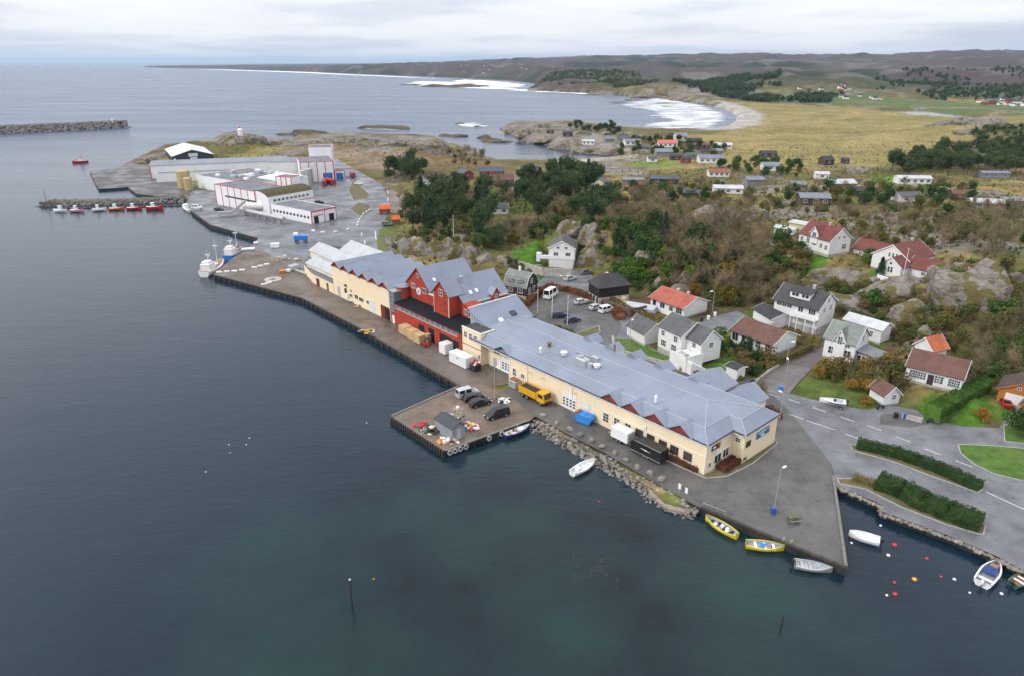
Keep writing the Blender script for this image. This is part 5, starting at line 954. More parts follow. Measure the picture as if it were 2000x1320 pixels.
# dark hall with white roof
hx, hy = -216.9, 446.8; b = (-195.7, 459.1)
t = thing('boat_hall', 'black hall with a broad white roof and two pale signs at the point', 'hall', (hx, hy, Z0), math.atan2(b[1]-hy, b[0]-hx)); L = math.hypot(b[0]-hx, b[1]-hy); W = 45
NAVY = mat('dark_blue_cladding', (.022, .03, .042), .6, .15)
gable_block(t, 0, L, 0, W, -1, 7.0, 10.6, 'y', NAVY, mat('roof_white_metal', (.62, .64, .68), .45, .06, .1), .3, .4, .3)
for x0, x1, z0, z1, m in ((L*.40, L*.62, 6.6, 8.4, SIGN_W), (L*.43, L*.60, 3.2, 6.2, mat('pale_sign_panel', (.5, .54, .66), .5)), (L*.03, L*.08, 4.6, 5.8, WHITE)): MB().box(x0, x1, -.15, 0, z0, z1).build('sign_panel', m, t)
for k in range(5): MB().box(L*(.42+.038*k), L*(.447+.038*k), -.2, -.15, 7.1, 7.9).build('lettering_mark', SIGN_G, t)
# conveyor with spout on the factory quay, reclining tank
c = U(446, 424); t = thing('conveyor', 'grey inclined conveyor chute reaching over the factory quay', 'conveyor', (c[0], c[1], Z0), math.radians(20))
MB().prism([(-4, -.8, 1.2), (2, -.8, 1.2), (8, -.8, 6.0), (8, -.8, 7.0), (1.6, -.8, 2.4), (-4, -.8, 2.4)], (0, 1.6, 0)).build('chute', STEEL, t)
for x, h in ((-3, 1.3), (1, 1.5), (5, 3.8), (7.6, 5.8)):
    for y in (-.7, .7): MB().cyl((x, y, 0), (x, y, h), .12, n=6).build('leg', STEEL, t)
c = U(478, 417); MB().cyl((0, 0, 3), (9, 0, 3), 1.8, n=14).cyl((0, 0, 0), (0, 0, 3), .5, n=8).cyl((8, 0, 0), (8, 0, 3), .5, n=8).build('horizontal_tank', mat('tank_white', (.6, .6, .58), .5), None, label='white horizontal tank against the red-striped factory wall', category='tank').location = (c[0], c[1], Z0)
bpy.context.view_layer.update()
c = U(480, 421); d = U(556, 438); L = math.hypot(d[0]-c[0], d[1]-c[1])
o = MB().cyl((0, 0, 2.2), (L, 0, 2.2), .9, n=12).build('pipe', STEEL, thing('pipe_run', 'long grey pipe on trestles in front of the factory', 'pipe', (c[0], c[1], Z0), math.atan2(d[1]-c[1], d[0]-c[0])))
for k in range(6): MB().box(L*k/5.5, L*k/5.5+.4, -.8, .8, 0, 1.5).build('trestle', STEEL, o.parent)
# ================================================================== ROCK
def rock_material(name, c1, c2, c3, sc=0.35):
    m = bpy.data.materials.new(name); m.use_nodes = True; t = m.node_tree; L = t.links.new; b = t.nodes['Principled BSDF']; b.inputs['Roughness'].default_value = .9; b.inputs['Specular IOR Level'].default_value = .2
    g = N(t, 'ShaderNodeNewGeometry'); n = N(t, 'ShaderNodeTexNoise'); n.inputs['Scale'].default_value = sc; n.inputs['Detail'].default_value = 9; n.inputs['Roughness'].default_value = .68; L(g.outputs['Position'], n.inputs['Vector'])
    r = ramp(t, [(.3, c2), (.5, c1), (.68, c3)]); L(n.outputs[0], r.inputs[0])
    q = N(t, 'ShaderNodeMapping'); q.inputs['Scale'].default_value = (1, 1, 2.2); q.inputs['Rotation'].default_value = (.4, .3, .5); L(g.outputs['Position'], q.inputs[0])
    wn = N(t, 'ShaderNodeTexNoise'); wn.inputs['Scale'].default_value = .8; L(q.outputs[0], wn.inputs['Vector']); av = N(t, 'ShaderNodeMix', data_type='RGBA'); av.inputs[0].default_value = .55; L(q.outputs[0], av.inputs[6]); L(wn.outputs[1], av.inputs[7])
    v = N(t, 'ShaderNodeTexVoronoi', feature='DISTANCE_TO_EDGE'); v.inputs['Scale'].default_value = .42; L(av.outputs[2], v.inputs['Vector'])
    cr = ramp(t, [(0, .62), (.02, .9), (.06, 1)]); L(v.outputs[0], cr.inputs[0])
    mx = N(t, 'ShaderNodeMix', data_type='RGBA', blend_type='MULTIPLY'); mx.inputs[0].default_value = 1; L(r.outputs[0], mx.inputs[6]); L(cr.outputs[0], mx.inputs[7])
    # turf and heather settled in hollows and on ledges
    n2 = N(t, 'ShaderNodeTexNoise'); n2.inputs['Scale'].default_value = .3; n2.inputs['Detail'].default_value = 7; L(g.outputs['Position'], n2.inputs['Vector'])
    r2 = ramp(t, [(.51, 0.), (.57, 1.)]); L(n2.outputs[0], r2.inputs[0]); m2 = N(t, 'ShaderNodeMix', data_type='RGBA'); L(r2.outputs[0], m2.inputs[0]); L(mx.outputs[2], m2.inputs[6]); m2.inputs[7].default_value = (.115, .095, .036, 1); L(m2.outputs[2], b.inputs['Base Color'])
    ad = N(t, 'ShaderNodeMath', operation='MULTIPLY_ADD'); L(cr.outputs[0], ad.inputs[0]); ad.inputs[1].default_value = .5; L(n.outputs[0], ad.inputs[2])
    bp = N(t, 'ShaderNodeBump'); bp.inputs['Distance'].default_value = .8; bp.inputs['Strength'].default_value = .9; L(ad.outputs[0], bp.inputs['Height']); L(bp.outputs[0], b.inputs['Normal'])
    return m
M_ROCK = rock_material('granite', (.19, .168, .147), (.105, .088, .073), (.27, .245, .22)); M_SKERRY = rock_material('wet_skerry', (.10, .088, .075), (.05, .044, .038), (.16, .135, .10)); M_STONE = mat('quarry_stone', (.2, .18, .155), .85, .3, .7, bump=.6, objvar=.35, coord='World')
def polytope(sub, rs, np_=18, rough=.07, flat=.35):
    bm = bmesh.new(); bmesh.ops.create_icosphere(bm, subdivisions=sub, radius=1); v = np.array([x.co[:] for x in bm.verts]); f = [[x.index for x in q.verts] for q in bm.faces]; bm.free()
    nn = rs.randn(np_, 3); nn[:, 2] = np.abs(nn[:, 2])*.8-.1; nn /= np.linalg.norm(nn, axis=1)[:, None]; h = rs.uniform(.62, 1.0, np_)
    d = v @ nn.T; rr = np.where(d > .05, h[None]/np.maximum(d, .05), 9).min(1); rr = np.minimum(rr, 1.25)
    ph = rs.uniform(0, 50); rr = rr*(1+rough*(fbm(v[:, 0]*2.2+ph+v[:, 2]*1.7, v[:, 1]*2.2+ph-v[:, 2], 4)*2))
    return v*rr[:, None], f
def outcrop(px, py, w, h, d=None, rot=None, m=None, seed=None, z=None, sink=.35, name='rock_outcrop', sub=4):
    rs = np.random.RandomState(seed if seed is not None else int(px*7+py*13) % 9999); v, f = polytope(sub, rs, rs.randint(16, 26)); d = d or w*.7
    x, y, z = (*U(px, py, z), z) if z is not None else G(px, py)
    a = rs.uniform(0, 3.14) if rot is None else rot
    v = v*np.array([w/2, d/2, h/(1.0-sink*.5)*.75]); c, s = math.cos(a), math.sin(a); v = np.stack([v[:, 0]*c-v[:, 1]*s, v[:, 0]*s+v[:, 1]*c, v[:, 2]], 1)
    o = link(name, np_mesh(name, v, f, m or M_ROCK, False), None, (x, y+d*.25, z-h*sink*.3)); o['kind'] = 'structure'; return o
OUT = [(1400,436,28,9,16,.2),(1468,434,18,7,12,.4),(1350,438,16,5,10,.1),(1435,445,12,5,9,0),(1180,470,13,6,9,.3),(1152,458,9,6,7,.5),(1105,452,8,7,7,.2),(1128,445,9,6,7,.7),(1175,508,18,9,10,.1),(1150,500,9,6,7,.2),(1222,550,9,5,7,.4),(1270,508,13,6,8,.3),(1295,560,10,4,6,.5),(1330,570,9,4,6,.2),(1240,535,7,4,6,.4),(1350,545,8,3.5,6,.1),
 (790,497,12,6,8,-.4),(815,497,13,8,8,-.4),(845,500,14,8,8,-.5),(878,503,14,8,8,-.5),(912,510,13,7,8,-.6),(940,512,10,5,7,-.4),(765,480,8,5,6,-.9),(985,515,8,4,6,.2),(1040,530,8,3,5,.3),(900,470,9,3,6,.2),
 (1650,562,22,7,10,-.2),(1690,560,15,6,9,-.3),(1660,612,22,6,11,-.3),(1625,600,10,4,7,.2),(1750,590,18,9,10,-.5),(1770,560,10,5,8,.3),(1800,622,15,6,9,-.3),(1760,640,8,3,6,.3),(1890,590,20,10,13,-.3),(1935,585,20,11,13,-.2),(1862,545,16,7,10,-.3),(1925,545,18,7,11,.1),(1985,560,10,5,8,.2),(1790,675,5,2.5,4,.2),(1730,655,5,2.2,3,.1),(1815,655,7,3,5,.4),(1700,680,5,2,4,.3),
 (455,280,34,9,16,.1),(490,280,32,9,16,-.1),(525,284,30,6,16,.1),(640,280,40,6,18,0),(680,280,38,7,18,.1),(720,284,36,9,18,-.1),(760,286,30,7,16,.2),(828,292,30,10,16,.1),(850,288,22,7,14,.3),(800,284,28,7,16,.1),(300,312,30,4,20,.4),(275,320,24,3,14,.4),(325,306,22,4,14,.3),
 (1005,256,26,5,16,.2),(1040,260,30,6,18,.2),(1075,272,30,5,16,.2),(1110,285,30,5,16,-.1),(1150,298,30,5,15,-.2),(1190,299,28,5,15,-.1),(1060,250,24,7,14,.2),(1130,262,24,5,14,.1),(1180,265,24,5,14,.3),(1250,272,24,5,14,.1),(1280,290,20,4,12,.2),(1340,300,16,4,10,.2),(1260,300,18,4,12,.1),(1230,262,20,4,12,.3),
 (1545,402,16,3,9,.1),(1620,425,14,3,9,.2),(1720,425,18,2.5,9,.1),(1680,338,22,5,10,-.1),(1780,376,15,5,9,.2),(1845,384,18,6,10,.1),(1905,388,22,5,12,-.1),(1690,445,18,3,10,.2),(1740,437,14,3,9,.1),(1950,385,16,4,10,.1),(1440,368,16,3,10,.2),(1480,378,12,3,8,.2),(1880,245,60,9,30,0),(1940,250,50,9,28,.2),(1900,262,40,6,20,.1),(1590,445,10,2,6,.1),(1660,470,9,2,6,.2),(1580,375,12,3,8,.1),(1700,360,10,2.5,7,.1),(1300,392,14,4,9,.2),(1760,455,10,2.5,7,.3)]
for i, (px, py, w, h, d, r) in enumerate(OUT): outcrop(px, py, w, h*(.85 if py > 330 else .9)*(.75 if 1090 < px < 1200 and py > 400 else 1), d, r, seed=i)
for i, (px, py, w, h, d) in enumerate([(725,251,34,4,12),(750,252,40,5,14),(785,253,26,3,10),(870,266,16,3,8),(895,268,26,3,9),(945,271,20,4,9),(975,279,34,2.4,10),(960,276,26,2.6,9),(560,264,30,3,12),(600,264,46,6,16),(900,243,16,2.5,8),(932,249,14,2.5,8),(850,170,110,8,40),(900,171,150,10,45),(935,170,70,6,30),(800,167,90,5,30),(1210,202,40,3,14),(1300,203,50,3,14),(1240,197,46,3,16),(1350,199,40,4,16),(1060,178,110,12,60),(1110,180,120,12,60),(1180,186,110,10,50),(1260,192,90,9,40),(1330,194,80,8,36)]):
    outcrop(px, py, w, h, d, .1, M_SKERRY if py > 230 or px < 1000 else M_ROCK, 500+i, SEA, .3, 'skerry')
# --- loose stone prototypes
STONES = []
for k in range(7):
    rs = np.random.RandomState(40+k); v, f = polytope(1, rs, 9, .05); v *= np.array([1, rs.uniform(.6, .9), rs.uniform(.5, .75)]); STONES.append(np_mesh('stone', v, f[:], M_STONE))
def stones_along(t, pts, n, width, s0, s1, rnd, zf, name='stone', mat_=None):
    P = [Vector(p) for p in pts]; Ls = [(P[i+1]-P[i]).length for i in range(len(P)-1)]; T = sum(Ls)
    for k in range(n):
        u = (k+rnd.random())/n*T; i = 0
        while i < len(Ls)-1 and u > Ls[i]: u -= Ls[i]; i += 1
        d = (P[i+1]-P[i]).normalized(); q = P[i]+d*u; nrm = Vector((d.y, -d.x)); o = rnd.uniform(0, 1)
        x, y = q+nrm*(o*width); s = rnd.uniform(s0, s1)
        ob = link(name, rnd.choice(STONES), t, (x, y, zf(o)+s*.15), scale=s); ob.rotation_euler = (rnd.uniform(-.4, .4), rnd.uniform(-.4, .4), rnd.uniform(0, 6.28))
def joined_stones(name, pts, n, width, s0, s1, zf, rnd, parent, m=None):
    V = []; F = []; P = [Vector(p) for p in pts]; Ls = [(P[i+1]-P[i]).length for i in range(len(P)-1)]; T = sum(Ls); base = []
    for me in STONES: base.append((np.array([v.co[:] for v in me.vertices]), [list(p.vertices) for p in me.polygons]))
    for k in range(n):
        u = (k+rnd.random())/n*T; i = 0
        while i < len(Ls)-1 and u > Ls[i]: u -= Ls[i]; i += 1
        d = (P[i+1]-P[i]).normalized(); q = P[i]+d*u; nrm = Vector((d.y, -d.x)); o = rnd.random(); x, y = q+nrm*(o*width); s = rnd.uniform(s0, s1)
        R = np.array(Matrix.Rotation(rnd.uniform(0, 6.28), 3, 'Z') @ Matrix.Rotation(rnd.uniform(-.5, .5), 3, 'X')); v, f = rnd.choice(base); ofs = sum(len(a) for a in V)
        V.append((v*s) @ R.T+np.array([x, y, zf(o)])); F += [[j+ofs for j in g] for g in f]
    o = link(name, np_mesh(name, np.vstack(V), F, m or mat('breakwater_stone', (.15, .14, .125), .9, .35, .2, coord='World'), False), parent); o['kind'] = 'stuff'; return o
RN = random.Random(11)
t = thing('riprap_bank', 'bank of loose pale boulders sloping from the warehouse street into the water', 'rock bank', (0, 0, 0))
edge = [U(*p, Z0) for p in [(1040,818),(1075,828),(1110,850),(1180,885),(1250,925),(1300,955),(1366,990)]]
stones_along(t, edge, 295, 2.6, .22, .55, RN, lambda o: 1.75-o*1.2); joined_stones('small_stones', edge, 900, 3.0, .14, .34, lambda o: 1.5-o*1.1, random.Random(9), t, M_STONE)
t2 = thing('rubble_spit', 'low spit of pale rubble stones beside the yellow boats', 'rubble', (0, 0, 0))
stones_along(t2, [U(*p, 1.2) for p in [(1262,945),(1290,975),(1330,990),(1362,997)]], 120, 2.2, .12, .36, RN, lambda o: 1.15-o*.6)
q = UP([(1255,925),(1300,950),(1366,988),(1345,1001),(1300,992),(1270,965)], 1.3); sheet('gravel_spit', q, 1.3, mat('spit_gravel', (.24, .2, .17), .9, .3, .8, bump=.8, coord='World'), kind='structure', skirt=-1)
t = thing('stone_edging', 'row of large edging stones along the walkway by the clipped hedge', 'stone edging', (0, 0, 0))
stones_along(t, [U(*p, Z0) for p in [(1632,946),(1727,988),(1722,999),(1860,1049),(1948,1088),(2000,1113)]], 130, .4, .3, .5, RN, lambda o: 1.75)
for i, p in enumerate([(1062,812),(1088,826),(1112,838),(1135,850),(1155,860),(1176,873),(1200,885),(1221,899),(1245,912),(1268,925),(1291,937)]):
    x, y = U(*p); link('kerb_boulder', STONES[i % 7], None, (x, y, Z0+.3), i*1.3, 'round kerb boulder in the row along the street edge, number %d from the pier' % (i+1) if False else ['round kerb boulder nearest the pier', 'second kerb boulder from the pier', 'third kerb boulder from the pier', 'kerb boulder opposite the roller door', 'fifth kerb boulder from the pier', 'kerb boulder opposite the blue skip', 'seventh kerb boulder from the pier', 'kerb boulder opposite the white trailer', 'kerb boulder opposite the black trailer', 'kerb boulder second from the rubble spit', 'last kerb boulder above the rubble spit'][i], 'boulder', 'kerb boulders along the street', scale=.75)
def mound(t, pts, w0, w1, h, m):
    """rubble core: cross-section base w0, crest w1"""
    v = []; f = []
    for i, p in enumerate(pts):
        p = Vector(p); d = (Vector(pts[min(i+1, len(pts)-1)])-Vector(pts[max(i-1, 0)])).normalized(); n = Vector((d.y, -d.x)); k = .35 if i in (0, len(pts)-1) else 1
        for o, z in ((-w0/2, -2), (-w1/2, h*k), (w1/2, h*k), (w0/2, -2)): q = p+n*o*(k**.5); v.append((q.x, q.y, z))
    for i in range(len(pts)-1):
        for j in range(3): f.append((i*4+j, i*4+j+1, i*4+5+j, i*4+4+j))
    f += [(0, 1, 2, 3), tuple(range(len(v)-1, len(v)-5, -1))]
    o = MB().add(v, f).build('core', m, t); fix_normals(o)
GRAVEL = mat('rubble_core', (.1, .095, .085), .95, .3, .5, bump=.8, coord='World')
bp_ = [U(*p, 0) for p in [(-160,268),(-60,264),(60,259),(150,255),(225,251),(240,250)]]
t = thing('outer_breakwater', 'long grey rubble breakwater reaching in from the left edge', 'breakwater', (0, 0, 0)); mound(t, bp_, 26, 9, 7, GRAVEL)
joined_stones('stones', bp_, 1500, 26, 1.0, 2.2, lambda o: max(.2, 7.2*min(1, (1-abs(o-.5)*2)*1.5))-.4, random.Random(3), t).location = (0, 0, 0)
for ob in t.children:
    if ob.name.startswith('stones'):
        me = ob.data; d = (Vector(bp_[-1])-Vector(bp_[0])).normalized(); n = Vector((d.y, -d.x)); ob.location = (-n.x*13, -n.y*13, 0)
MB().cyl((0, 0, 0), (0, 0, 2.2), .5, .4, 8).lathe([(.8, 2.2), (.8, 3.2), (.2, 3.8)], 10).build('light_beacon', WHITE, None, label='tiny white beacon at the breakwater end', category='beacon').location = (*U(220, 240, 7), 7)
ib = [U(*p, 0) for p in [(72,408),(100,404),(200,402),(300,399),(362,396)]]
t = thing('inner_breakwater', 'low stone breakwater sheltering the row of small fishing boats', 'breakwater', (0, 0, 0)); mound(t, ib, 9, 4, 2.6, GRAVEL)
o = joined_stones('stones', ib, 700, 8, .5, 1.2, lambda o: 2.7*min(1, (1-abs(o-.5)*2)*1.6)-.1, random.Random(4), t); d = (Vector(ib[-1])-Vector(ib[0])).normalized(); n = Vector((d.y, -d.x)); o.location = (-n.x*4, -n.y*4, 0)
# timber jetty along it
ja = Vector(U(110, 408, 1)); jb = Vector(U(372, 402, 1)); L = (jb-ja).length
t = thing('timber_jetty', 'narrow dark timber jetty along the inner breakwater', 'jetty', (ja.x, ja.y, 0), math.atan2((jb-ja).y, (jb-ja).x)); WOODD = mat('weathered_timber', (.07, .06, .05), .9, .3, 1.0)
MB().box(0, L, -.8, .8, 1.0, 1.2).build('deck', WOODD, t)
pm = MB().cyl((0, 0, -2), (0, 0, 1.9), .18, n=7).mesh('pile', WOODD)
for k in range(22): link('pile', pm, t, (k*L/21, -.8, 0))
# lighthouse hut on the headland
x, y, z = G(470, 265); t = thing('beacon_hut', 'small white beacon hut with red top on the dark headland', 'beacon', (x, y, z+2)); MB().lathe([(2.2, -4), (2.0, 2.5), (2.4, 2.6), (.2, 4.2)], 10).build('hut', WHITE, t); MB().lathe([(.7, 4.0), (.7, 5.0), (.1, 5.6)], 8).build('lantern', REDS, t)
# ================================================================== TREES AND HEDGES
def leafmat(name, c, var=.35, tr=.0):
    return mat(name, c, .75, .3, .5, objvar=var, spec=.2)
M_PINE = leafmat('pine_needles', (.056, .09, .033), .3); M_SPRUCE = leafmat('spruce_needles', (.046, .08, .04), .25); M_TWIG = leafmat('bare_twigs', (.2, .158, .088), .3); M_BARK = mat('bark', (.085, .07, .055), .9, .3, 1.5)
M_GREEN = leafmat('fresh_green_leaves', (.08, .15, .022), .3); M_DGREEN = leafmat('dark_green_leaves', (.05, .1, .024), .3); M_OLIVE = leafmat('olive_leaves', (.14, .145, .04), .3); M_GOLD = leafmat('golden_leaves', (.25, .16, .025), .3); M_RUST = leafmat('rusty_leaves', (.15, .062, .022), .25); M_BROWN = leafmat('brown_shrub', (.15, .12, .042), .3); M_YEL = leafmat('yellow_green_leaves', (.17, .19, .025), .2)
def blades(rs, c, n, l, w, up=.3):
    """n pointed blades out of point c"""
    d = rs.randn(n, 3); d[:, 2] += up; d /= np.linalg.norm(d, axis=1)[:, None]; s = rs.randn(n, 3); s -= (s*d).sum(1)[:, None]*d; s /= np.linalg.norm(s, axis=1)[:, None]
    ll = l*rs.uniform(.6, 1.2, n)[:, None]; c = np.asarray(c)
    return np.stack([c-s*w, c+s*w, c+d*ll], 1).reshape(-1, 3)
def tri_mesh(name, v, m): return np_mesh(name, v, np.arange(len(v)).reshape(-1, 3), m)
def pine_proto(seed, h, r, m, cone=False):
    rs = np.random.RandomState(seed); V = []; T = MB(); T.cyl((0, 0, -.6), (0, 0, h*.55), .2, .13, 7).cyl((0, 0, h*.55), (0, 0, h*.95), .13, .03, 6)
    n = 380
    lobes = [(rs.uniform(-.4, .4)*r, rs.uniform(-.4, .4)*r, rs.uniform(.42, .85)*h, rs.uniform(.45, .7)*r) for _ in range(7)]
    for k in range(n):
        if cone:
            z = h*(.12+.86*rs.rand()**.8); rad = r*(1-z/h)**.8*(.55+.45*rs.rand())*(.8+.3*math.sin(z*5)); a = rs.uniform(0, 6.28); p = (rad*math.cos(a), rad*math.sin(a), z)
        else:
            lx, ly, lz, lr = lobes[rs.randint(7)]; d = rs.randn(3); d /= np.linalg.norm(d); q = lr*(.55+.5*rs.rand()); p = (lx+d[0]*q, ly+d[1]*q, lz+d[2]*q*.75)
        V.append(blades(rs, p, 9, .95 if not cone else .8, .13))
    for k in range(9): a = rs.uniform(0, 6.28); z = h*rs.uniform(.3, .8); T.cyl((0, 0, z), (r*.7*math.cos(a), r*.7*math.sin(a), z+.5), .07, .02, 5)
    return T.mesh('trunk', M_BARK), tri_mesh('crown', np.vstack(V), m)
def bare_proto(seed, h, r):
    rs = np.random.RandomState(seed); T = MB(); V = []; ns = rs.randint(1, 4)
    for s in range(ns):
        b = Vector((rs.uniform(-.3, .3), rs.uniform(-.3, .3), -.4)); top = Vector((rs.uniform(-.25, .25)*h, rs.uniform(-.25, .25)*h, h*.6)); T.cyl(b, top, .11, .05, 5, caps=False)
        for k in range(9//ns+2):
            p = b.lerp(top, rs.uniform(.35, 1)); a = rs.uniform(0, 6.28); q = p+Vector((math.cos(a)*r*rs.uniform(.4, .9), math.sin(a)*r*rs.uniform(.4, .9), h*rs.uniform(.15, .42))); T.cyl(p, q, .05, .02, 4, caps=False)
            for j in range(10):
                c = p.lerp(q, rs.uniform(.25, 1)); V.append(blades(rs, c, 8, h*.19, .020, .9))
    return T.mesh('trunk', M_BARK), tri_mesh('crown', np.vstack(V), M_TWIG)
def leafy_proto(seed, h, r, n=420, leaf=.34):
    rs = np.random.RandomState(seed); V = []; lobes = [(rs.uniform(-.5, .5)*r, rs.uniform(-.5, .5)*r, h*rs.uniform(.3, .75), rs.uniform(.35, .6)*r) for _ in range(8)]
    for k in range(n):
        lx, ly, lz, lr = lobes[rs.randint(8)]; d = rs.randn(3); d /= np.linalg.norm(d); q = lr*(.7+.4*rs.rand()); V.append(blades(rs, (lx+d[0]*q, ly+d[1]*q, max(.1, lz+d[2]*q*h/r*.5)), 5, leaf, leaf*.42))
    T = MB().cyl((0, 0, -.5), (0, 0, h*.5), .12, .06, 6)
    for k in range(4): a = k*1.6; T.cyl((0, 0, h*.2), (r*.4*math.cos(a), r*.4*math.sin(a), h*.6), .06, .03, 5)
    return T.mesh('trunk', M_BARK), tri_mesh('crown', np.vstack(V), M_OLIVE)
PINES = [pine_proto(k, h, r, M_PINE) for k, (h, r) in enumerate(((12.5, 4.4), (11, 4.0), (13.5, 4.6)))]; SPRUCES = [pine_proto(20+k, h, r, M_SPRUCE, True) for k, (h, r) in enumerate(((13, 3.4), (10, 3.0)))]
BARES = [bare_proto(30+k, h, r) for k, (h, r) in enumerate(((8, 2.8), (6.5, 2.6), (9, 2.9), (7, 3.0), (8, 2.6)))]; LEAFY = [leafy_proto(60+k, h, r) for k, (h, r) in enumerate(((4, 2.2), (3, 1.9), (5, 2.4)))]
def plant(protos, p, rnd, label, name, group, sc=1.0, m=None, cat='tree'):
    tr, cr = rnd.choice(protos); t = thing(name, label, cat, p, rnd.uniform(0, 6.28), group); s = sc*rnd.uniform(.8, 1.2); t.scale = (s*rnd.uniform(.9, 1.1), s*rnd.uniform(.9, 1.1), s)
    link('trunk', tr, t); o = link('crown', cr, t)
    if m is not None: o.material_slots[0].link = 'OBJECT'; o.material_slots[0].material = m
    return t
def blocked(x, y, m=1.0):
    for c, s, ox, oy, L, W, pz in PADS:
        lx = (x-ox)*c+(y-oy)*s; ly = -(x-ox)*s+(y-oy)*c
        if -m < lx < L+m and -m < ly < W+m: return True
    X = np.array([x]); Y = np.array([y])
    return any(sdf(X, Y, p)[0] > -m for p in PAVE_W.values())
def grove(px, n, kinds, rnd, gap, label, group, z=None):
    """kinds: (prototypes, name, scale, material, weight, what)"""
    P = np.array([G(*p)[:2] for p in px]); x0, y0 = P.min(0); x1, y1 = P.max(0); pts = []; tries = 0
    while len(pts) < n and tries < n*30:
        tries += 1; x = rnd.uniform(x0, x1); y = rnd.uniform(y0, y1)
        if sdf(np.array([x]), np.array([y]), P)[0] < 0 or any((x-a)**2+(y-b)**2 < gap*gap for a, b in pts) or blocked(x, y, .8): continue
        pts.append((x, y))
    if not pts: return
    zs = height(np.array([p[0] for p in pts]), np.array([p[1] for p in pts]), PADS); w = [k[4] for k in kinds]
    ks = [rnd.choices(kinds, w)[0] for _ in pts]
    br = [x/y for x, y in pts]; ds = [y for x, y in pts]; bm_ = (min(br), max(br)); dm = (min(ds), max(ds))
    for i, ((x, y), z) in enumerate(zip(pts, zs)):
        k = ks[i]; same = sorted(b for b, kk in zip(br, ks) if kk[5] == k[5])
        if len(same) == 1: tail = ''
        elif len(same) <= 12: tail = ', '+['first', 'second', 'third', 'fourth', 'fifth', 'sixth', 'seventh', 'eighth', 'ninth', 'tenth', 'eleventh', 'last'][same.index(br[i])]+' from the left'
        else: tail = ', '+['left', 'centre', 'right'][min(2, int(3*(br[i]-bm_[0])/(bm_[1]-bm_[0]+1e-6)))]+' '+['front', 'middle', 'back'][min(2, int(3*(ds[i]-dm[0])/(dm[1]-dm[0]+1e-6)))]
        plant(k[0], (x, y, float(z)), rnd, k[5]+' '+label+tail, k[1], group, k[2], k[3], 'shrub' if k[1].endswith('bush') else 'tree')
RT = random.Random(21)
kP = (PINES, 'pine_tree', 1.0, None, 1, 'dark green pine'); kS = (SPRUCES, 'spruce_tree', 1.0, None, 1, 'narrow dark spruce'); kB = (BARES, 'bare_tree', 1.0, None, 1, 'leafless brown tree'); kG = (LEAFY, 'leafy_bush', 1.0, M_GREEN, 1, 'fresh green bush'); kD = (LEAFY, 'evergreen_bush', 1.2, M_DGREEN, 1, 'dark green bush'); kO = (LEAFY, 'olive_bush', 1.0, M_OLIVE, 1, 'olive brown bush'); kR = (LEAFY, 'brown_bush', .8, M_BROWN, 1, 'brown bush'); kY = (LEAFY, 'golden_bush', .9, M_GOLD, 1, 'golden yellow bush')
def W(k, w, sc=None): return (k[0], k[1], sc or k[2], k[3], w, k[5])
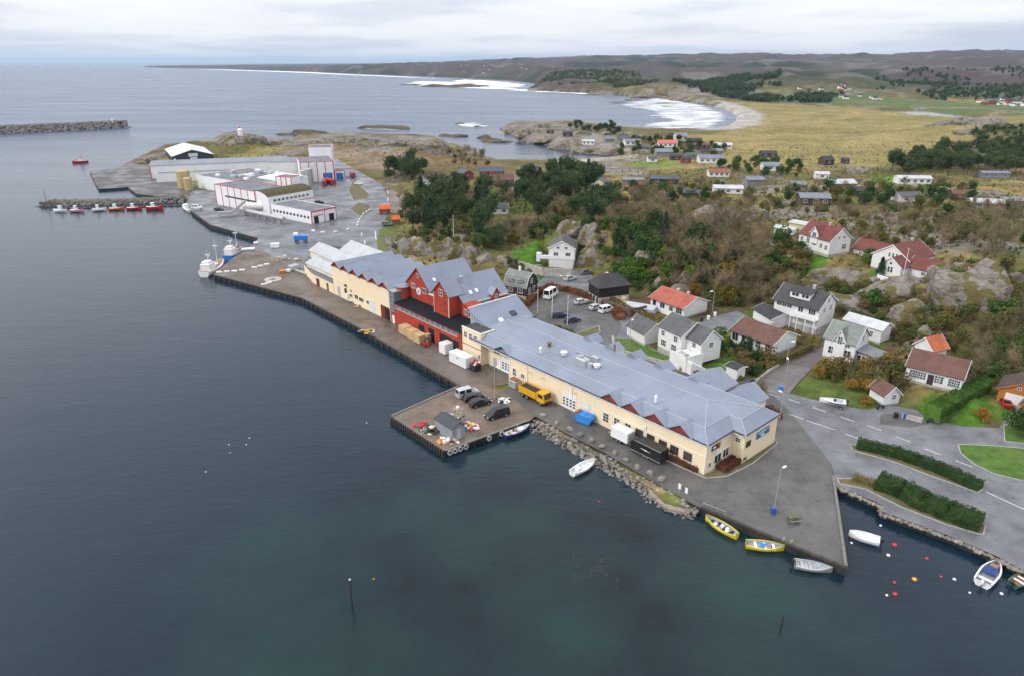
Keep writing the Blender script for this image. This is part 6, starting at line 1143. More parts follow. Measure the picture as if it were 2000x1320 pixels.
GR = [([(795,470),(835,455),(865,440),(905,425),(900,385),(845,385),(800,415)], 24, [W(kP, 4), W(kS, 1)], 3.0, 'in the left grove by the coastal road', 'pines of the left grove'),
 ([(1005,435),(1040,415),(1100,410),(1180,395),(1190,360),(1100,345),(1010,375)], 44, [W(kP, 5), W(kS, 1)], 3.2, 'in the central grove above the white house', 'pines of the central grove'),
 ([(750,362),(835,360),(835,335),(755,335)], 14, [W(kP, 3), W(kO, 0.55)], 4, 'beside the coastal road bend', 'trees at the road bend'),
 ([(930,430),(955,430),(950,405),(930,410)], 4, [W(kS, 2, 1.1)], 3, 'standing alone left of the central grove', 'lone spruces'),
 ([(925,490),(985,492),(980,470),(930,468)], 9, [W(kP, 1, .65), W(kD, 1)], 2.5, 'on the rock above the red wharf building', 'evergreens above the wharf'),
 ([(1725,335),(1800,345),(1900,345),(2010,345),(2010,290),(1900,295),(1800,310)], 85, [W(kP, 5, .95), W(kO, 0.17)], 5.5, 'in the dune wood', 'pines of the dune wood'),
 ([(1195,440),(1290,455),(1300,400),(1230,385),(1190,410)], 44, [W(kB, 5), W(kO, .8), W(kG, 1, 1.1), W(kD, 1, 1.1)], 2.8, 'right of the central pines', 'bare trees right of the pines'),
 ([(1300,560),(1370,590),(1440,590),(1500,560),(1500,480),(1460,455),(1380,455),(1300,470)], 130, [W(kB, 7, 1.15), W(kO, .8), W(kY, .7), W(kG, 1.0, 1.2), W(kD, 1.0, 1.2)], 2.6, 'in the brown wood', 'bare trees of the brown wood'),
 ([(1200,500),(1290,520),(1300,470),(1220,455)], 22, [W(kD, 3, 1.4), W(kS, 1, .7), W(kB, 1)], 2.6, 'among rocks behind the black barn', 'evergreens among the rocks'),
 ([(1215,560),(1255,560),(1250,520),(1210,520)], 9, [W(kG, 1, 1.25)], 2.4, 'behind the black barn', 'fresh bushes behind the barn'),
 ([(1335,525),(1385,525),(1380,470),(1335,475)], 9, [W(kD, 1, 1.7)], 2.6, 'as a dark clump inside the brown wood', 'evergreen clump in the brown wood'),
 ([(1390,600),(1440,600),(1440,550),(1400,550)], 10, [W(kY, 1, 1.2), W(kO, 0.55)], 2.6, 'at the foot of the brown wood', 'autumn shrubs at the wood foot'),
 ([(1500,545),(1540,560),(1590,515),(1520,480)], 26, [W(kO, 1.1), W(kR, 2), W(kD, 1)], 2.4, 'below the red-roofed hillside house', 'shrubs below the hillside house'),
 ([(1700,530),(1760,535),(1740,510),(1690,505)], 8, [W(kD, 1), W(kG, 1)], 2.4, 'in front of the rambling villa', 'garden shrubs of the villa'),
 ([(1840,500),(1960,520),(2010,500),(2010,420),(1880,420),(1820,470)], 70, [W(kB, 5, .9), W(kO, 1.1), W(kD, 1)], 3.0, 'in the thicket right of the villa', 'thicket right of the villa'),
 ([(1640,470),(1860,490),(1880,440),(1700,430),(1640,440)], 46, [W(kB, 3, .7), W(kO, 1.65), W(kR, 2)], 3.2, 'on the heath above the villa', 'heath shrubs above the villa'),
 ([(1900,760),(2010,720),(2010,620),(1900,640),(1880,690)], 60, [W(kB, 3), W(kD, 1.5), W(kO, 1.1)], 2.6, 'above the orange garage', 'trees above the orange garage'),
 ([(1700,690),(1860,690),(1890,620),(1800,610),(1710,640)], 60, [W(kO, 1.65, .8), W(kR, 3), W(kD, 1, .8), W(kG, .5, .7)], 2.6, 'behind the long white house', 'scrub behind the long house'),
 ([(1590,735),(1700,775),(1770,770),(1755,725),(1640,722)], 34, [W(kO, 1.1, .8), W(kR, 3, .9), W(kY, 1, .8), W(kB, 1, .6)], 2.0, 'in the garden belt above the road', 'garden shrubs above the road'),
 ([(1440,735),(1500,745),(1500,690),(1440,690)], 18, [W(kD, 2, .7), W(kO, 1.1, .7), W(kR, 1)], 1.7, 'in the shrubbery by the garden hut', 'shrubbery by the garden hut'),
 ([(1380,700),(1410,705),(1405,675),(1380,680)], 5, [W(kG, 2, .9)], 2.0, 'between the two white house gardens', 'round garden bushes'),
 ([(1215,650),(1225,640),(1222,630),(1208,640)], 3, [W(kG, 1, .8)], 1.6, 'at the bend beside the low white garage', 'bushes at the lane bend'),
 ([(780,430),(840,430),(870,400),(780,390)], 20, [W(kB, 2), W(kO, 1.65), W(kR, 1)], 3.0, 'between the road and the left grove', 'shrubs by the left grove'),
 ([(905,420),(1000,420),(1000,370),(900,370)], 34, [W(kB, 3), W(kO, 1.65), W(kP, .6, .8)], 3.4, 'between the two pine groves', 'garden trees between the groves'),
 ([(980,480),(1060,470),(1100,440),(1000,440)], 24, [W(kO, 1.65), W(kY, .6), W(kB, 2), W(kD, 1)], 2.6, 'above the white balcony house', 'shrubs above the balcony house'),
 ([(1030,545),(1060,530),(1000,515),(990,525)], 8, [W(kD, 1, .6), W(kO, 1.1, .6)], 2.0, 'beside the dark gambrel house', 'shrubs by the gambrel house'),
 ([(1110,255),(1180,262),(1215,268),(1200,250),(1120,248)], 26, [W(kP, 2, .7), W(kD, 2, 1.2)], 5, 'on the crest of the peninsula', 'peninsula pines'),
 ([(1200,300),(1300,315),(1420,320),(1420,290),(1300,275),(1230,275)], 46, [W(kD, 3), W(kO, 1.65), W(kP, .7, .6)], 5, 'among the peninsula cabins', 'bushes among the peninsula cabins'),
 ([(1400,330),(1480,345),(1560,350),(1560,320),(1430,315)], 34, [W(kD, 3), W(kO, 1.1), W(kR, 1)], 5, 'around the dune-edge cabins', 'bushes around the dune cabins'),
 ([(1200,400),(1300,410),(1420,400),(1420,360),(1200,370)], 60, [W(kO, 1.65), W(kD, 2), W(kR, 2), W(kB, 1, .8)], 5, 'on the heath between the cabins', 'bushes on the middle heath'),
 ([(1440,420),(1640,430),(1900,430),(1900,370),(1640,360),(1440,380)], 120, [W(kO, 1.65), W(kD, 2.5), W(kR, 2), W(kB, 1, .8)], 4.5, 'on the heath before the dune wood', 'bushes on the right heath'),
 ([(870,330),(960,330),(940,300),(880,295)], 22, [W(kO, 1.1), W(kB, 2), W(kR, 1)], 5, 'on the low ground by the lagoon', 'bushes by the lagoon')]
GR += [([(1190,560),(1300,590),(1300,520),(1200,500)], 26, [W(kD, 2, .8), W(kG, 1.5, .8), W(kO, 1.1, .8)], 2.2, 'on ground behind the orange-red bungalow', 'shrubs behind the orange-red bungalow'),
 ([(770,500),(900,515),(985,505),(960,470),(800,460)], 46, [W(kO, 1.65, .7), W(kD, 2, .7), W(kR, 2, .7), W(kB, 1, .5)], 2.2, 'on the cliff behind the saw-roof hall', 'cliff shrubs behind the saw-roof hall'),
 ([(1120,490),(1200,500),(1210,450),(1130,430)], 34, [W(kO, 1.65, .8), W(kD, 2, .9), W(kB, 2, .7), W(kG, 1, .7)], 2.4, 'near the balcony house rocks', 'shrubs by the balcony house rocks'),
 ([(1600,560),(1700,560),(1800,600),(1800,640),(1640,620)], 50, [W(kO, 1.65, .7), W(kG, 1.5, .7), W(kR, 2, .7), W(kD, 1, .7)], 2.2, 'on the ledges below the villa', 'ledge shrubs below the villa'),
 ([(1850,620),(2010,640),(2010,540),(1860,530)], 46, [W(kO, 1.65, .8), W(kG, 1, .7), W(kR, 2, .8), W(kD, 2, .8)], 2.6, 'on the right slope below the thicket', 'shrubs on the right slope'),
 ([(1440,600),(1520,610),(1560,560),(1480,540)], 24, [W(kO, 1.1, .8), W(kG, 1, .8), W(kB, 2, .8)], 2.4, 'left of the large charcoal-roofed house', 'shrubs left of the charcoal-roofed house'),
 ([(1050,440),(1200,450),(1200,400),(1060,400)], 40, [W(kP, 2, .9), W(kO, 1.1), W(kB, 2), W(kG, .6)], 2.8, 'on the lower edge of the central grove', 'trees below the central grove'),
 ([(1260,450),(1420,460),(1480,420),(1280,400)], 50, [W(kB, 4, .9), W(kO, 1.65), W(kD, 1)], 2.8, 'around the big pale outcrop', 'trees round the pale outcrop'),
 ([(820,470),(960,470),(960,430),(860,420)], 22, [W(kP, 2, .9), W(kO, 1.1), W(kD, 1)], 3.0, 'on the knoll behind the flagpole', 'trees on the flagpole knoll')]
for px, n, kinds, gap, lab, grp in GR: grove(px, n, kinds, RT, gap, lab, grp)
# single planted trees
for lab, px, py, pr, sc, m, nm in (('small bare street tree beside the warehouse end', 1480, 782, BARES, .8, None, 'bare_tree'), ('dark young conifer in front of the villa gable', 1718, 540, SPRUCES, .45, None, 'spruce_tree'), ('bright yellow-green bush on the rocky slope', 1825, 650, LEAFY, .9, M_YEL, 'leafy_bush'), ('large bright green bush against the pale cliff', 1710, 600, LEAFY, 1.5, M_GREEN, 'leafy_bush'), ('golden upright shrub by the road shed', 1690, 790, LEAFY, .9, M_GOLD, 'golden_bush'), ('golden shrub in the cross-gable house garden', 1615, 725, LEAFY, .7, M_GOLD, 'golden_bush'), ('golden shrub at the path of the long house', 1725, 715, LEAFY, .9, M_GOLD, 'golden_bush'), ('yellow bush by the garden hut', 1447, 742, LEAFY, .45, M_YEL, 'leafy_bush'), ('small spruce on the rock above the saw-roof hall', 878, 480, SPRUCES, .6, None, 'spruce_tree'), ('dark round bush at the right edge below the orange house', 1988, 850, LEAFY, 1.2, M_DGREEN, 'evergreen_bush'), ('round green bush beside the large charcoal-roofed house', 1600, 655, LEAFY, .8, M_OLIVE, 'olive_bush'), ('rusty shrub bed against the warehouse front near the corner', 1335, 900, LEAFY, .45, M_RUST, 'rusty_bush'), ('dark bush at the corner of the dark wood, orange-leaved', 1776, 330, LEAFY, 1.5, M_RUST, 'rusty_bush'), ('pale dry pampas clump on the driveway verge', 1915, 822, LEAFY, .6, M_GOLD, 'golden_bush')):
    plant(pr, G(px, py), RT, lab, nm, None, sc, m, 'tree' if pr is not LEAFY else 'shrub')
# --- undergrowth over the hillsides
def undergrowth():
    rs = np.random.RandomState(9); n = 34000; a = rs.uniform(-.95, .95, n); r = 130+rs.rand(n)**1.3*420; x = r*a; y = r
    h = height(x, y, PADS); d = sdf(x, y, COAST); ok = (d > 6) & (h > 2.4)
    for p in PAVE_W.values(): ok &= sdf(x, y, p) < -1.0
    for px, z in LAWNS: ok &= sdf(x, y, UP(px, z)) < 0
    for c, s, ox, oy, L, W_, pz in PADS:
        lx = (x-ox)*c+(y-oy)*s; ly = -(x-ox)*s+(y-oy)*c; ok &= ~((lx > -.5) & (lx < L+.5) & (ly > -.5) & (ly < W_+.5))
    cx = math.cos(CA); sx = math.sin(CA); lx = (x-CO[0])*cx+(y-CO[1])*sx; ly = -(x-CO[0])*sx+(y-CO[1])*cx; ok &= ~((lx < 6) & (lx > -162) & (ly > -3) & (ly < 26))
    nn = fbm(x/26, y/26, 4); ok &= rs.rand(n) < .35+.9*(nn > -.05); ok &= (y < 420) | (rs.rand(n) < .5)
    x, y, h, nn = x[ok], y[ok], h[ok], nn[ok]; kind = (fbm(x/14+30, y/14, 3)+rs.randn(len(x))*.25); 
    for k, (m, lab) in enumerate(((M_OLIVE, 'olive undergrowth and rough grass over the hillsides'), (M_BROWN, 'brown heather undergrowth over the hillsides'), (M_DGREEN, 'dark green juniper undergrowth over the hillsides'), (leafmat('straw_tufts', (.19, .145, .06)), 'straw-coloured grass tussocks over the hillsides'))):
        sel = np.where([(kind < -.2), (kind >= -.2) & (kind < .05), (kind >= .28), (kind >= .05) & (kind < .28)][k])[0]; V = []
        for i in sel: s = rs.uniform(.4, 1.25); V.append(blades(rs, (x[i]+rs.uniform(-.5, .5), y[i]+rs.uniform(-.5, .5), h[i]+.1), 9, s, s*.2, .9))
        link('undergrowth', tri_mesh('undergrowth', np.vstack(V), m), None, label=lab, category='undergrowth', kind='stuff')
undergrowth()
# --- far woods that read as one mass
def far_wood(px, n, label, s0=5, s1=11):
    rs = np.random.RandomState(len(px)*7+n); P = UP(px, 8); x0, y0 = P.min(0); x1, y1 = P.max(0); x = rs.uniform(x0, x1, n*4); y = rs.uniform(y0, y1, n*4); k = (sdf(x, y, P)+fbm(x/120, y/120, 3)*60 > 0) & (fbm(x/90+4, y/90, 4) > -.08); x = x[k][:n]; y = y[k][:n]; h = height(x, y); V = []
    for a, b, c in zip(x, y, h): s = rs.uniform(s0, s1); V.append(blades(rs, (a, b, c+s*.45), 26, s*.75, s*.16, .35))
    if V: link('far_wood', tri_mesh('far_wood', np.vstack(V), M_PINE), None, label=label, category='wood', kind='stuff')
far_wood([(1310,172),(1420,165),(1500,170),(1560,180),(1640,190),(1620,196),(1500,198),(1440,196),(1400,186),(1330,180)], 1500, 'dark conifer wood behind the curved beach')
far_wood([(1040,160),(1150,158),(1250,164),(1300,172),(1240,178),(1120,170),(1060,168)], 700, 'dark woods on the rocky far shore')
far_wood([(1700,170),(1850,160),(2000,165),(2100,190),(1900,196),(1780,190)], 700, 'patchy woods on the far brown hills')
far_wood([(1780,285),(2010,262),(2080,300),(2000,300),(1850,312),(1760,325)], 330, 'scrubby pines at the far side of the dune wood', 3, 6)
# --- hedges
def hedge(label, px, w, h, m, z=Z0, name='hedge', n=90, leaf=.28, closed=False, taper=False):
    rs = np.random.RandomState(int(px[0][0])+int(px[0][1])); P = [Vector(U(*p, z)) for p in px]; core = MB(); V = []
    for i in range(len(P)-1):
        a, b = P[i], P[i+1]; d = b-a; L = d.length; d.normalize(); nr = Vector((-d.y, d.x)); q = lambda u, o, zz: (a.x+d.x*u+nr.x*o, a.y+d.y*u+nr.y*o, zz); i_ = .12; e = .25
        core.add([q(-e, -w/2+i_, z-1), q(L+e, -w/2+i_, z-1), q(L+e, w/2-i_, z-1), q(-e, w/2-i_, z-1), q(-e, -w/2+i_*2, z+h*.9-i_), q(L+e, -w/2+i_*2, z+h*.9-i_), q(L+e, w/2-i_*2, z+h*.9-i_), q(-e, w/2-i_*2, z+h*.9-i_)], [(0, 3, 2, 1), (4, 5, 6, 7), (0, 1, 5, 4), (1, 2, 6, 5), (2, 3, 7, 6), (3, 0, 4, 7)])
        for k in range(int(L*n/2*(w+2*h)/3)):
            u = rs.uniform(-.2, L+.2); s = rs.rand()*(w+2*h)
            o, zz = (-w/2, s) if s < h else (w/2, s-h) if s < 2*h else (s-2*h-w/2, h)
            bm_ = 1+.08*math.sin(u*1.9+i*2)*math.sin(u*.83+1)+.04*math.sin(u*5.1); zz *= bm_; o *= 1+.07*math.sin(u*2.7+zz)
            V.append(blades(rs, q(u, o*(1+rs.uniform(-.1, .04)), z+zz*(1+rs.uniform(-.06, .06))), 4, leaf, leaf*.35, .15))
    t = thing(name, label, 'hedge', (0, 0, 0)); core.build('core', m, t); link('foliage', tri_mesh('foliage', np.vstack(V), m), t)
HG = leafmat('clipped_hedge_green', (.03, .062, .015), .1); HL = leafmat('light_hedge_green', (.055, .12, .018), .1)
hedge('long clipped dark green hedge between the slip lane and the main road', [(1675,872),(1750,890),(1830,918),(1910,955)], 2.4, 1.4, HG, n=150, leaf=.2)
hedge('broad clipped dark green hedge above the stone-edged walkway', [(1715,946),(1760,962),(1800,985),(1850,1005),(1912,1028)], 4.2, 1.6, HG, n=150, leaf=.2)
hedge('short brown hedge at the end of the broad green hedge', [(1668,936),(1712,950)], 1.6, .9, M_BROWN, n=60)
hedge('tall bright green hedge beside the long white house', [(1822,812),(1870,788),(1920,757)], 3.0, 2.3, HL, 3.2, n=120, leaf=.22)
hedge('rust-brown beech hedge around the back of the car park', [(1083,566),(1110,570),(1150,583),(1180,595),(1202,608)], 1.6, 1.5, M_RUST, n=60)
hedge('brown beech hedge on the left side of the car park', [(1078,563),(1050,578),(1030,598)], 1.6, 1.7, M_RUST, n=60)
hedge('rust bush clump at the car park exit', [(1203,612),(1212,625)], 2.6, 1.5, M_RUST, n=60)
hedge('low dark hedge in front of the flagpoles', [(1085,640),(1120,652)], 1.0, .8, M_DGREEN, n=60)
hedge('dark green hedge in front of the brown-roofed bungalow', [(1418,668),(1450,690),(1500,712)], 1.2, 1.2, HG, 2.6, n=60)
hedge('brown hedge below the brown-roofed bungalow along the gravel lane', [(1500,716),(1540,697),(1585,678)], 1.3, 1.2, M_BROWN, 2.6, n=60)
hedge('brown hedge below the orange-red bungalow', [(1240,610),(1290,628),(1335,642)], 1.2, 1.2, M_BROWN, 2.4, n=60)
hedge('hedge behind the brown-roofed bungalow', [(1525,642),(1560,660),(1600,668)], 1.4, 1.4, M_BROWN, 3.2, n=50)
hedge('dark maroon shrub bed along the warehouse front', [(1310,897),(1362,920)], 1.5, 1.1, leafmat('maroon_leaves', (.1, .04, .025), .1), n=80, leaf=.22)
hedge('dark maroon shrub bed in the corner of the warehouse end', [(1408,918),(1446,896)], 2.2, 1.1, MATS['maroon_leaves'], n=80, leaf=.22)
hedge('rusty hedge behind the warehouse end wall by the road', [(1498,802),(1520,818)], 1.6, 1.2, M_RUST, n=80)
hedge('brown dividing hedge behind the long warehouse roof', [(1330,722),(1400,742),(1450,760)], 1.0, .9, M_BROWN, 2.2, n=60)
hedge('dark hedge bank below the lane fence', [(1190,588),(1235,615),(1262,618)], 1.3, 1.6, M_BROWN, 2.4, n=60)
# ================================================================== VEHICLES
RUB = mat('tyre_rubber', (.015, .015, .016), .85); RIM = mat('wheel_rim', (.35, .36, .37), .35, metal=.6); CHROME = mat('lamp_lens', (.7, .7, .72), .2); TAIL = mat('tail_lamp', (.35, .02, .02), .3)
CARGL = mat('car_glass', (.012, .015, .018), .06, .1, spec=.7)
def paint(name, c): return mat('paint_'+name, c, .3, .06, .5, spec=.6)
CARS = {}
def car_meshes(kind):
    if kind in CARS: return CARS[kind]
    # stations: x, belt z, roof z (None = bonnet)
    S = {'estate': [(-2.25, .62, None), (-2.2, .85, None), (-2.0, .95, .98), (-1.75, .96, 1.42), (-.6, .96, 1.50), (.25, .95, 1.46), (1.0, .93, .97), (1.9, .82, None), (2.2, .66, None)],
         'saloon': [(-2.25, .62, None), (-2.2, .9, None), (-1.7, .95, .97), (-1.0, .95, 1.38), (-.3, .95, 1.44), (.3, .95, 1.40), (1.05, .93, .96), (1.9, .80, None), (2.25, .62, None)],
         'van': [(-2.4, .7, None), (-2.38, 1.05, 1.1), (-2.25, 1.1, 1.85), (-.8, 1.1, 1.92), (.7, 1.1, 1.88), (1.55, 1.05, 1.12), (2.2, .92, None), (2.4, .7, None)],
         'suv': [(-2.3, .75, None), (-2.27, 1.05, 1.08), (-2.1, 1.08, 1.68), (-.6, 1.08, 1.76), (.35, 1.06, 1.72), (1.05, 1.03, 1.08), (1.95, .95, None), (2.25, .75, None)],
         'camper': [(-3.0, .8, None), (-2.98, 1.2, 1.25), (-2.9, 1.3, 2.7), (-.8, 1.3, 2.8), (1.6, 1.3, 2.7), (2.3, 1.2, 1.3), (2.8, 1.0, None), (3.0, .75, None)]}[kind]
    hw = {'estate': .88, 'saloon': .88, 'van': .95, 'suv': .93, 'camper': 1.08}[kind]; z0 = .28; v = []; f = []
    for i, (x, zb, zr) in enumerate(S):
        e = .12 if i in (0, len(S)-1) else 0; w = hw-e; tr = hw*.80 if zr and zr-zb > .2 else w*.93; zt = zr if zr else zb+.03
        v += [(x, -w, z0), (x, -w-.0, zb), (x, -tr, zt), (x, tr, zt), (x, w, zb), (x, w, z0)]
    n = len(S)
    for i in range(n-1):
        for j in range(5): f.append((i*6+j, i*6+6+j, i*6+7+j, i*6+1+j))
        f.append((i*6+5, i*6+11, i*6+6, i*6))
    f += [(5, 4, 3, 2, 1, 0), tuple((n-1)*6+k for k in range(6))]
    body = MB().add(v, f).mesh('body', paint('white', (.7, .71, .72)))
    bm = bmesh.new(); bm.from_mesh(body); bmesh.ops.recalc_face_normals(bm, faces=bm.faces); bm.to_mesh(body); bm.free()
    cab = [i for i, s in enumerate(S) if s[2] and s[2]-s[1] > .2]; i0, i1 = cab[0], cab[-1]
    gl = []
    P = lambda i, k: Vector(v[i*6+k])
    side = MB()
    for i in range(i0, i1):
        a, b, c, d = P(i, 1), P(i+1, 1), P(i+1, 2), P(i, 2); ce = (a+b+c+d)/4; q = [ce+(p-ce)*.82+Vector((0, -.012, 0)) for p in (a, b, c, d)]; side.add(q, [(0, 1, 2, 3)])
    sl = side.mesh('side_window', CARGL); side2 = MB()
    for i in range(i0, i1):
        a, b, c, d = P(i, 4), P(i+1, 4), P(i+1, 3), P(i, 3); ce = (a+b+c+d)/4; q = [ce+(p-ce)*.82+Vector((0, .012, 0)) for p in (a, b, c, d)]; side2.add(q, [(3, 2, 1, 0)])
    sr = side2.mesh('side_window', CARGL)
    def scr(i, j, nm):
        a, b, c, d = P(i, 2), P(i, 3), P(j, 3), P(j, 2); ce = (a+b+c+d)/4; nr = (b-a).cross(d-a).normalized(); nr = nr if nr.z > 0 else -nr
        return MB().add([ce+(p-ce)*.86+nr*.015 for p in (a, b, c, d)], [(0, 1, 2, 3)]).mesh(nm, CARGL)
    ws = scr(i1+1, i1, 'windscreen'); rw = scr(i0-1, i0, 'rear_window'); R = .33 if kind != 'camper' else .36
    ty = MB().lathe([(R*.7, -.11), (R, -.1), (R, .1), (R*.7, .11)], 14).mesh('tyre', RUB); ri = MB().lathe([(R*.68, -.12), (R*.6, -.125), (R*.6, .125), (R*.68, .12)], 10).mesh('rim', RIM)
    lx = S[-1][0]; hl = MB().box(-.06, .05, -.2, .2, -.08, .08).mesh('headlight', CHROME); tl = MB().box(-.05, .06, -.13, .13, -.14, .14).mesh('tail_light', TAIL)
    CARS[kind] = (body, [('side_window', sl), ('side_window', sr), ('windscreen', ws), ('rear_window', rw)], ty, ri, hl, tl, S, hw, R); return CARS[kind]
def car(label, kind, pos, ang, m, name=None, z=None, pxy=True, group=None):
    body, gl, ty, ri, hl, tl, S, hw, R = car_meshes(kind)
    p = (*U(*pos, Z0+.02), Z0+.02) if pxy else pos
    t = thing(name or {'van': 'parked_van', 'camper': 'camper_van'}.get(kind, 'parked_car'), label, {'van': 'van', 'camper': 'camper van'}.get(kind, 'car'), p, math.radians(ang), group)
    b = link('body', body, t); b.material_slots[0].link = 'OBJECT'; b.material_slots[0].material = m
    for nm, g in gl: link(nm, g, t)
    L = S[-1][0]; B = S[0][0]
    for x in (B*.62, L*.64):
        for y in (-hw+.1, hw-.1):
            w = link('wheel', ty, t, (x, y, R)); w.rotation_euler = (math.pi/2, 0, 0); link('rim', ri, w)
    for y in (-hw*.65, hw*.65): link('headlight', hl, t, (L-.01, y, S[-1][1]-.02)); link('tail_light', tl, t, (B+.01, y*1.05, S[1][1]-.12))
    return t
WHT = paint('white', (.7, .71, .72)); SIL = paint('silver', (.42, .44, .46)); BLK = paint('black', (.012, .012, .014)); DBL = paint('dark_blue', (.02, .035, .08)); GRY = paint('grey', (.12, .13, .14)); RED = paint('red', (.35, .015, .015))
G1 = 'cars parked on the pier'; G2 = 'cars in the car park'
car('silver-white pickup van at the quay end of the pier row', 'van', (913, 772), 30, SIL, group=G1); car('black estate car second in the pier row', 'estate', (925, 780), 28, BLK, group=G1); car('black estate car third in the pier row with red tail lights', 'estate', (938, 790), 30, BLK, group=G1); car('black people carrier standing apart near the pier edge', 'van', (971, 813), 211, BLK, group=G1)
car('white camper van at the top corner of the car park', 'camper', (1076, 580), 60, WHT); car('silver estate car under the beech hedge, left of two', 'estate', (1136, 593), 28, SIL, group=G2); car('silver car in the middle of the hedge row', 'estate', (1165, 604), 30, SIL, group=G2); car('white delivery van at the car park exit bush', 'van', (1185, 609), 35, WHT, group=G2); car('dark blue car in the lower car park row, left', 'suv', (1094, 620), 12, DBL, group=G2); car('dark blue estate in the lower car park row, right', 'estate', (1118, 629), 30, DBL, group=G2)
car('silver car driving on the lane below the white balcony house', 'estate', (1114, 547), 35, SIL); car('dark car parked beside the black barn gable', 'estate', (1145, 535), 30, GRY)
x, y, z = G(1959, 790); car('small red car before the orange garage', 'saloon', (x, y, z+.15), 75, RED, pxy=False)
for lab, p, a, m, k in (('black car on the factory quay', (428, 412), -10, BLK, 'estate'), ('white van on the factory quay near the jetty', (385, 408), 0, WHT, 'van'), ('white car on the verge inside the factory road loop', (700, 361), 0, WHT, 'saloon'), ('white car parked behind the mossy-roofed wing', (601, 393), 10, WHT, 'estate'), ('black car in the middle of the factory yard', (624, 398), 15, BLK, 'estate'), ('silver car at the mossy wing corner', (601, 377), 5, SIL, 'estate'), ('dark car beside the orange sheds', (757, 441), 0, GRY, 'suv')): car(lab, k, p, a, m)
# --- generic wheels for trailers and lorries
def wheels(t, xs, hw, R=.4, w=.22):
    ty = MB().lathe([(R*.65, -w/2), (R, -w/2+.02), (R, w/2-.02), (R*.65, w/2)], 14).mesh('wheel', RUB); ri = MB().lathe([(R*.6, -w/2-.01), (R*.55, w/2+.01)], 10).mesh('rim', RIM)
    for x in xs:
        for y in (-hw, hw): o = link('wheel', ty, t, (x, y, R)); o.rotation_euler = (math.pi/2, 0, 0); link('rim', ri, o)
def at_c(s, y, z=Z0+.02): v = Matrix.Rotation(CA, 4, 'Z') @ Vector((-s, y, 0)); return (CO[0]+v.x, CO[1]+v.y, z)
YEL = paint('yellow', (.62, .32, .01))
t = thing('tipper_lorry', 'yellow tipper lorry with ribbed open body parked along the warehouse', 'lorry', at_c(41.6, -2.2), CA)
MB().box(-.2, 7.6, -.5, .5, .7, .95).build('chassis', BLACKM, t)
MB().box(-.3, 4.9, -1.2, 1.2, 1.0, 1.12).box(-.3, 4.9, -1.2, -1.12, 1.12, 2.4).box(-.3, 4.9, 1.12, 1.2, 1.12, 2.4).box(-.3, -.22, -1.12, 1.12, 1.12, 2.4).box(4.82, 4.9, -1.12, 1.12, 1.12, 2.6).build('tipper_body', YEL, t)
rb = MB().box(-.06, .06, -.07, 0, 1.1, 2.38).mesh('rib', YEL)
for k in range(8): link('rib', rb, t, (-.1+k*.68, -1.2, 0)); link('rib', rb, t, (-.1+k*.68, 1.2, 0), math.pi)
MB().box(-.2, 4.8, -1.1, 1.1, 1.9, 2.05).build('load', BLACKM, t)
c = MB().prism([(5.0, -1.15, .8), (7.0, -1.15, .8), (7.15, -1.15, 1.6), (6.75, -1.15, 2.7), (5.0, -1.15, 2.75)], (0, 2.3, 0)).build('cab', YEL, t); fix_normals(c)
MB().add([(7.17, -.95, 1.65), (7.17, .95, 1.65), (6.79, .95, 2.6), (6.79, -.95, 2.6)], [(0, 1, 2, 3)]).build('windscreen', CARGL, t)
for y in (-1.165, 1.165): MB().add([(5.4, y, 1.75), (6.8, y, 1.75), (6.6, y, 2.5), (5.4, y, 2.5)], [(0, 1, 2, 3) if y < 0 else (3, 2, 1, 0)]).build('side_window', CARGL, t)
wheels(t, (.8, 2.1, 6.1), 1.0, .48, .3)
# skip (blue) and grey bin, crates
BLU = paint('skip_blue', (.015, .19, .55)); t = thing('blue_skip', 'bright blue covered waste skip beside the pale warehouse door', 'skip', at_c(26.0, -1.6), CA+.15)
c = MB().prism([(-.6, -.95, .15), (2.2, -.95, .15), (2.7, -.95, 1.3), (2.2, -.95, 1.75), (-.5, -.95, 1.75), (-1.1, -.95, 1.2)], (0, 1.9, 0)).build('tub', BLU, t); fix_normals(c); MB().cyl((.9, 0, 1.75), (.9, 0, 1.85), .35, n=14).build('hatch', BLU, t); MB().box(-1.1, -.4, -.8, .8, 1.6, 1.95).build('rusty_lid', mat('rusty_steel', (.22, .1, .05)), t)
t = thing('steel_bin', 'grey steel bin with rusty scrap beside the yellow lorry', 'bin', at_c(45.3, -1.4), CA); MB().cham(-1.1, 1.1, -.8, .8, .1, 1.7, .08).build('tub', STEEL, t); MB().box(-.9, .9, -.6, .6, 1.7, 1.95).build('scrap', mat('rusty_steel', (.22, .1, .05)), t)
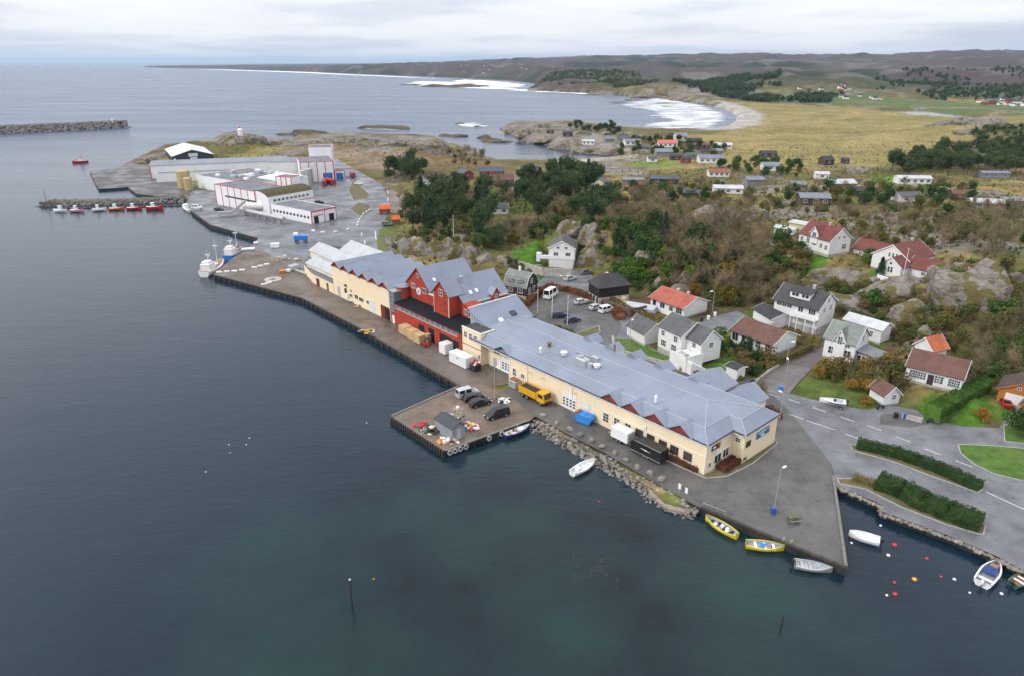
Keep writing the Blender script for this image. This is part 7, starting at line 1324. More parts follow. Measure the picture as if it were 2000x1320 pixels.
# trailers
t = thing('box_trailer', 'white box trailer by the warehouse windows', 'trailer', at_c(18.1, -1.5), CA); MB().cham(0, 3.9, -1.0, 1.0, .55, 2.6, .08).build('box', WHT, t); MB().box(.2, 3.7, -.7, .7, .4, .55).build('chassis', BLACKM, t); MB().box(3.9, 3.96, -.9, .9, .7, 2.4).build('rear_door', GREYDOOR, t); wheels(t, (1.6, 2.3), 1.0, .3); MB().cyl((0, 0, .5), (-1.3, 0, .45), .06, n=6).build('drawbar', STEEL, t)
t = thing('box_trailer', 'long black box trailer with small white logo beside the brown windows', 'trailer', at_c(13.0, -2.0), CA); c = MB().prism([(0, -1.15, .5), (6.4, -1.15, .5), (6.4, -1.15, 2.5), (.9, -1.15, 2.5), (0, -1.15, 1.9)], (0, 2.3, 0)).build('box', BLK, t); fix_normals(c); MB().box(0, 6.4, -1.18, -1.14, .42, .52).build('side_rail', STEEL, t); MB().box(.9, 6.4, -1.18, -1.1, 2.47, 2.53).build('roof_rail', STEEL, t); MB().box(2.3, 3.0, -1.165, -1.152, 1.5, 1.58).build('mark', SIGN_W, t); MB().box(3.0, 3.7, -1.165, -1.152, 1.42, 1.6).build('mark', SIGN_W, t); MB().box(3.8, 4.3, -1.165, -1.152, 1.44, 1.5).build('mark', SIGN_W, t); wheels(t, (3.0, 3.7), 1.05, .33); MB().cyl((0, 0, .5), (-1.4, 0, .45), .07, n=6).build('drawbar', STEEL, t)
# containers on the quay
def container(label, s, y, rot, L=6.0, m=WHT):
    t = thing('container', label, 'container', at_c(s, y), CA+rot); MB().cham(0, L, -1.2, 1.2, .12, 2.6, .05).build('box', m, t)
    rb = MB().box(-.05, .05, -.03, 0, .3, 2.45).mesh('corrugation', m)
    for k in range(int(L/.45)): link('corrugation', rb, t, (.3+k*.45, -1.2, 0))
    for y in (-.6, .6): MB().box(L, L+.04, y-.55, y+.55, .2, 2.5).build('door', m, t)
    MB().box(L*.45, L*.6, -1.245, -1.23, 1.7, 2.1).build('label_plate', GREYDOOR, t); MB().box(.1, L-.1, -1.1, 1.1, 0, .12).build('base_frame', BLACKM, t)
container('white shipping container backed into the red loading bay', 69.6, -2.4, math.pi/2, 6.0); container('white shipping container along the cream office wall', 65.0, -2.6, .03, 5.9)
t = thing('fish_tub', 'black tub heaped with red and white buoys beside the white container', 'tub', at_c(57.4, -2.2), CA); MB().cham(-.95, .95, -.95, .95, 0, 1.5, .12).build('tub', BLACKM, t)
rb = random.Random(3)
for k in range(14): c = (rb.uniform(-.7, .7), rb.uniform(-.7, .7), 1.5+rb.uniform(0, .5)); MB().lathe([(.05, -.28), (.26, -.1), (.28, .08), (.05, .26)], 8, c).build('buoy', rb.choice([REDS, WHITE, BLACKM, REDS]), t)
# forklift at the red building
t = thing('forklift', 'red and black forklift at the red loading bay', 'forklift', at_c(75.6, -2.4), CA+.9); MB().cham(-.9, .6, -.5, .5, .25, 1.1, .08).build('body', RED, t); MB().box(-.5, .4, -.5, .5, 1.9, 2.0).build('roof', BLACKM, t)
for x in (-.45, .35):
    for y in (-.45, .45): MB().box(x-.04, x+.04, y-.04, y+.04, 1.1, 1.9).build('post', BLACKM, t)
for y in (-.35, .35): MB().box(.62, .72, y-.05, y+.05, 0, 2.4).build('mast', BLACKM, t); MB().box(.72, 1.7, y-.06, y+.06, .05, .12).build('fork', STEEL, t)
wheels(t, (-.6, .35), .5, .25, .18)
# timber stacks
PLY = mat('fresh_timber', (.45, .31, .16), .75, .15, .8)
for k, (s, y, n) in enumerate(((87.4, -1.7, 3), (84.0, -1.9, 3), (80.6, -2.1, 3))):
    t = thing('timber_stack', ['left pallet stack of pale sawn timber against the red wall', 'middle pallet stack of pale sawn timber against the red wall', 'right pallet stack of pale sawn timber against the red wall'][k], 'timber', at_c(s, y), CA, 'timber stacks on the quay')
    bd = MB().box(0, 3.1, 0, .36, 0, .26).mesh('board', PLY)
    for i in range(6):
        for j in range(7): link('board', bd, t, (rb.uniform(-.06, .06), -1.2+i*.38, .12+j*.29))
    for x in (.2, 1.5, 2.8): MB().box(x, x+.15, -1.2, 1.1, 0, .11).build('bearer', WOODD, t)
t = thing('timber_stack', 'tall narrow crate stack of timber by the loading bay', 'timber', at_c(77.6, -1.1), CA); bd = MB().box(0, 1.1, 0, .3, 0, .24).mesh('board', PLY)
for i in range(3):
    for j in range(9): link('board', bd, t, (rb.uniform(-.04, .04), -.5+i*.33, .05+j*.27))
# lorries at the factory
def lorry(label, p, ang):
    t = thing('lorry', label, 'lorry', (*U(*p), Z0), math.radians(ang)); c = MB().prism([(0, -1.2, .7), (2.0, -1.2, .7), (2.1, -1.2, 1.8), (1.8, -1.2, 3.2), (0, -1.2, 3.3)], (0, 2.4, 0)).build('cab', RED, t); fix_normals(c); MB().add([(2.12, -1.0, 1.85), (2.12, 1.0, 1.85), (1.85, 1.0, 3.0), (1.85, -1.0, 3.0)], [(0, 1, 2, 3)]).build('windscreen', CARGL, t); MB().cyl((-7.5, 0, 2.2), (-.4, 0, 2.2), 1.15, n=14).build('tank', RED, t); MB().box(-7.5, 0, -.9, .9, .7, 1.1).build('chassis', BLACKM, t); wheels(t, (1.0, -4.6, -6.0), 1.05, .5, .3)
lorry('red tanker lorry by the blue doors, left one', (634, 364), -75); lorry('red tanker lorry by the blue doors, right one', (650, 362), -50); lorry('red tanker lorry parked at the verge beyond the yard', (690, 348), -70)
# blue dumper machine
t = thing('dumper', 'bright blue machine with tipping body in the middle of the yard', 'machine', (*U(589, 474), Z0), .2); c = MB().prism([(-2.4, -1.3, 1.0), (2.2, -1.3, 1.0), (2.9, -1.3, 2.6), (-2.6, -1.3, 2.9)], (0, 2.6, 0)).build('body', BLU, t); fix_normals(c); MB().cham(-2.6, -.9, -.9, .9, 2.6, 3.8, .15).build('cab', WHT, t); wheels(t, (-1.6, 1.5), 1.3, .65, .45)
# trailers / pallets / tubs on the yard
for lab, p, a, dims, m in (('white flat trailer on the quay behind the blue trawler', (485, 489), .3, (4.5, 2.0, .7), WHT), ('white pallet box stack alone on the yard', (538, 484), .1, (3.0, 2.0, 1.6), WHT), ('white fish tub stack by the pier mooring lines', (385, 412), .0, (3.0, 2.2, 1.3), STEEL), ('white bollard block at the quay step', (500, 477), .2, (1.6, 1.2, .8), WHT), ('orange tub on the tip of the quay', (552, 534), .3, (1.8, 1.4, 1.0), paint('orange', (.6, .14, .01))), ('white tub beside the orange tub', (563, 532), .3, (1.4, 1.2, .9), WHT), ('grey pallet cage by the stacked gear', (575, 527), .9, (3.2, 2.4, 1.6), STEEL), ('grey gangway lying beside the cream low store', (588, 533), -.75, (7.5, 1.0, .5), STEEL)):
    t = thing('quay_gear', lab, 'crate', (*U(*p), Z0), a); MB().cham(-dims[0]/2, dims[0]/2, -dims[1]/2, dims[1]/2, .15, dims[2], .06).build('box', m, t); MB().box(-dims[0]/2+.1, dims[0]/2-.1, -dims[1]/2+.1, dims[1]/2-.1, 0, .15).build('skid', BLACKM, t)
# nets and rope heaps
def heap(label, p, w, h, cols, n, seed, z=Z0, name='gear_heap', parts=True):
    r = random.Random(seed); t = thing(name, label, 'fishing gear', (*U(*p, z), z))
    for k in range(n):
        a = r.uniform(0, 6.28); q = w*r.random()**.6; s = r.uniform(.25, .6); o = link('bundle', STONES[k % 7], t, (q*math.cos(a), q*math.sin(a)*.7, h*(1-q/w)*r.random()+s*.2), r.uniform(0, 6), scale=(s*1.4, s, s*.8)); o.material_slots[0].link = 'OBJECT'; o.material_slots[0].material = r.choice(cols)
NETB = mat('net_tan', (.3, .22, .15), .9, .3); NETP = mat('net_pink', (.42, .28, .22), .9, .3); NETG = mat('net_green', (.03, .15, .12), .9, .3); ROPE = mat('rope_white', (.6, .58, .52), .8, .2); TAR = mat('tarp_blue', (.1, .2, .45), .7)
heap('tan heap of nets on the outer quay', (562, 508), 5.5, 2.2, [NETB, NETP, ROPE, NETB], 40, 1); heap('red buoy heap left of the grey pier shed', (824, 830), 1.6, .8, [REDS, REDS, NETG], 16, 2); heap('dark trap and float heap against the grey pier shed', (846, 840), 2.4, 1.3, [BLACKM, ROPE, NETG, NETB, BLACKM], 40, 3); heap('white sacks at the corner of the pier', (878, 862), 1.7, 1.0, [ROPE, WHITE, NETP], 22, 4); heap('colourful floats behind the grey pier shed', (917, 834), 2.0, 1.2, [ROPE, YEL, REDS, TAR, WHITE], 34, 5); heap('white net boxes left of the yellow rack on the pier', (893, 812), 1.4, 1.4, [ROPE, NETB, NETG], 18, 6); heap('orange tarpaulin bundle near the pier corner', (863, 862), .9, .7, [mat('tarp_orange', (.5, .22, .06), .7)], 8, 7); heap('white bags and pallets beside the flagpole on the pier', (983, 783), 1.9, .8, [WHITE, ROPE, BLACKM], 18, 8); heap('pale rope and buoys along the quay edge of the saw hall', (716, 648), 2.2, .5, [ROPE, YEL, NETB], 18, 9); heap('tan pallets against the cream hall wall', (703, 600), 1.6, .8, [NETB, NETP], 12, 10); heap('sacks along the cream hall door', (692, 592), 1.2, .8, [NETB, ROPE, BLACKM], 10, 11)
# grey shed on the pier
t = thing('pier_shed', 'small grey shed with dark sloping roof on the pier', 'shed', (*U(884, 862), Z0), math.radians(131)); SH = mat('grey_shed_boards', (.26, .27, .30), .7, .1, 1, pattern='X', pscale=1.5)
w = MB().prism([(0, 0, 0), (5.2, 0, 0), (5.2, 0, 2.6), (0, 0, 2.6)], (0, -2.8, 0)).build('wall', SH, t); fix_normals(w); r = MB().prism([(-.25, .25, 2.5), (-.25, -1.4, 3.25), (-.25, -3.05, 2.5), (-.25, -3.05, 2.65), (-.25, -1.4, 3.42), (-.25, .25, 2.65)], (5.7, 0, 0)).build('roof', mat('shed_roof', (.05, .05, .06), .6), t); fix_normals(r); g = MB().prism([(0, 0, 2.6), (0, -2.8, 2.6), (0, -1.4, 3.2)], (5.2, 0, 0)).build('gable', SH, t); fix_normals(g); MB().box(-.05, 0, -1.9, -.9, .05, 2.1).build('door', GREYDOOR, t)
t = thing('yellow_rack', 'pale steel rack with light on a post behind the pier shed', 'rack', (*U(895, 822), Z0))
for x in (-.8, .8):
    for y in (-.5, .5): MB().cyl((x, y, 0), (x, y, 2.6), .06, n=6).build('post', STEEL, t)
MB().box(-.9, .9, -.6, .6, 1.3, 1.38).build('shelf', NETB, t); MB().box(-.9, .9, -.6, .6, 2.6, 2.68).build('shelf', NETB, t); MB().lathe([(.3, 2.7), (.35, 3.1), (.1, 3.3)], 8).build('lamp', WHITE, t)
# ================================================================== BOATS
def boat(label, bow, stern, beam, fb, hull_m, in_m, name='rowing_boat', z=0.0, sheer=.35, transom=.75, deck=None, waist=None, parts=(), sharp=1.0, keel_m=None, cat='boat', dbl=False, L=None, group=None):
    """open hull lofted from stern (x=0) to bow (x=L); returns the Empty"""
    z = z or SEA; b = Vector(U(*bow, SEA+fb*.6)); s = Vector(U(*stern, SEA+fb*.6)); d = b-s; Ln = L or d.length; a = math.atan2(d.y, d.x)
    t = thing(name, label, cat, (s.x, s.y, z), a, group); n = 13; Vh = []; Vi = []; hw = []
    for i in range(n):
        u = i/(n-1); w = (transom+(1-transom)*math.sin(min(1, u*2.2)*math.pi/2)) if not dbl else math.sin(math.pi*min(1, .06+u*.94/.999))**.55 if u < .5 else 1
        if u > .45: w *= max(.02, 1-((u-.45)/.55)**(1.9*sharp))**.9
        h = fb+sheer*fb*(abs(u-.4)/.6)**2; ww = beam/2*w; k = -.25*fb if u < .96 else 0
        if dbl and u < .04: k = 0
        x = u*Ln; hw.append((x, ww, h))
        Vh += [(x, -ww, h), (x, -ww*.92, h*.45), (x, -ww*.6, k*.3), (x, 0, k), (x, ww*.6, k*.3), (x, ww*.92, h*.45), (x, ww, h)]
        e = .86; Vi += [(x*.96+.02*Ln, -ww*e, h+.01), (x*.96+.02*Ln, -ww*e*.9, h*.35), (x*.96+.02*Ln, ww*e*.9, h*.35), (x*.96+.02*Ln, ww*e, h+.01)]
    F = []
    for i in range(n-1):
        for j in range(6): F.append((i*7+j, i*7+7+j, i*7+8+j, i*7+1+j))
    F.append(tuple(range(7))); h = MB().add(Vh, F)
    if keel_m is not None: pass
    ho = h.build('hull', hull_m, t, smooth=False); fix_normals(ho)
    I = MB()
    if deck is None:
        f = []
        for i in range(n-1):
            for j in range(3): f.append((i*4+j, i*4+1+j, i*4+5+j, i*4+4+j))
        f.append((0, 3, 2, 1)); I.add(Vi, f); I.build('inner_hull', in_m, t)
    else:
        I.add([(x, y, hh-.08) for x, w_, hh in hw for y in (-w_*.97, w_*.97)], [(2*i, 2*i+2, 2*i+3, 2*i+1) for i in range(n-1)]); I.build('deck', deck, t)
    g = MB()
    for i in range(n-1):
        x0, w0, h0 = hw[i]; x1, w1, h1 = hw[i+1]
        for sg in (-1, 1): g.add([(x0, sg*w0*1.03, h0+.05), (x1, sg*w1*1.03, h1+.05), (x1, sg*w1*.84, h1+.05), (x0, sg*w0*.84, h0+.05), (x0, sg*w0*1.04, h0-.06), (x1, sg*w1*1.04, h1-.06)], [(0, 1, 2, 3) if sg > 0 else (3, 2, 1, 0), (0, 4, 5, 1) if sg > 0 else (1, 5, 4, 0)])
    g.build('gunwale', hull_m, t)
    return t, Ln
HY = paint('boat_yellow', (.62, .5, .03)); HW = paint('boat_white', (.68, .70, .71)); HG_ = mat('boat_grey_inside', (.32, .34, .36), .6, .15); HN = paint('boat_navy', (.01, .03, .10)); ALU = mat('aluminium', (.5, .52, .54), .35, .1, 1, metal=.5); HR = paint('boat_red', (.42, .02, .02)); HO = paint('boat_orange', (.5, .1, .02)); HGN = paint('boat_green', (.03, .10, .085)); WOOD = mat('varnished_wood', (.3, .13, .05), .5, .2); HB = paint('boat_blue', (.01, .17, .5))
def thwarts(t, L, beam, xs, z, m, w=.3):
    for x in xs: MB().box(x*L-w/2, x*L+w/2, -beam*.4, beam*.4, z, z+.05).build('thwart', m, t)
def outboard(t, x=-.25, z=.5, m=None):
    o = MB().cham(x-.25, x+.15, -.18, .18, z+.15, z+.65, .06).build('outboard_motor', m or BLACKM, t); MB().box(x-.05, x+.05, -.05, .05, -.4, z+.15).build('leg', BLACKM, o)
t, L = boat('yellow open boat with dark gear and white boxes, nearer the rubble spit', (1378, 1010), (1440, 1048), 2.1, .65, HY, HG_, sheer=.5, transom=.6, dbl=True); thwarts(t, L, 2.0, (.2, .4, .62, .8), .42, BLACKM, .35)
for k, (x, y) in enumerate(((.25, .2), (.45, -.3), (.3, -.3), (.6, .25))): MB().cham(x*L, x*L+.5, y-.25, y+.25, .3, .65, .05).build('box', WHITE, t)
t, L = boat('yellow open boat with blue tarpaulin and white seats, beside the quay', (1532, 1070), (1457, 1063), 2.1, .65, HY, HG_, sheer=.45, transom=.65); thwarts(t, L, 2.0, (.25, .5, .72), .42, WHITE, .4); c = MB().prism([(L*.38, -.5, .45), (L*.48, 0, .95), (L*.38, .6, .45)], (.35, 0, 0)).build('tarpaulin', BLU, t); fix_normals(c); MB().cyl((L*.62, -.7, .3), (L*.62, -.7, 1.3), .05, n=6).build('post', BLACKM, t)
t, L = boat('silver aluminium boat with outboard at the tip of the wharf', (1626, 1112), (1552, 1101), 2.0, .65, ALU, ALU, sheer=.25, transom=.85, sharp=.9); thwarts(t, L, 2.0, (.2, .42, .65), .4, ALU, .35); outboard(t)
t, L = boat('white motorboat with black engine moored in the basin', (1658, 1040), (1718, 1058), 2.0, .75, HW, HW, name='motor_boat', deck=HW, sheer=.25, transom=.85); MB().cham(L*.2, L*.42, -.7, .7, .65, .95, .1).build('console', WHITE, t); outboard(t, z=.5); MB().box(L*.55, L*.56, -.95, -.9, .3, 1.2).build('fender', BLACKM, t)
t, L = boat('white sports boat with navy cover and rail near the right edge', (1949, 1098), (1918, 1140), 2.3, .8, HW, HG_, name='motor_boat', sheer=.25, transom=.9); c = MB().prism([(L*.35, -.8, .85), (L*.62, -.6, .95), (L*.62, .6, .95), (L*.35, .8, .85)], (0, 0, .2)).build('cover', mat('navy_canvas', (.02, .05, .17), .8), t); fix_normals(c); MB().cham(L*.66, L*.8, -.5, .5, .6, .95, .06).build('seat', WOOD, t); thwarts(t, L, 2.2, (.2,), .55, WHITE, .5); outboard(t, z=.6, m=WHITE)
for k in range(5): MB().cyl((L*(.55+.1*k), .9-.08*k*k*.3, .85), (L*(.55+.1*k), .9-.08*k*k*.3, 1.3), .025, n=5).build('stanchion', STEEL, t)
t, L = boat('small dark green boat with wooden deck cut by the right edge', (2020, 1120), (1978, 1142), 1.9, .6, HGN, WOOD, name='motor_boat', sheer=.3); thwarts(t, L, 1.8, (.3, .5, .7), .4, HW, .4); outboard(t)
t, L = boat('navy and white boat moored at the right side of the pier', (1036, 832), (985, 852), 2.0, .75, HN, HW, sheer=.5, transom=.7); thwarts(t, L, 1.9, (.25, .5), .45, WOOD, .35); MB().cham(L*.55, L*.72, -.5, .5, .5, 1.0, .08).build('engine_box', WHITE, t); MB().cyl((L*.5, 0, .5), (L*.5, 0, 2.2), .04, n=6).build('mast', WHITE, t)
t, L = boat('white rowing boat floating off the rubble bank', (1162, 899), (1117, 925), 2.1, .7, HW, HW, sheer=.45, transom=.65); thwarts(t, L, 2, (.3, .55, .75), .42, WHITE, .35); MB().cham(L*.18, L*.34, -.45, .45, .45, 1.1, .08).build('engine_box', WHITE, t)
# trawlers
def trawler(label, bow, stern, beam, fb, hull, boot, wh=WHT):
    t, L = boat(label, bow, stern, beam, fb, hull, WOOD, name='fishing_boat', deck=WOOD, sheer=.5, transom=.75, cat='fishing boat')
    MB().box(L*.06, L*.9, -beam*.36, beam*.36, -.3, .35).build('boot_top', boot, t)
    w = MB().cham(L*.1, L*.36, -beam*.34, beam*.34, fb*.9, fb+2.3, .1).build('wheelhouse', wh, t)
    for y in (-.6, 0, .6): MB().box(L*.36, L*.36+.03, y-.22, y+.22, fb+1.3, fb+1.9).build('wheelhouse_window', CARGL, t)
    MB().cham(L*.13, L*.32, -beam*.25, beam*.25, fb+2.3, fb+3.0, .1).build('upper_bridge', wh, t)
    for x, h in ((.3, 6.5), (.72, 8.5)): m_ = MB().cyl((x*L, 0, fb), (x*L, 0, fb+h), .1, .06, 8).build('mast', wh, t); MB().cyl((x*L, 0, fb+h*.55), (x*L-2.2*(1 if x > .5 else -1), 0, fb+h*.8), .06, .04, 6).build('boom', wh, m_); MB().box(x*L-.05, x*L+.05, -.8, .8, fb+h*.7, fb+h*.74).build('crosstree', wh, m_)
    MB().cham(L*.5, L*.64, -.8, .8, fb-.1, fb+.7, .08).build('hatch', wh, t)
    for k in range(12):
        x = L*(.04+.92*k/11); ww = beam/2*(.9 if x < L*.6 else max(.1, 1-((x/L-.5)/.5)**2.2)**.75)
        for sg in (-1, 1): MB().cyl((x, sg*ww*.95, fb), (x, sg*ww*.95, fb+.8), .03, n=5).build('stanchion', wh, t)
    return t, L
trawler('white fishing vessel with two masts at the tip of the quay', (436, 512), (398, 537), 4.6, 1.5, HW, mat('antifoul_red', (.22, .04, .03), .7))
t, L = trawler('blue fishing vessel heaped with floats behind the white one', (472, 486), (444, 505), 4.4, 1.4, HB, HB)
rb = random.Random(8)
for k in range(34): o = link('float', STONES[k % 7], t, (rb.uniform(.35, .85)*L, rb.uniform(-1.5, 1.5), 1.5+rb.uniform(0, 1.4)), scale=rb.uniform(.2, .4)); o.material_slots[0].link = 'OBJECT'; o.material_slots[0].material = rb.choice([BLACKM, ROPE, WOODD, BLACKM, REDS])
def smallboat(label, bow, stern, hull, house=WHT, h=1.0, L=None):
    t, L = boat(label, bow, stern, 2.8, h, hull, HW, name='fishing_boat', deck=HW, sheer=.5, transom=.8, cat='fishing boat', group='small fishing boats along the inner breakwater'); MB().cham(L*.3, L*.5, -.8, .8, h, h+1.9, .1).build('wheelhouse', house, t); MB().box(L*.5, L*.5+.03, -.6, .6, h+1.0, h+1.6).build('windscreen', CARGL, t); MB().cyl((L*.28, 0, h), (L*.28, 0, h+3.6), .06, n=6).build('mast', STEEL, t); MB().box(.2*L, .8*L, -1.43, -1.36, .12, .32).build('fender_strip', BLACKM, t)
smallboat('white fishing boat at the outer end of the breakwater row', (104, 412), (128, 412), HW); smallboat('white and pink fishing boat second in the breakwater row', (164, 412), (138, 412), paint('boat_pink', (.55, .25, .32))); smallboat('white open workboat in the middle of the breakwater row', (208, 409), (180, 411), HW); smallboat('orange and cream fishing boat in the breakwater row', (243, 408), (213, 409), HO); smallboat('red fishing boat with orange tarpaulin in the breakwater row', (277, 407), (248, 408), HR); smallboat('larger red-hulled boat with white top at the inner end', (319, 406), (286, 407), HR, h=1.4); smallboat('white cabin boat at the corner of the factory quay', (358, 402), (370, 413), HW)
t, L = boat('red harbour boat running in with a white wake', (150, 317), (172, 315.5), 3.2, 1.3, HR, HW, name='harbour_boat', L=9.5, deck=HW, transom=.8, cat='boat'); MB().cham(L*.3, L*.55, -1.1, 1.1, 1.3, 3.6, .2).build('wheelhouse', WHT, t); MB().box(L*.28, L*.57, -1.2, 1.2, 3.6, 3.8).build('roof', HR, t); MB().cyl((L*.4, 0, 3.7), (L*.4, 0, 6), .12, n=6).build('mast', STEEL, t)
# speedboat on a trailer
x, y = U(1650, 797); x2, y2 = U(1602, 789); t, L = boat('white speedboat with black stripe on a road trailer at the verge', (1602, 782), (1652, 790), 2.0, .62, HW, HW, name='motor_boat', z=Z0+.75, deck=HW, sharp=.62, sheer=.35, transom=.9); t.location.x, t.location.y = x, y; MB().cham(L*.12, L*.4, -.6, .6, .5, .72, .06).build('cockpit', HG_, t); MB().prism([(L*.4, -.6, .62), (L*.4, .6, .62), (L*.5, .0, .62)], (-.1, 0, .3)).build('windscreen', CARGL, t); MB().prism([(L*.02, 1.0, .3), (L*.45, 1.02, .3), (L*.72, .8, .4), (L*.72, .8, .5), (L*.45, 1.02, .45), (L*.02, 1.0, .45)], (0, .03, 0)).build('stripe', BLK, t); MB().prism([(L*.02, -1.0, .3), (L*.45, -1.02, .3), (L*.72, -.8, .4), (L*.72, -.8, .5), (L*.45, -1.02, .45), (L*.02, -1.0, .45)], (0, -.03, 0)).build('stripe', BLK, t); outboard(t)
tr = thing('boat_trailer', 'grey road trailer under the white speedboat', 'trailer', (x, y, Z0), math.atan2(y2-y, x2-x)); MB().box(.2, 6.6, -.06, .06, .5, .6).build('beam', STEEL, tr); MB().box(.8, 1.0, -.9, .9, .4, .52).build('axle', STEEL, tr)
for x_ in (.6, 2.4, 4.0): MB().box(x_, x_+.1, -.7, .7, .58, .86).build('cradle', STEEL, tr)
wheels(tr, (.9,), .95, .3)
# buoys
BM = {'red': REDS, 'white': WHITE, 'yellow': YEL}
for lab, px, py, c, s in (('large red mooring buoy beside the white motorboat', 1747, 1064, 'red', .42), ('small red buoy in the middle of the basin', 1810, 1090, 'red', .3), ('yellow mooring buoy in the basin', 1786, 1131, 'yellow', .42), ('red and white buoy below the yellow one, left', 1747, 1137, 'red', .28), ('red mooring buoy nearest the camera', 1748, 1160, 'red', .38), ('pink-white buoy left of the nearest red buoy', 1732, 1162, 'white', .22), ('slim red buoy right of the yellow one', 1838, 1126, 'red', .25), ('white float pair right of the slim red buoy', 1864, 1131, 'white', .28), ('white float below the white motorboat', 1735, 1084, 'white', .32), ('white float left of the white motorboat', 1663, 1060, 'white', .25), ('pale float above the white motorboat', 1720, 1026, 'white', .25), ('white float below the sports boat', 1956, 1159, 'white', .28), ('white float left of the sports boat stern', 1894, 1157, 'white', .2), ('small orange float off the rubble spit', 1171, 979, 'red', .18), ('small pale float off the pier', 716, 825, 'white', .15), ('small float in the outer group of four, top', 487, 855, 'white', .16), ('small float in the outer group of four, right', 481, 868, 'white', .16), ('small float in the outer group of four, left', 447, 868, 'white', .16), ('small float in the outer group of four, bottom', 450, 884, 'yellow', .16), ('lone float left of the outer group', 402, 921, 'white', .16), ('float beside the dark marker pole', 730, 1130, 'yellow', .16)):
    s *= .8; t = thing('buoy', lab, 'buoy', (*U(px, py, SEA), SEA), 0, 'mooring buoys and floats'); MB().lathe([(s*.3, -s*.6), (s*.9, -s*.3), (s, .1*s), (s*.85, s*.6), (s*.3, s*.95), (s*.12, s*1.0)], 12).build('float', BM[c], t, smooth=True); MB().lathe([(s*.12, s*.95), (s*.12, s*1.25)], 8).build('eye', BLACKM, t)
# marker poles and gull-topped stake
for lab, px, py, h in (('tall dark marker pole with a white bird on top in the shallow water', 687, 1180, 3.9), ('short dark stake in the water at the lower right', 1525, 1222, 1.6)):
    t = thing('marker_pole', lab, 'pole', (*U(px, py, SEA), SEA)); MB().cyl((0, 0, -1.5), (.1, 0, h), .13, .1, 8).build('pole', mat('wet_timber', (.035, .026, .02), .7), t)
    if h > 3: MB().lathe([(.03, h), (.13, h+.08), (.1, h+.22), (.03, h+.3)], 8, (.1, 0, 0)).build('cap', WHITE, t)
rs = np.random.RandomState(4); V = []
for k in range(60): x, y = U(1165+rs.randn()*28, 1105+rs.randn()*16, SEA); V.append(blades(rs, (x, y, 0), 3, .5, .05, 0)*np.array([1, 1, 0])+np.array([0, 0, SEA+.03]))
link('floating_weed', tri_mesh('floating_weed', np.vstack(V), mat('pale_weed', (.09, .07, .045), .8)), None, label='pale floating weed patch in the dark shallow water', category='seaweed', kind='stuff')
# ================================================================== STREET DETAIL
MARK = mat('road_marking', (.62, .62, .62), .6, .15, 1.0, coord='World')
def strip(name, a, b, w, m, z, parent=None, **kw):
    a = Vector(a); b = Vector(b); d = (b-a).normalized(); n = Vector((-d.y, d.x))*w/2; return MB().add([(*(a-n), z), (*(b-n), z), (*(b+n), z), (*(a+n), z)], [(0, 1, 2, 3)]).build(name, m, parent, **kw)
rm = thing('road_markings', 'white dashed lane markings on the main road', 'road marking', (0, 0, 0)); rm['kind'] = 'structure'
zr = Z0+.032
for a, b in (((1497,768),(1525,776)),((1540,779),(1563,787)),((1588,795),(1613,804)),((1641,813),(1668,823)),((1694,831),(1722,840)),((1750,852),(1778,863)),((1806,876),(1838,888)),((1866,899),(1900,912)),((1540,808),(1570,818)),((1575,821),(1632,839)),((1650,847),(1712,868)),((1925,960),(2000,994))): strip('lane_dash', U(*a), U(*b), .16, MARK, zr, rm)
cm = thing('road_markings', 'white edge line and dashes along the coastal road', 'road marking', (0, 0, 0)); cm['kind'] = 'structure'
pts = [(733,452),(734,465),(738,478),(745,492)]
for i in range(len(pts)-1): strip('edge_line', U(*pts[i]), U(*pts[i+1]), .3, MARK, zr, cm)
for a, b in (((757,372),(758,380)),((758,386),(757,394)),((712,470),(713,478)),((706,455),(707,461))): strip('lane_dash', U(*a), U(*b), .3, MARK, zr, cm)
# white boulders along the factory road (curve)
rk = random.Random(6); cur = [(612,452),(630,455),(655,454),(680,449),(698,441),(702,430),(710,419),(722,411),(735,405)]
P = [Vector(U(*p)) for p in cur]; acc = 0; k = 0
for i in range(len(P)-1):
    L = (P[i+1]-P[i]).length; n = max(1, int(L/4.2))
    for j in range(n):
        q = P[i].lerp(P[i+1], j/n); a = math.atan2(*(P[i+1]-P[i]).yx); o = MB().cham(-.9, .9, -.28, .28, 0, .5, .1).mesh('kerb_block', WHITE) if k == 0 else bl; bl = o
        link('kerb_block', o, None, (q.x, q.y, Z0), a, 'white concrete kerb block in the curved row round the factory yard', 'kerb block', 'white kerb blocks round the factory yard'); k += 1
for lab, p, a in [('pale kerb block in the short row on the outer quay, nearest the white vessel', (428,533), .1), ('second pale kerb block from the white vessel', (443,532), .1), ('third pale kerb block from the white vessel', (458,531), .1), ('fourth pale kerb block from the white vessel', (473,529), .2), ('fifth pale kerb block from the white vessel', (497,524), .3), ('pale kerb block nearest the tan net heap', (509,521), .3), ('last pale kerb block beside the nets', (521,518), .3), ('pale kerb block near the quay edge mosaic, right', (525,554), .5), ('pale kerb block near the quay edge mosaic, left', (516,557), .5)]: link('kerb_block', bl, None, (*U(*p), Z0), a, lab, 'kerb block', 'pale kerb blocks on the outer quay')
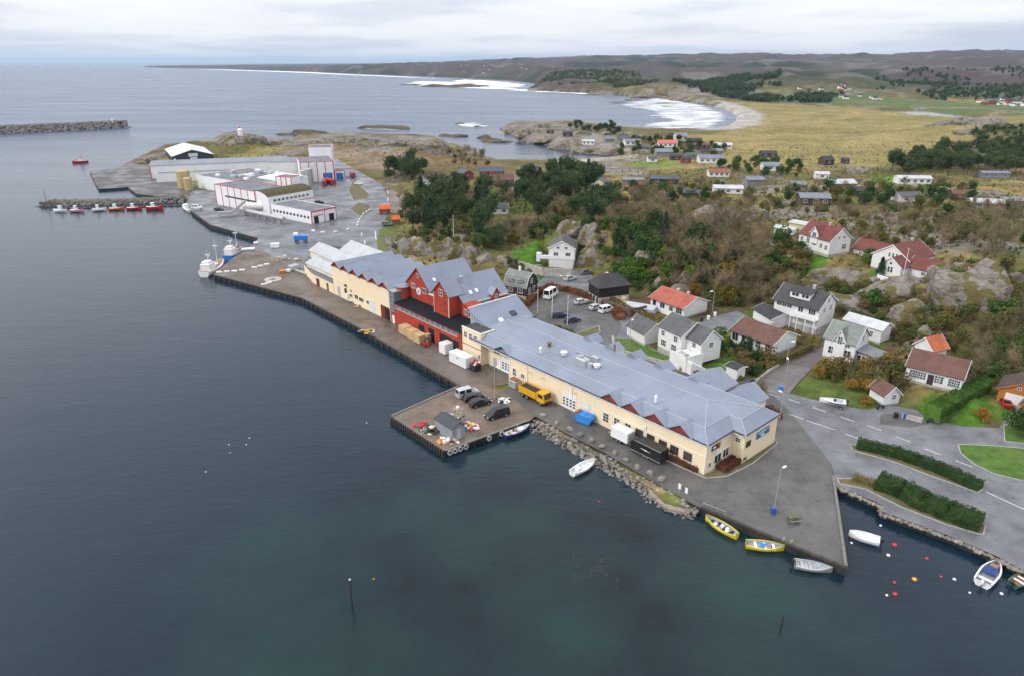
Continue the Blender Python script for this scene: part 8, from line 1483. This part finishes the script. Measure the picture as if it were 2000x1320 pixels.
# star emblem painted on the outer quay
st = thing('painted_star', 'pale painted compass star on the outer quay', 'ground marking', (*U(533, 546), Z0+.03), .2); st['kind'] = 'thing'
MB().add([(2.6*math.cos(i*math.pi/12), 2.6*math.sin(i*math.pi/12), 0) for i in range(24)], [tuple(range(24))]).build('disc', mat('quay_paint', (.42, .38, .33), .8, .2, .5), st); MB().add([((2.3 if i % 2 == 0 else .6)*math.cos(i*math.pi/8), (2.3 if i % 2 == 0 else .6)*math.sin(i*math.pi/8), .006) for i in range(16)], [tuple(range(16))]).build('star', mat('star_dark', (.12, .1, .09), .8), st)
# grass islands and verges with kerbs
LAWN = mat('lawn_grass', (.062, .125, .015), .95, .3, .6, bump=.5, coord='World', dirt=((.1, .12, .025), .15, .7)); DRY = mat('dry_verge', (.12, .1, .05), .95, .3, .6, bump=.5, coord='World', dirt=((.07, .08, .03), .2, .7)); KERB = mat('kerb_stone', (.3, .3, .29), .8, .15)
def lawn(name, px, m, z=Z0+.09, kerb=True, lab=None):
    P = UP(px, Z0); o = sheet(name, P, z, [m, KERB], skirt=Z0-.3)
    if kerb:
        k = MB()
        for i in range(len(P)):
            a = Vector(P[i]); b = Vector(P[(i+1) % len(P)]); d = (b-a).normalized(); n = Vector((-d.y, d.x))*.1
            k.prism([(*(a-n), Z0-.1), (*(b-n), Z0-.1), (*(b+n), Z0-.1), (*(a+n), Z0-.1)], (0, 0, .1+.13))
        c = k.build('kerb', KERB, o); fix_normals(c)
lawn('grass_island', [(1871,868),(1876,885),(1900,905),(1940,925),(2000,940),(2120,960),(2120,870),(2000,876),(1930,870)], LAWN)
lawn('grass_verge', [(1960,832),(1985,818),(2080,830),(2080,866),(2000,866),(1962,862)], LAWN)
lawn('hedge_bed', [(1660,868),(1740,880),(1830,910),(1920,955),(1910,962),(1820,930),(1740,900),(1665,880)], DRY)
lawn('hedge_bed', [(1635,935),(1700,935),(1770,955),(1860,1000),(1925,1025),(1920,1045),(1850,1025),(1760,990),(1690,955),(1640,945)], DRY)
lawn('planting_bed', [(1300,898),(1379,934),(1420,930),(1470,905),(1518,866),(1512,855),(1455,898),(1440,890),(1384,924)], DRY)
lawn('planting_bed', [(1060,648),(1085,640),(1125,652),(1170,637),(1172,650),(1140,662),(1100,660)], DRY)
lawn('road_island', [(681,372),(690,352),(705,365),(724,383),(715,388),(690,392)], DRY); lawn('road_island', [(683,408),(700,396),(722,400),(728,412),(705,425),(692,416)], DRY)
lawn('verge_grass', [(740,500),(735,470),(740,450),(752,445),(775,460),(770,500)], mat('verge_green', (.1, .115, .03), .95, .3, .6, coord='World'), kerb=False)
lawn('garden_lawn', [(1200,660),(1240,662),(1290,690),(1340,706),(1410,712),(1440,735),(1400,745),(1340,728),(1270,705),(1205,680)], LAWN, kerb=True)
lawn('patch_repair', [(1720,808),(1762,806),(1812,828),(1780,835),(1718,828)], M_PAVE['asphalt_dark'], Z0+.022, kerb=False)
# walls and fences
def wallrun(label, px, h, w, m, z=Z0, name='garden_wall', cat='wall'):
    t = thing(name, label, cat, (0, 0, 0)); P = [Vector(U(*p, z)) for p in px]; dp = 0.0 if cat == 'kerb' else 1.5
    for i in range(len(P)-1):
        a, b = P[i], P[i+1]; d = (b-a).normalized(); n = Vector((-d.y, d.x))*w/2; c = MB().prism([(*(a-n), z-dp), (*(b-n), z-dp), (*(b+n), z-dp), (*(a+n), z-dp)], (0, 0, h+dp)).build('wall_section', m, t); fix_normals(c)
    return t
WST = mat('pale_wall', (.36, .34, .31), .85, .2, .8)
wallrun('curved pale retaining wall below the garden of the white house group', [(1196,662),(1198,678),(1215,690),(1260,702),(1330,720),(1400,742),(1440,760)], .9, .35, WST)
wallrun('low stone wall beside the gravel lane', [(1475,748),(1500,728),(1520,715)], .7, .3, WST); wallrun('white garden wall by the driveway hedge', [(1760,815),(1800,825)], 1.0, .3, WST)
wallrun('dark timber retaining fence below the building plot', [(1178,598),(1230,620),(1262,612)], 2.2, .3, mat('brown_fence', (.1, .075, .055), .85, .25, 1)); wallrun('low wall below the white balcony house', [(1000,512),(1060,530),(1115,532)], 1.0, .3, WST, 4.5); wallrun('pale concrete path up to the long white house', [(1695,728),(1745,705),(1775,690)], .15, 1.2, WST, 4.6, 'garden_path', 'path')
wallrun('white retaining wall on the villa rock', [(1712,548),(1738,556)], 1.6, .4, WHITE, 10.0); wallrun('low timber kerb along the wharf edge behind the yellow boats', [(1370,990),(1450,1025),(1560,1072),(1650,1108)], .35, .3, WOODD, name='wharf_kerb', cat='kerb'); wallrun('concrete kerb along the basin side of the wharf', [(1652,1106),(1640,1020),(1627,930)], .2, .4, mat('worn_kerb', (.16, .15, .135), .85, .2), name='wharf_kerb', cat='kerb')
wallrun('timber kerb along the far edge of the pier', [(765,812),(896,754)], .22, .3, mat('pale_timber', (.2, .19, .17), .8), name='pier_kerb', cat='kerb'); wallrun('timber kerb along the near right edge of the pier', [(871,880),(1036,820)], .2, .25, MATS['pale_timber'], name='pier_kerb', cat='kerb'); wallrun('timber kerb along the main quay edge', [(897,754),(700,641),(590,584),(417,538)], .3, .35, WOODD, name='quay_kerb', cat='kerb'); wallrun('timber kerb along the factory quay edge', [(503,467),(411,441),(374,414)], .35, .4, WOODD, name='quay_kerb', cat='kerb')
# quay piles and tyres
pm = MB().cyl((0, 0, -2.5), (0, 0, 2.1), .17, n=7).mesh('fender_pile', WOODD)
def piles(label, px, gap):
    t = thing('fender_piles', label, 'piles', (0, 0, 0)); P = [Vector(U(*p)) for p in px]
    for i in range(len(P)-1):
        L = (P[i+1]-P[i]).length; n = int(L/gap); d = (P[i+1]-P[i]).normalized(); nr = Vector((d.y, -d.x))*.2
        for k in range(n): q = P[i].lerp(P[i+1], (k+.5)/n)+nr; link('fender_pile', pm, t, (q.x, q.y, RN.uniform(-.25, .05)))
piles('dark timber fender piles along the front of the pier', [(763,812),(868,880)], .75); piles('dark timber fender piles along the main quay', [(416,537),(590,583),(700,640),(897,753)], 2.6)
piles('dark fender piles at the right side of the pier', [(868,880),(1037,819)], 1.6)
a = Vector(U(868, 880)); b = Vector(U(1037, 819)); d = (b-a).normalized(); ty = MB()
for i in range(14):
    t0 = 2*math.pi*i/14; t1 = 2*math.pi*(i+1)/14
    pr = [(.52, -.1), (.52, .1), (.3, .12), (.3, -.12)]
    for j in range(4): (r0, y0), (r1, y1) = pr[j], pr[(j+1) % 4]; ty.add([(r0*math.cos(t0), y0, r0*math.sin(t0)), (r0*math.cos(t1), y0, r0*math.sin(t1)), (r1*math.cos(t1), y1, r1*math.sin(t1)), (r1*math.cos(t0), y1, r1*math.sin(t0))], [(0, 1, 2, 3)])
tym = ty.mesh('fender_tyre', mat('grey_white_tyre', (.35, .35, .34), .8, .4)); tyb = ty.mesh('fender_tyre', RUB)
for k, u in enumerate((.9, 1.9, 3.0, 4.2, 5.3, 6.4, 7.6, 9.2, 12.0)):
    q = a+d*u+Vector((d.y, -d.x))*.42; o = link('hanging_tyre', tyb if k in (4, 5, 6) else tym, None, (q.x, q.y, 1.55), math.atan2(d.y, d.x), 'old %s tyre hung on the pier side, %s from the outer corner' % ('black' if k in (4, 5, 6) else 'pale', ['first', 'second', 'third', 'fourth', 'fifth', 'sixth', 'seventh', 'eighth', 'last'][k]), 'tyre', 'tyres hung along the pier')
# lamps, flagpoles, bins, tables
def lamp(label, p, h=7.5, ang=0.0, z=Z0, arm=1.1):
    t = thing('street_lamp', label, 'street lamp', (*U(*p, z), z), ang, 'street lamps'); MB().cyl((0, 0, -.2), (0, 0, h), .09, .055, 8).build('post', STEEL, t); MB().cyl((0, 0, h), (arm*.6, 0, h+.12), .045, n=6).build('arm', STEEL, t); MB().cham(arm*.4, arm*1.1, -.16, .16, h+.05, h+.25, .05).build('lantern', WHITE, t)
lamp('tall street lamp on the triangular wharf', (1511, 1000), 7.6, .6); lamp('street lamp beside the warehouse end wall', (1520, 832), 6.8, 2); lamp('street lamp on the lane in front of the black barn', (1178, 572), 6.0, 0); lamp('street lamp on the garden wall above the warehouse roof', (1229, 682), 7.0, 1); lamp('street lamp by the gravel lane junction', (1532, 755), 6.0, 1.5); lamp('street lamp at the cul-de-sac by the bins', (1391, 612), 6.0, 3); lamp('street lamp beside the car park camper', (1090, 572), 5.0, 0)
lamp('street lamp by the brown-roofed bungalow hedge', (1535, 712), 5.5, 0); lamp('tall thin lamp post on the pier', (966, 780), 7.0, .5)
def flag(label, p, h, z=Z0, r=.09): t = thing('flagpole', label, 'flagpole', (*U(*p, z), z), 0, 'white flagpoles'); MB().cyl((0, 0, -.3), (0, 0, h), r, r*.6, 8).build('pole', WHITE, t); MB().lathe([(.03, h), (.14, h+.1), (.03, h+.24)], 8).build('knob', WHITE, t)
flag('left white flagpole behind the warehouse roof', (1050, 612), 6.5); flag('middle white flagpole behind the warehouse roof', (1078, 622), 6.8, r=.14); flag('right white flagpole behind the warehouse roof', (1108, 636), 7.8); flag('tall flagpole in the garden by the left grove', (886, 466), 8, 7.5); flag('white flagpole in front of the villa', (1761, 552), 9.0, 10.5)
t = thing('mast', 'thin mast at the outer end of the inner breakwater', 'mast', (*U(93, 404, 2), 2)); MB().cyl((0, 0, 0), (0, 0, 8), .12, .05, 6).build('pole', BLACKM, t)
def bin_(label, p, m, z=Z0): t = thing('wheelie_bin', label, 'bin', (*U(*p, z), z), 0); MB().cham(-.32, .32, -.36, .36, .08, 1.0, .05).build('tub', m, t); MB().cham(-.35, .35, -.4, .4, 1.0, 1.1, .03).build('lid', m, t); wheels(t, (0,), .3, .1, .06)
bin_('blue bin at the foot of the tall wharf lamp', (1510, 1002), paint('bin_blue', (.02, .08, .3))); bin_('blue ball-shaped bin at the lane junction', (1524, 762), BLU); bin_('black bin by the driveway wall', (1749, 815), BLACKM); bin_('dark bin with blue lid by the driveway wall', (1766, 816), paint('bin_blue', (.02, .08, .3)))
for lab, p in (('left bin in the row at the cul-de-sac', (1370, 628)), ('middle white-lidded bin in the row at the cul-de-sac', (1383, 625)), ('right bin in the row at the cul-de-sac', (1396, 618))): bin_(lab, p, BLACKM if 'left' in lab else WHITE)
t = thing('picnic_table', 'weathered green-grey picnic table on the wharf', 'picnic table', (*U(1550, 1016), Z0), .1); MT = mat('mossy_timber', (.13, .13, .08), .9, .3)
for k in range(5): MB().box(-.9, .9, -.4+k*.17, -.26+k*.17, .72, .77).build('table_board', MT, t)
for y in (-.8, .75): MB().box(-.9, .9, y-.15, y+.15, .42, .47).build('bench_board', MT, t)
for x in (-.7, .7): MB().box(x-.05, x+.05, -.85, .85, .36, .42).box(x-.05, x+.05, -.4, -.3, 0, .72).box(x-.05, x+.05, .3, .4, 0, .72).build('trestle', MT, t)
for lab, p in (('small mossy mooring block at the wharf edge, left', (1530, 1058)), ('small mossy mooring block at the wharf edge, right', (1545, 1063))): t = thing('mooring_block', lab, 'mooring block', (*U(*p), Z0)); MB().cham(-.3, .3, -.25, .25, 0, .5, .08).build('block', MT, t); MB().cyl((0, 0, .5), (0, 0, .75), .12, n=8).build('bollard', STEEL, t)
t = thing('gangway', 'sloping steel gangway at the wharf edge by the yellow boats', 'gangway', (*U(1372, 991), Z0), math.radians(-38)); MB().box(0, 3.6, -.03, .03, .9, .96).build('handrail', STEEL, t)
for k in range(4): MB().cyl((k*1.2, 0, 0), (k*1.2, 0, .93), .03, n=6).build('post', STEEL, t)
t = thing('info_board', 'white notice boards at the rubble spit', 'notice board', (*U(1342, 970), Z0), .6)
for y in (0, 1.4): MB().box(-.05, .05, y, y+.5, .6, 1.5).build('board', WHITE, t); MB().cyl((0, y+.25, 0), (0, y+.25, .6), .04, n=6).build('post', STEEL, t)
# motorbikes and mowers by the road shed
def bike(label, p, ang):
    t = thing('motorbike', label, 'motorbike', (*U(*p), Z0), ang); MB().cham(-.5, .5, -.15, .15, .5, .85, .06).build('body', paint('dark_blue', (.02, .035, .08)), t); MB().box(-.6, .0, -.13, .13, .85, .95).build('saddle', BLACKM, t); MB().cyl((.45, -.35, 1.05), (.45, .35, 1.05), .03, n=6).build('handlebar', STEEL, t); MB().cyl((.45, 0, 1.05), (.7, 0, .3), .04, n=6).build('fork', STEEL, t)
    ty = MB().lathe([(.2, -.06), (.3, -.05), (.3, .05), (.2, .06)], 14).mesh('wheel', RUB)
    for x in (-.65, .7): o = link('wheel', ty, t, (x, 0, .3)); o.rotation_euler = (math.pi/2, 0, 0)
bike('dark motorbike outside the little road shed', (1719, 798), .3); bike('dark motorbike at the verge of the driveway', (1817, 825), .2); bike('dark motorbike parked at the hut hedge', (1470, 748), .4)
# worker
def person(label, p, top):
    t = thing('person', label, 'person', (*U(*p), Z0), .8)
    V = {'pel': (0, 0, .95), 'ch': (0, 0, 1.3), 'nk': (0, 0, 1.5), 'hd': (0, .02, 1.66), 'hd2': (0, .02, 1.76)}; J = list(V); E = [('pel', 'ch'), ('ch', 'nk'), ('nk', 'hd'), ('hd', 'hd2')]; R = {'pel': .16, 'ch': .2, 'nk': .07, 'hd': .11, 'hd2': .08}
    for s, n in ((-1, 'l'), (1, 'r')):
        for k, c, r in (('hip', (.1*s, 0, .9), .11), ('kn', (.12*s, .08*s, .5), .08), ('an', (.13*s, .02*s, .08), .06), ('to', (.14*s, .2, .04), .05), ('sh', (.22*s, 0, 1.42), .08), ('el', (.3*s, .05, 1.15), .06), ('ha', (.3*s, .2, .95), .05)): V[k+n] = c; R[k+n] = r
        E += [('pel', 'hip'+n), ('hip'+n, 'kn'+n), ('kn'+n, 'an'+n), ('an'+n, 'to'+n), ('ch', 'sh'+n), ('sh'+n, 'el'+n), ('el'+n, 'ha'+n)]
    K = list(V); me = bpy.data.meshes.new('body'); me.from_pydata([V[k] for k in K], [(K.index(a), K.index(b)) for a, b in E], []); o = link('body', me, t); md = o.modifiers.new('skin', 'SKIN'); sv = me.skin_vertices[0].data if len(me.skin_vertices) else None
    if sv is None:
        bpy.context.view_layer.objects.active = o; bm = bmesh.new(); bm.from_mesh(me); bm.verts.layers.skin.verify(); bm.to_mesh(me); bm.free(); sv = me.skin_vertices[0].data
    for k, s_ in zip(K, sv): s_.radius = (R[k], R[k]); s_.use_root = k == 'pel'
    o.modifiers.new('sub', 'SUBSURF').render_levels = 2; me.materials.append(top); MB().lathe([(.12, 1.74), (.12, 1.82), (.04, 1.88)], 10, (0, .02, 0)).build('helmet', WHITE, t)
person('person in bright yellow workwear standing before the timber stacks', (805, 659), mat('hi_vis_yellow', (.6, .62, .03), .7))
# building plot beside the barn
t = thing('building_plot', 'pale concrete slab of a building plot beside the black barn', 'foundation', (*U(1213, 596, 3.6), 3.6), math.radians(-28)); MB().box(0, 9, 0, 4, -1.8, 0).build('slab', mat('fresh_concrete', (.42, .42, .45), .8, .1), t); MB().box(-1.2, 0, 3, 5, -.5, .8).build('timber_pile', PLY, t)
# haze: the damp sea air
def haze():
    m = bpy.data.materials.new('sea_air'); m.use_nodes = True; t = m.node_tree; t.nodes.remove(t.nodes['Principled BSDF']); v = N(t, 'ShaderNodeVolumePrincipled'); v.inputs['Density'].default_value = HAZE_D; v.inputs['Color'].default_value = (.6, .78, 1.0, 1); v.inputs['Anisotropy'].default_value = .2
    t.links.new(v.outputs[0], t.nodes['Material Output'].inputs['Volume'])
    MB().box(-61000, 61000, -600, 71000, -8, 320).build('haze', m, None, label='pale damp sea air over the bay', category='haze', kind='stuff')
HAZE_D = 3.8e-5
terrain()
if HAZE_D: haze()
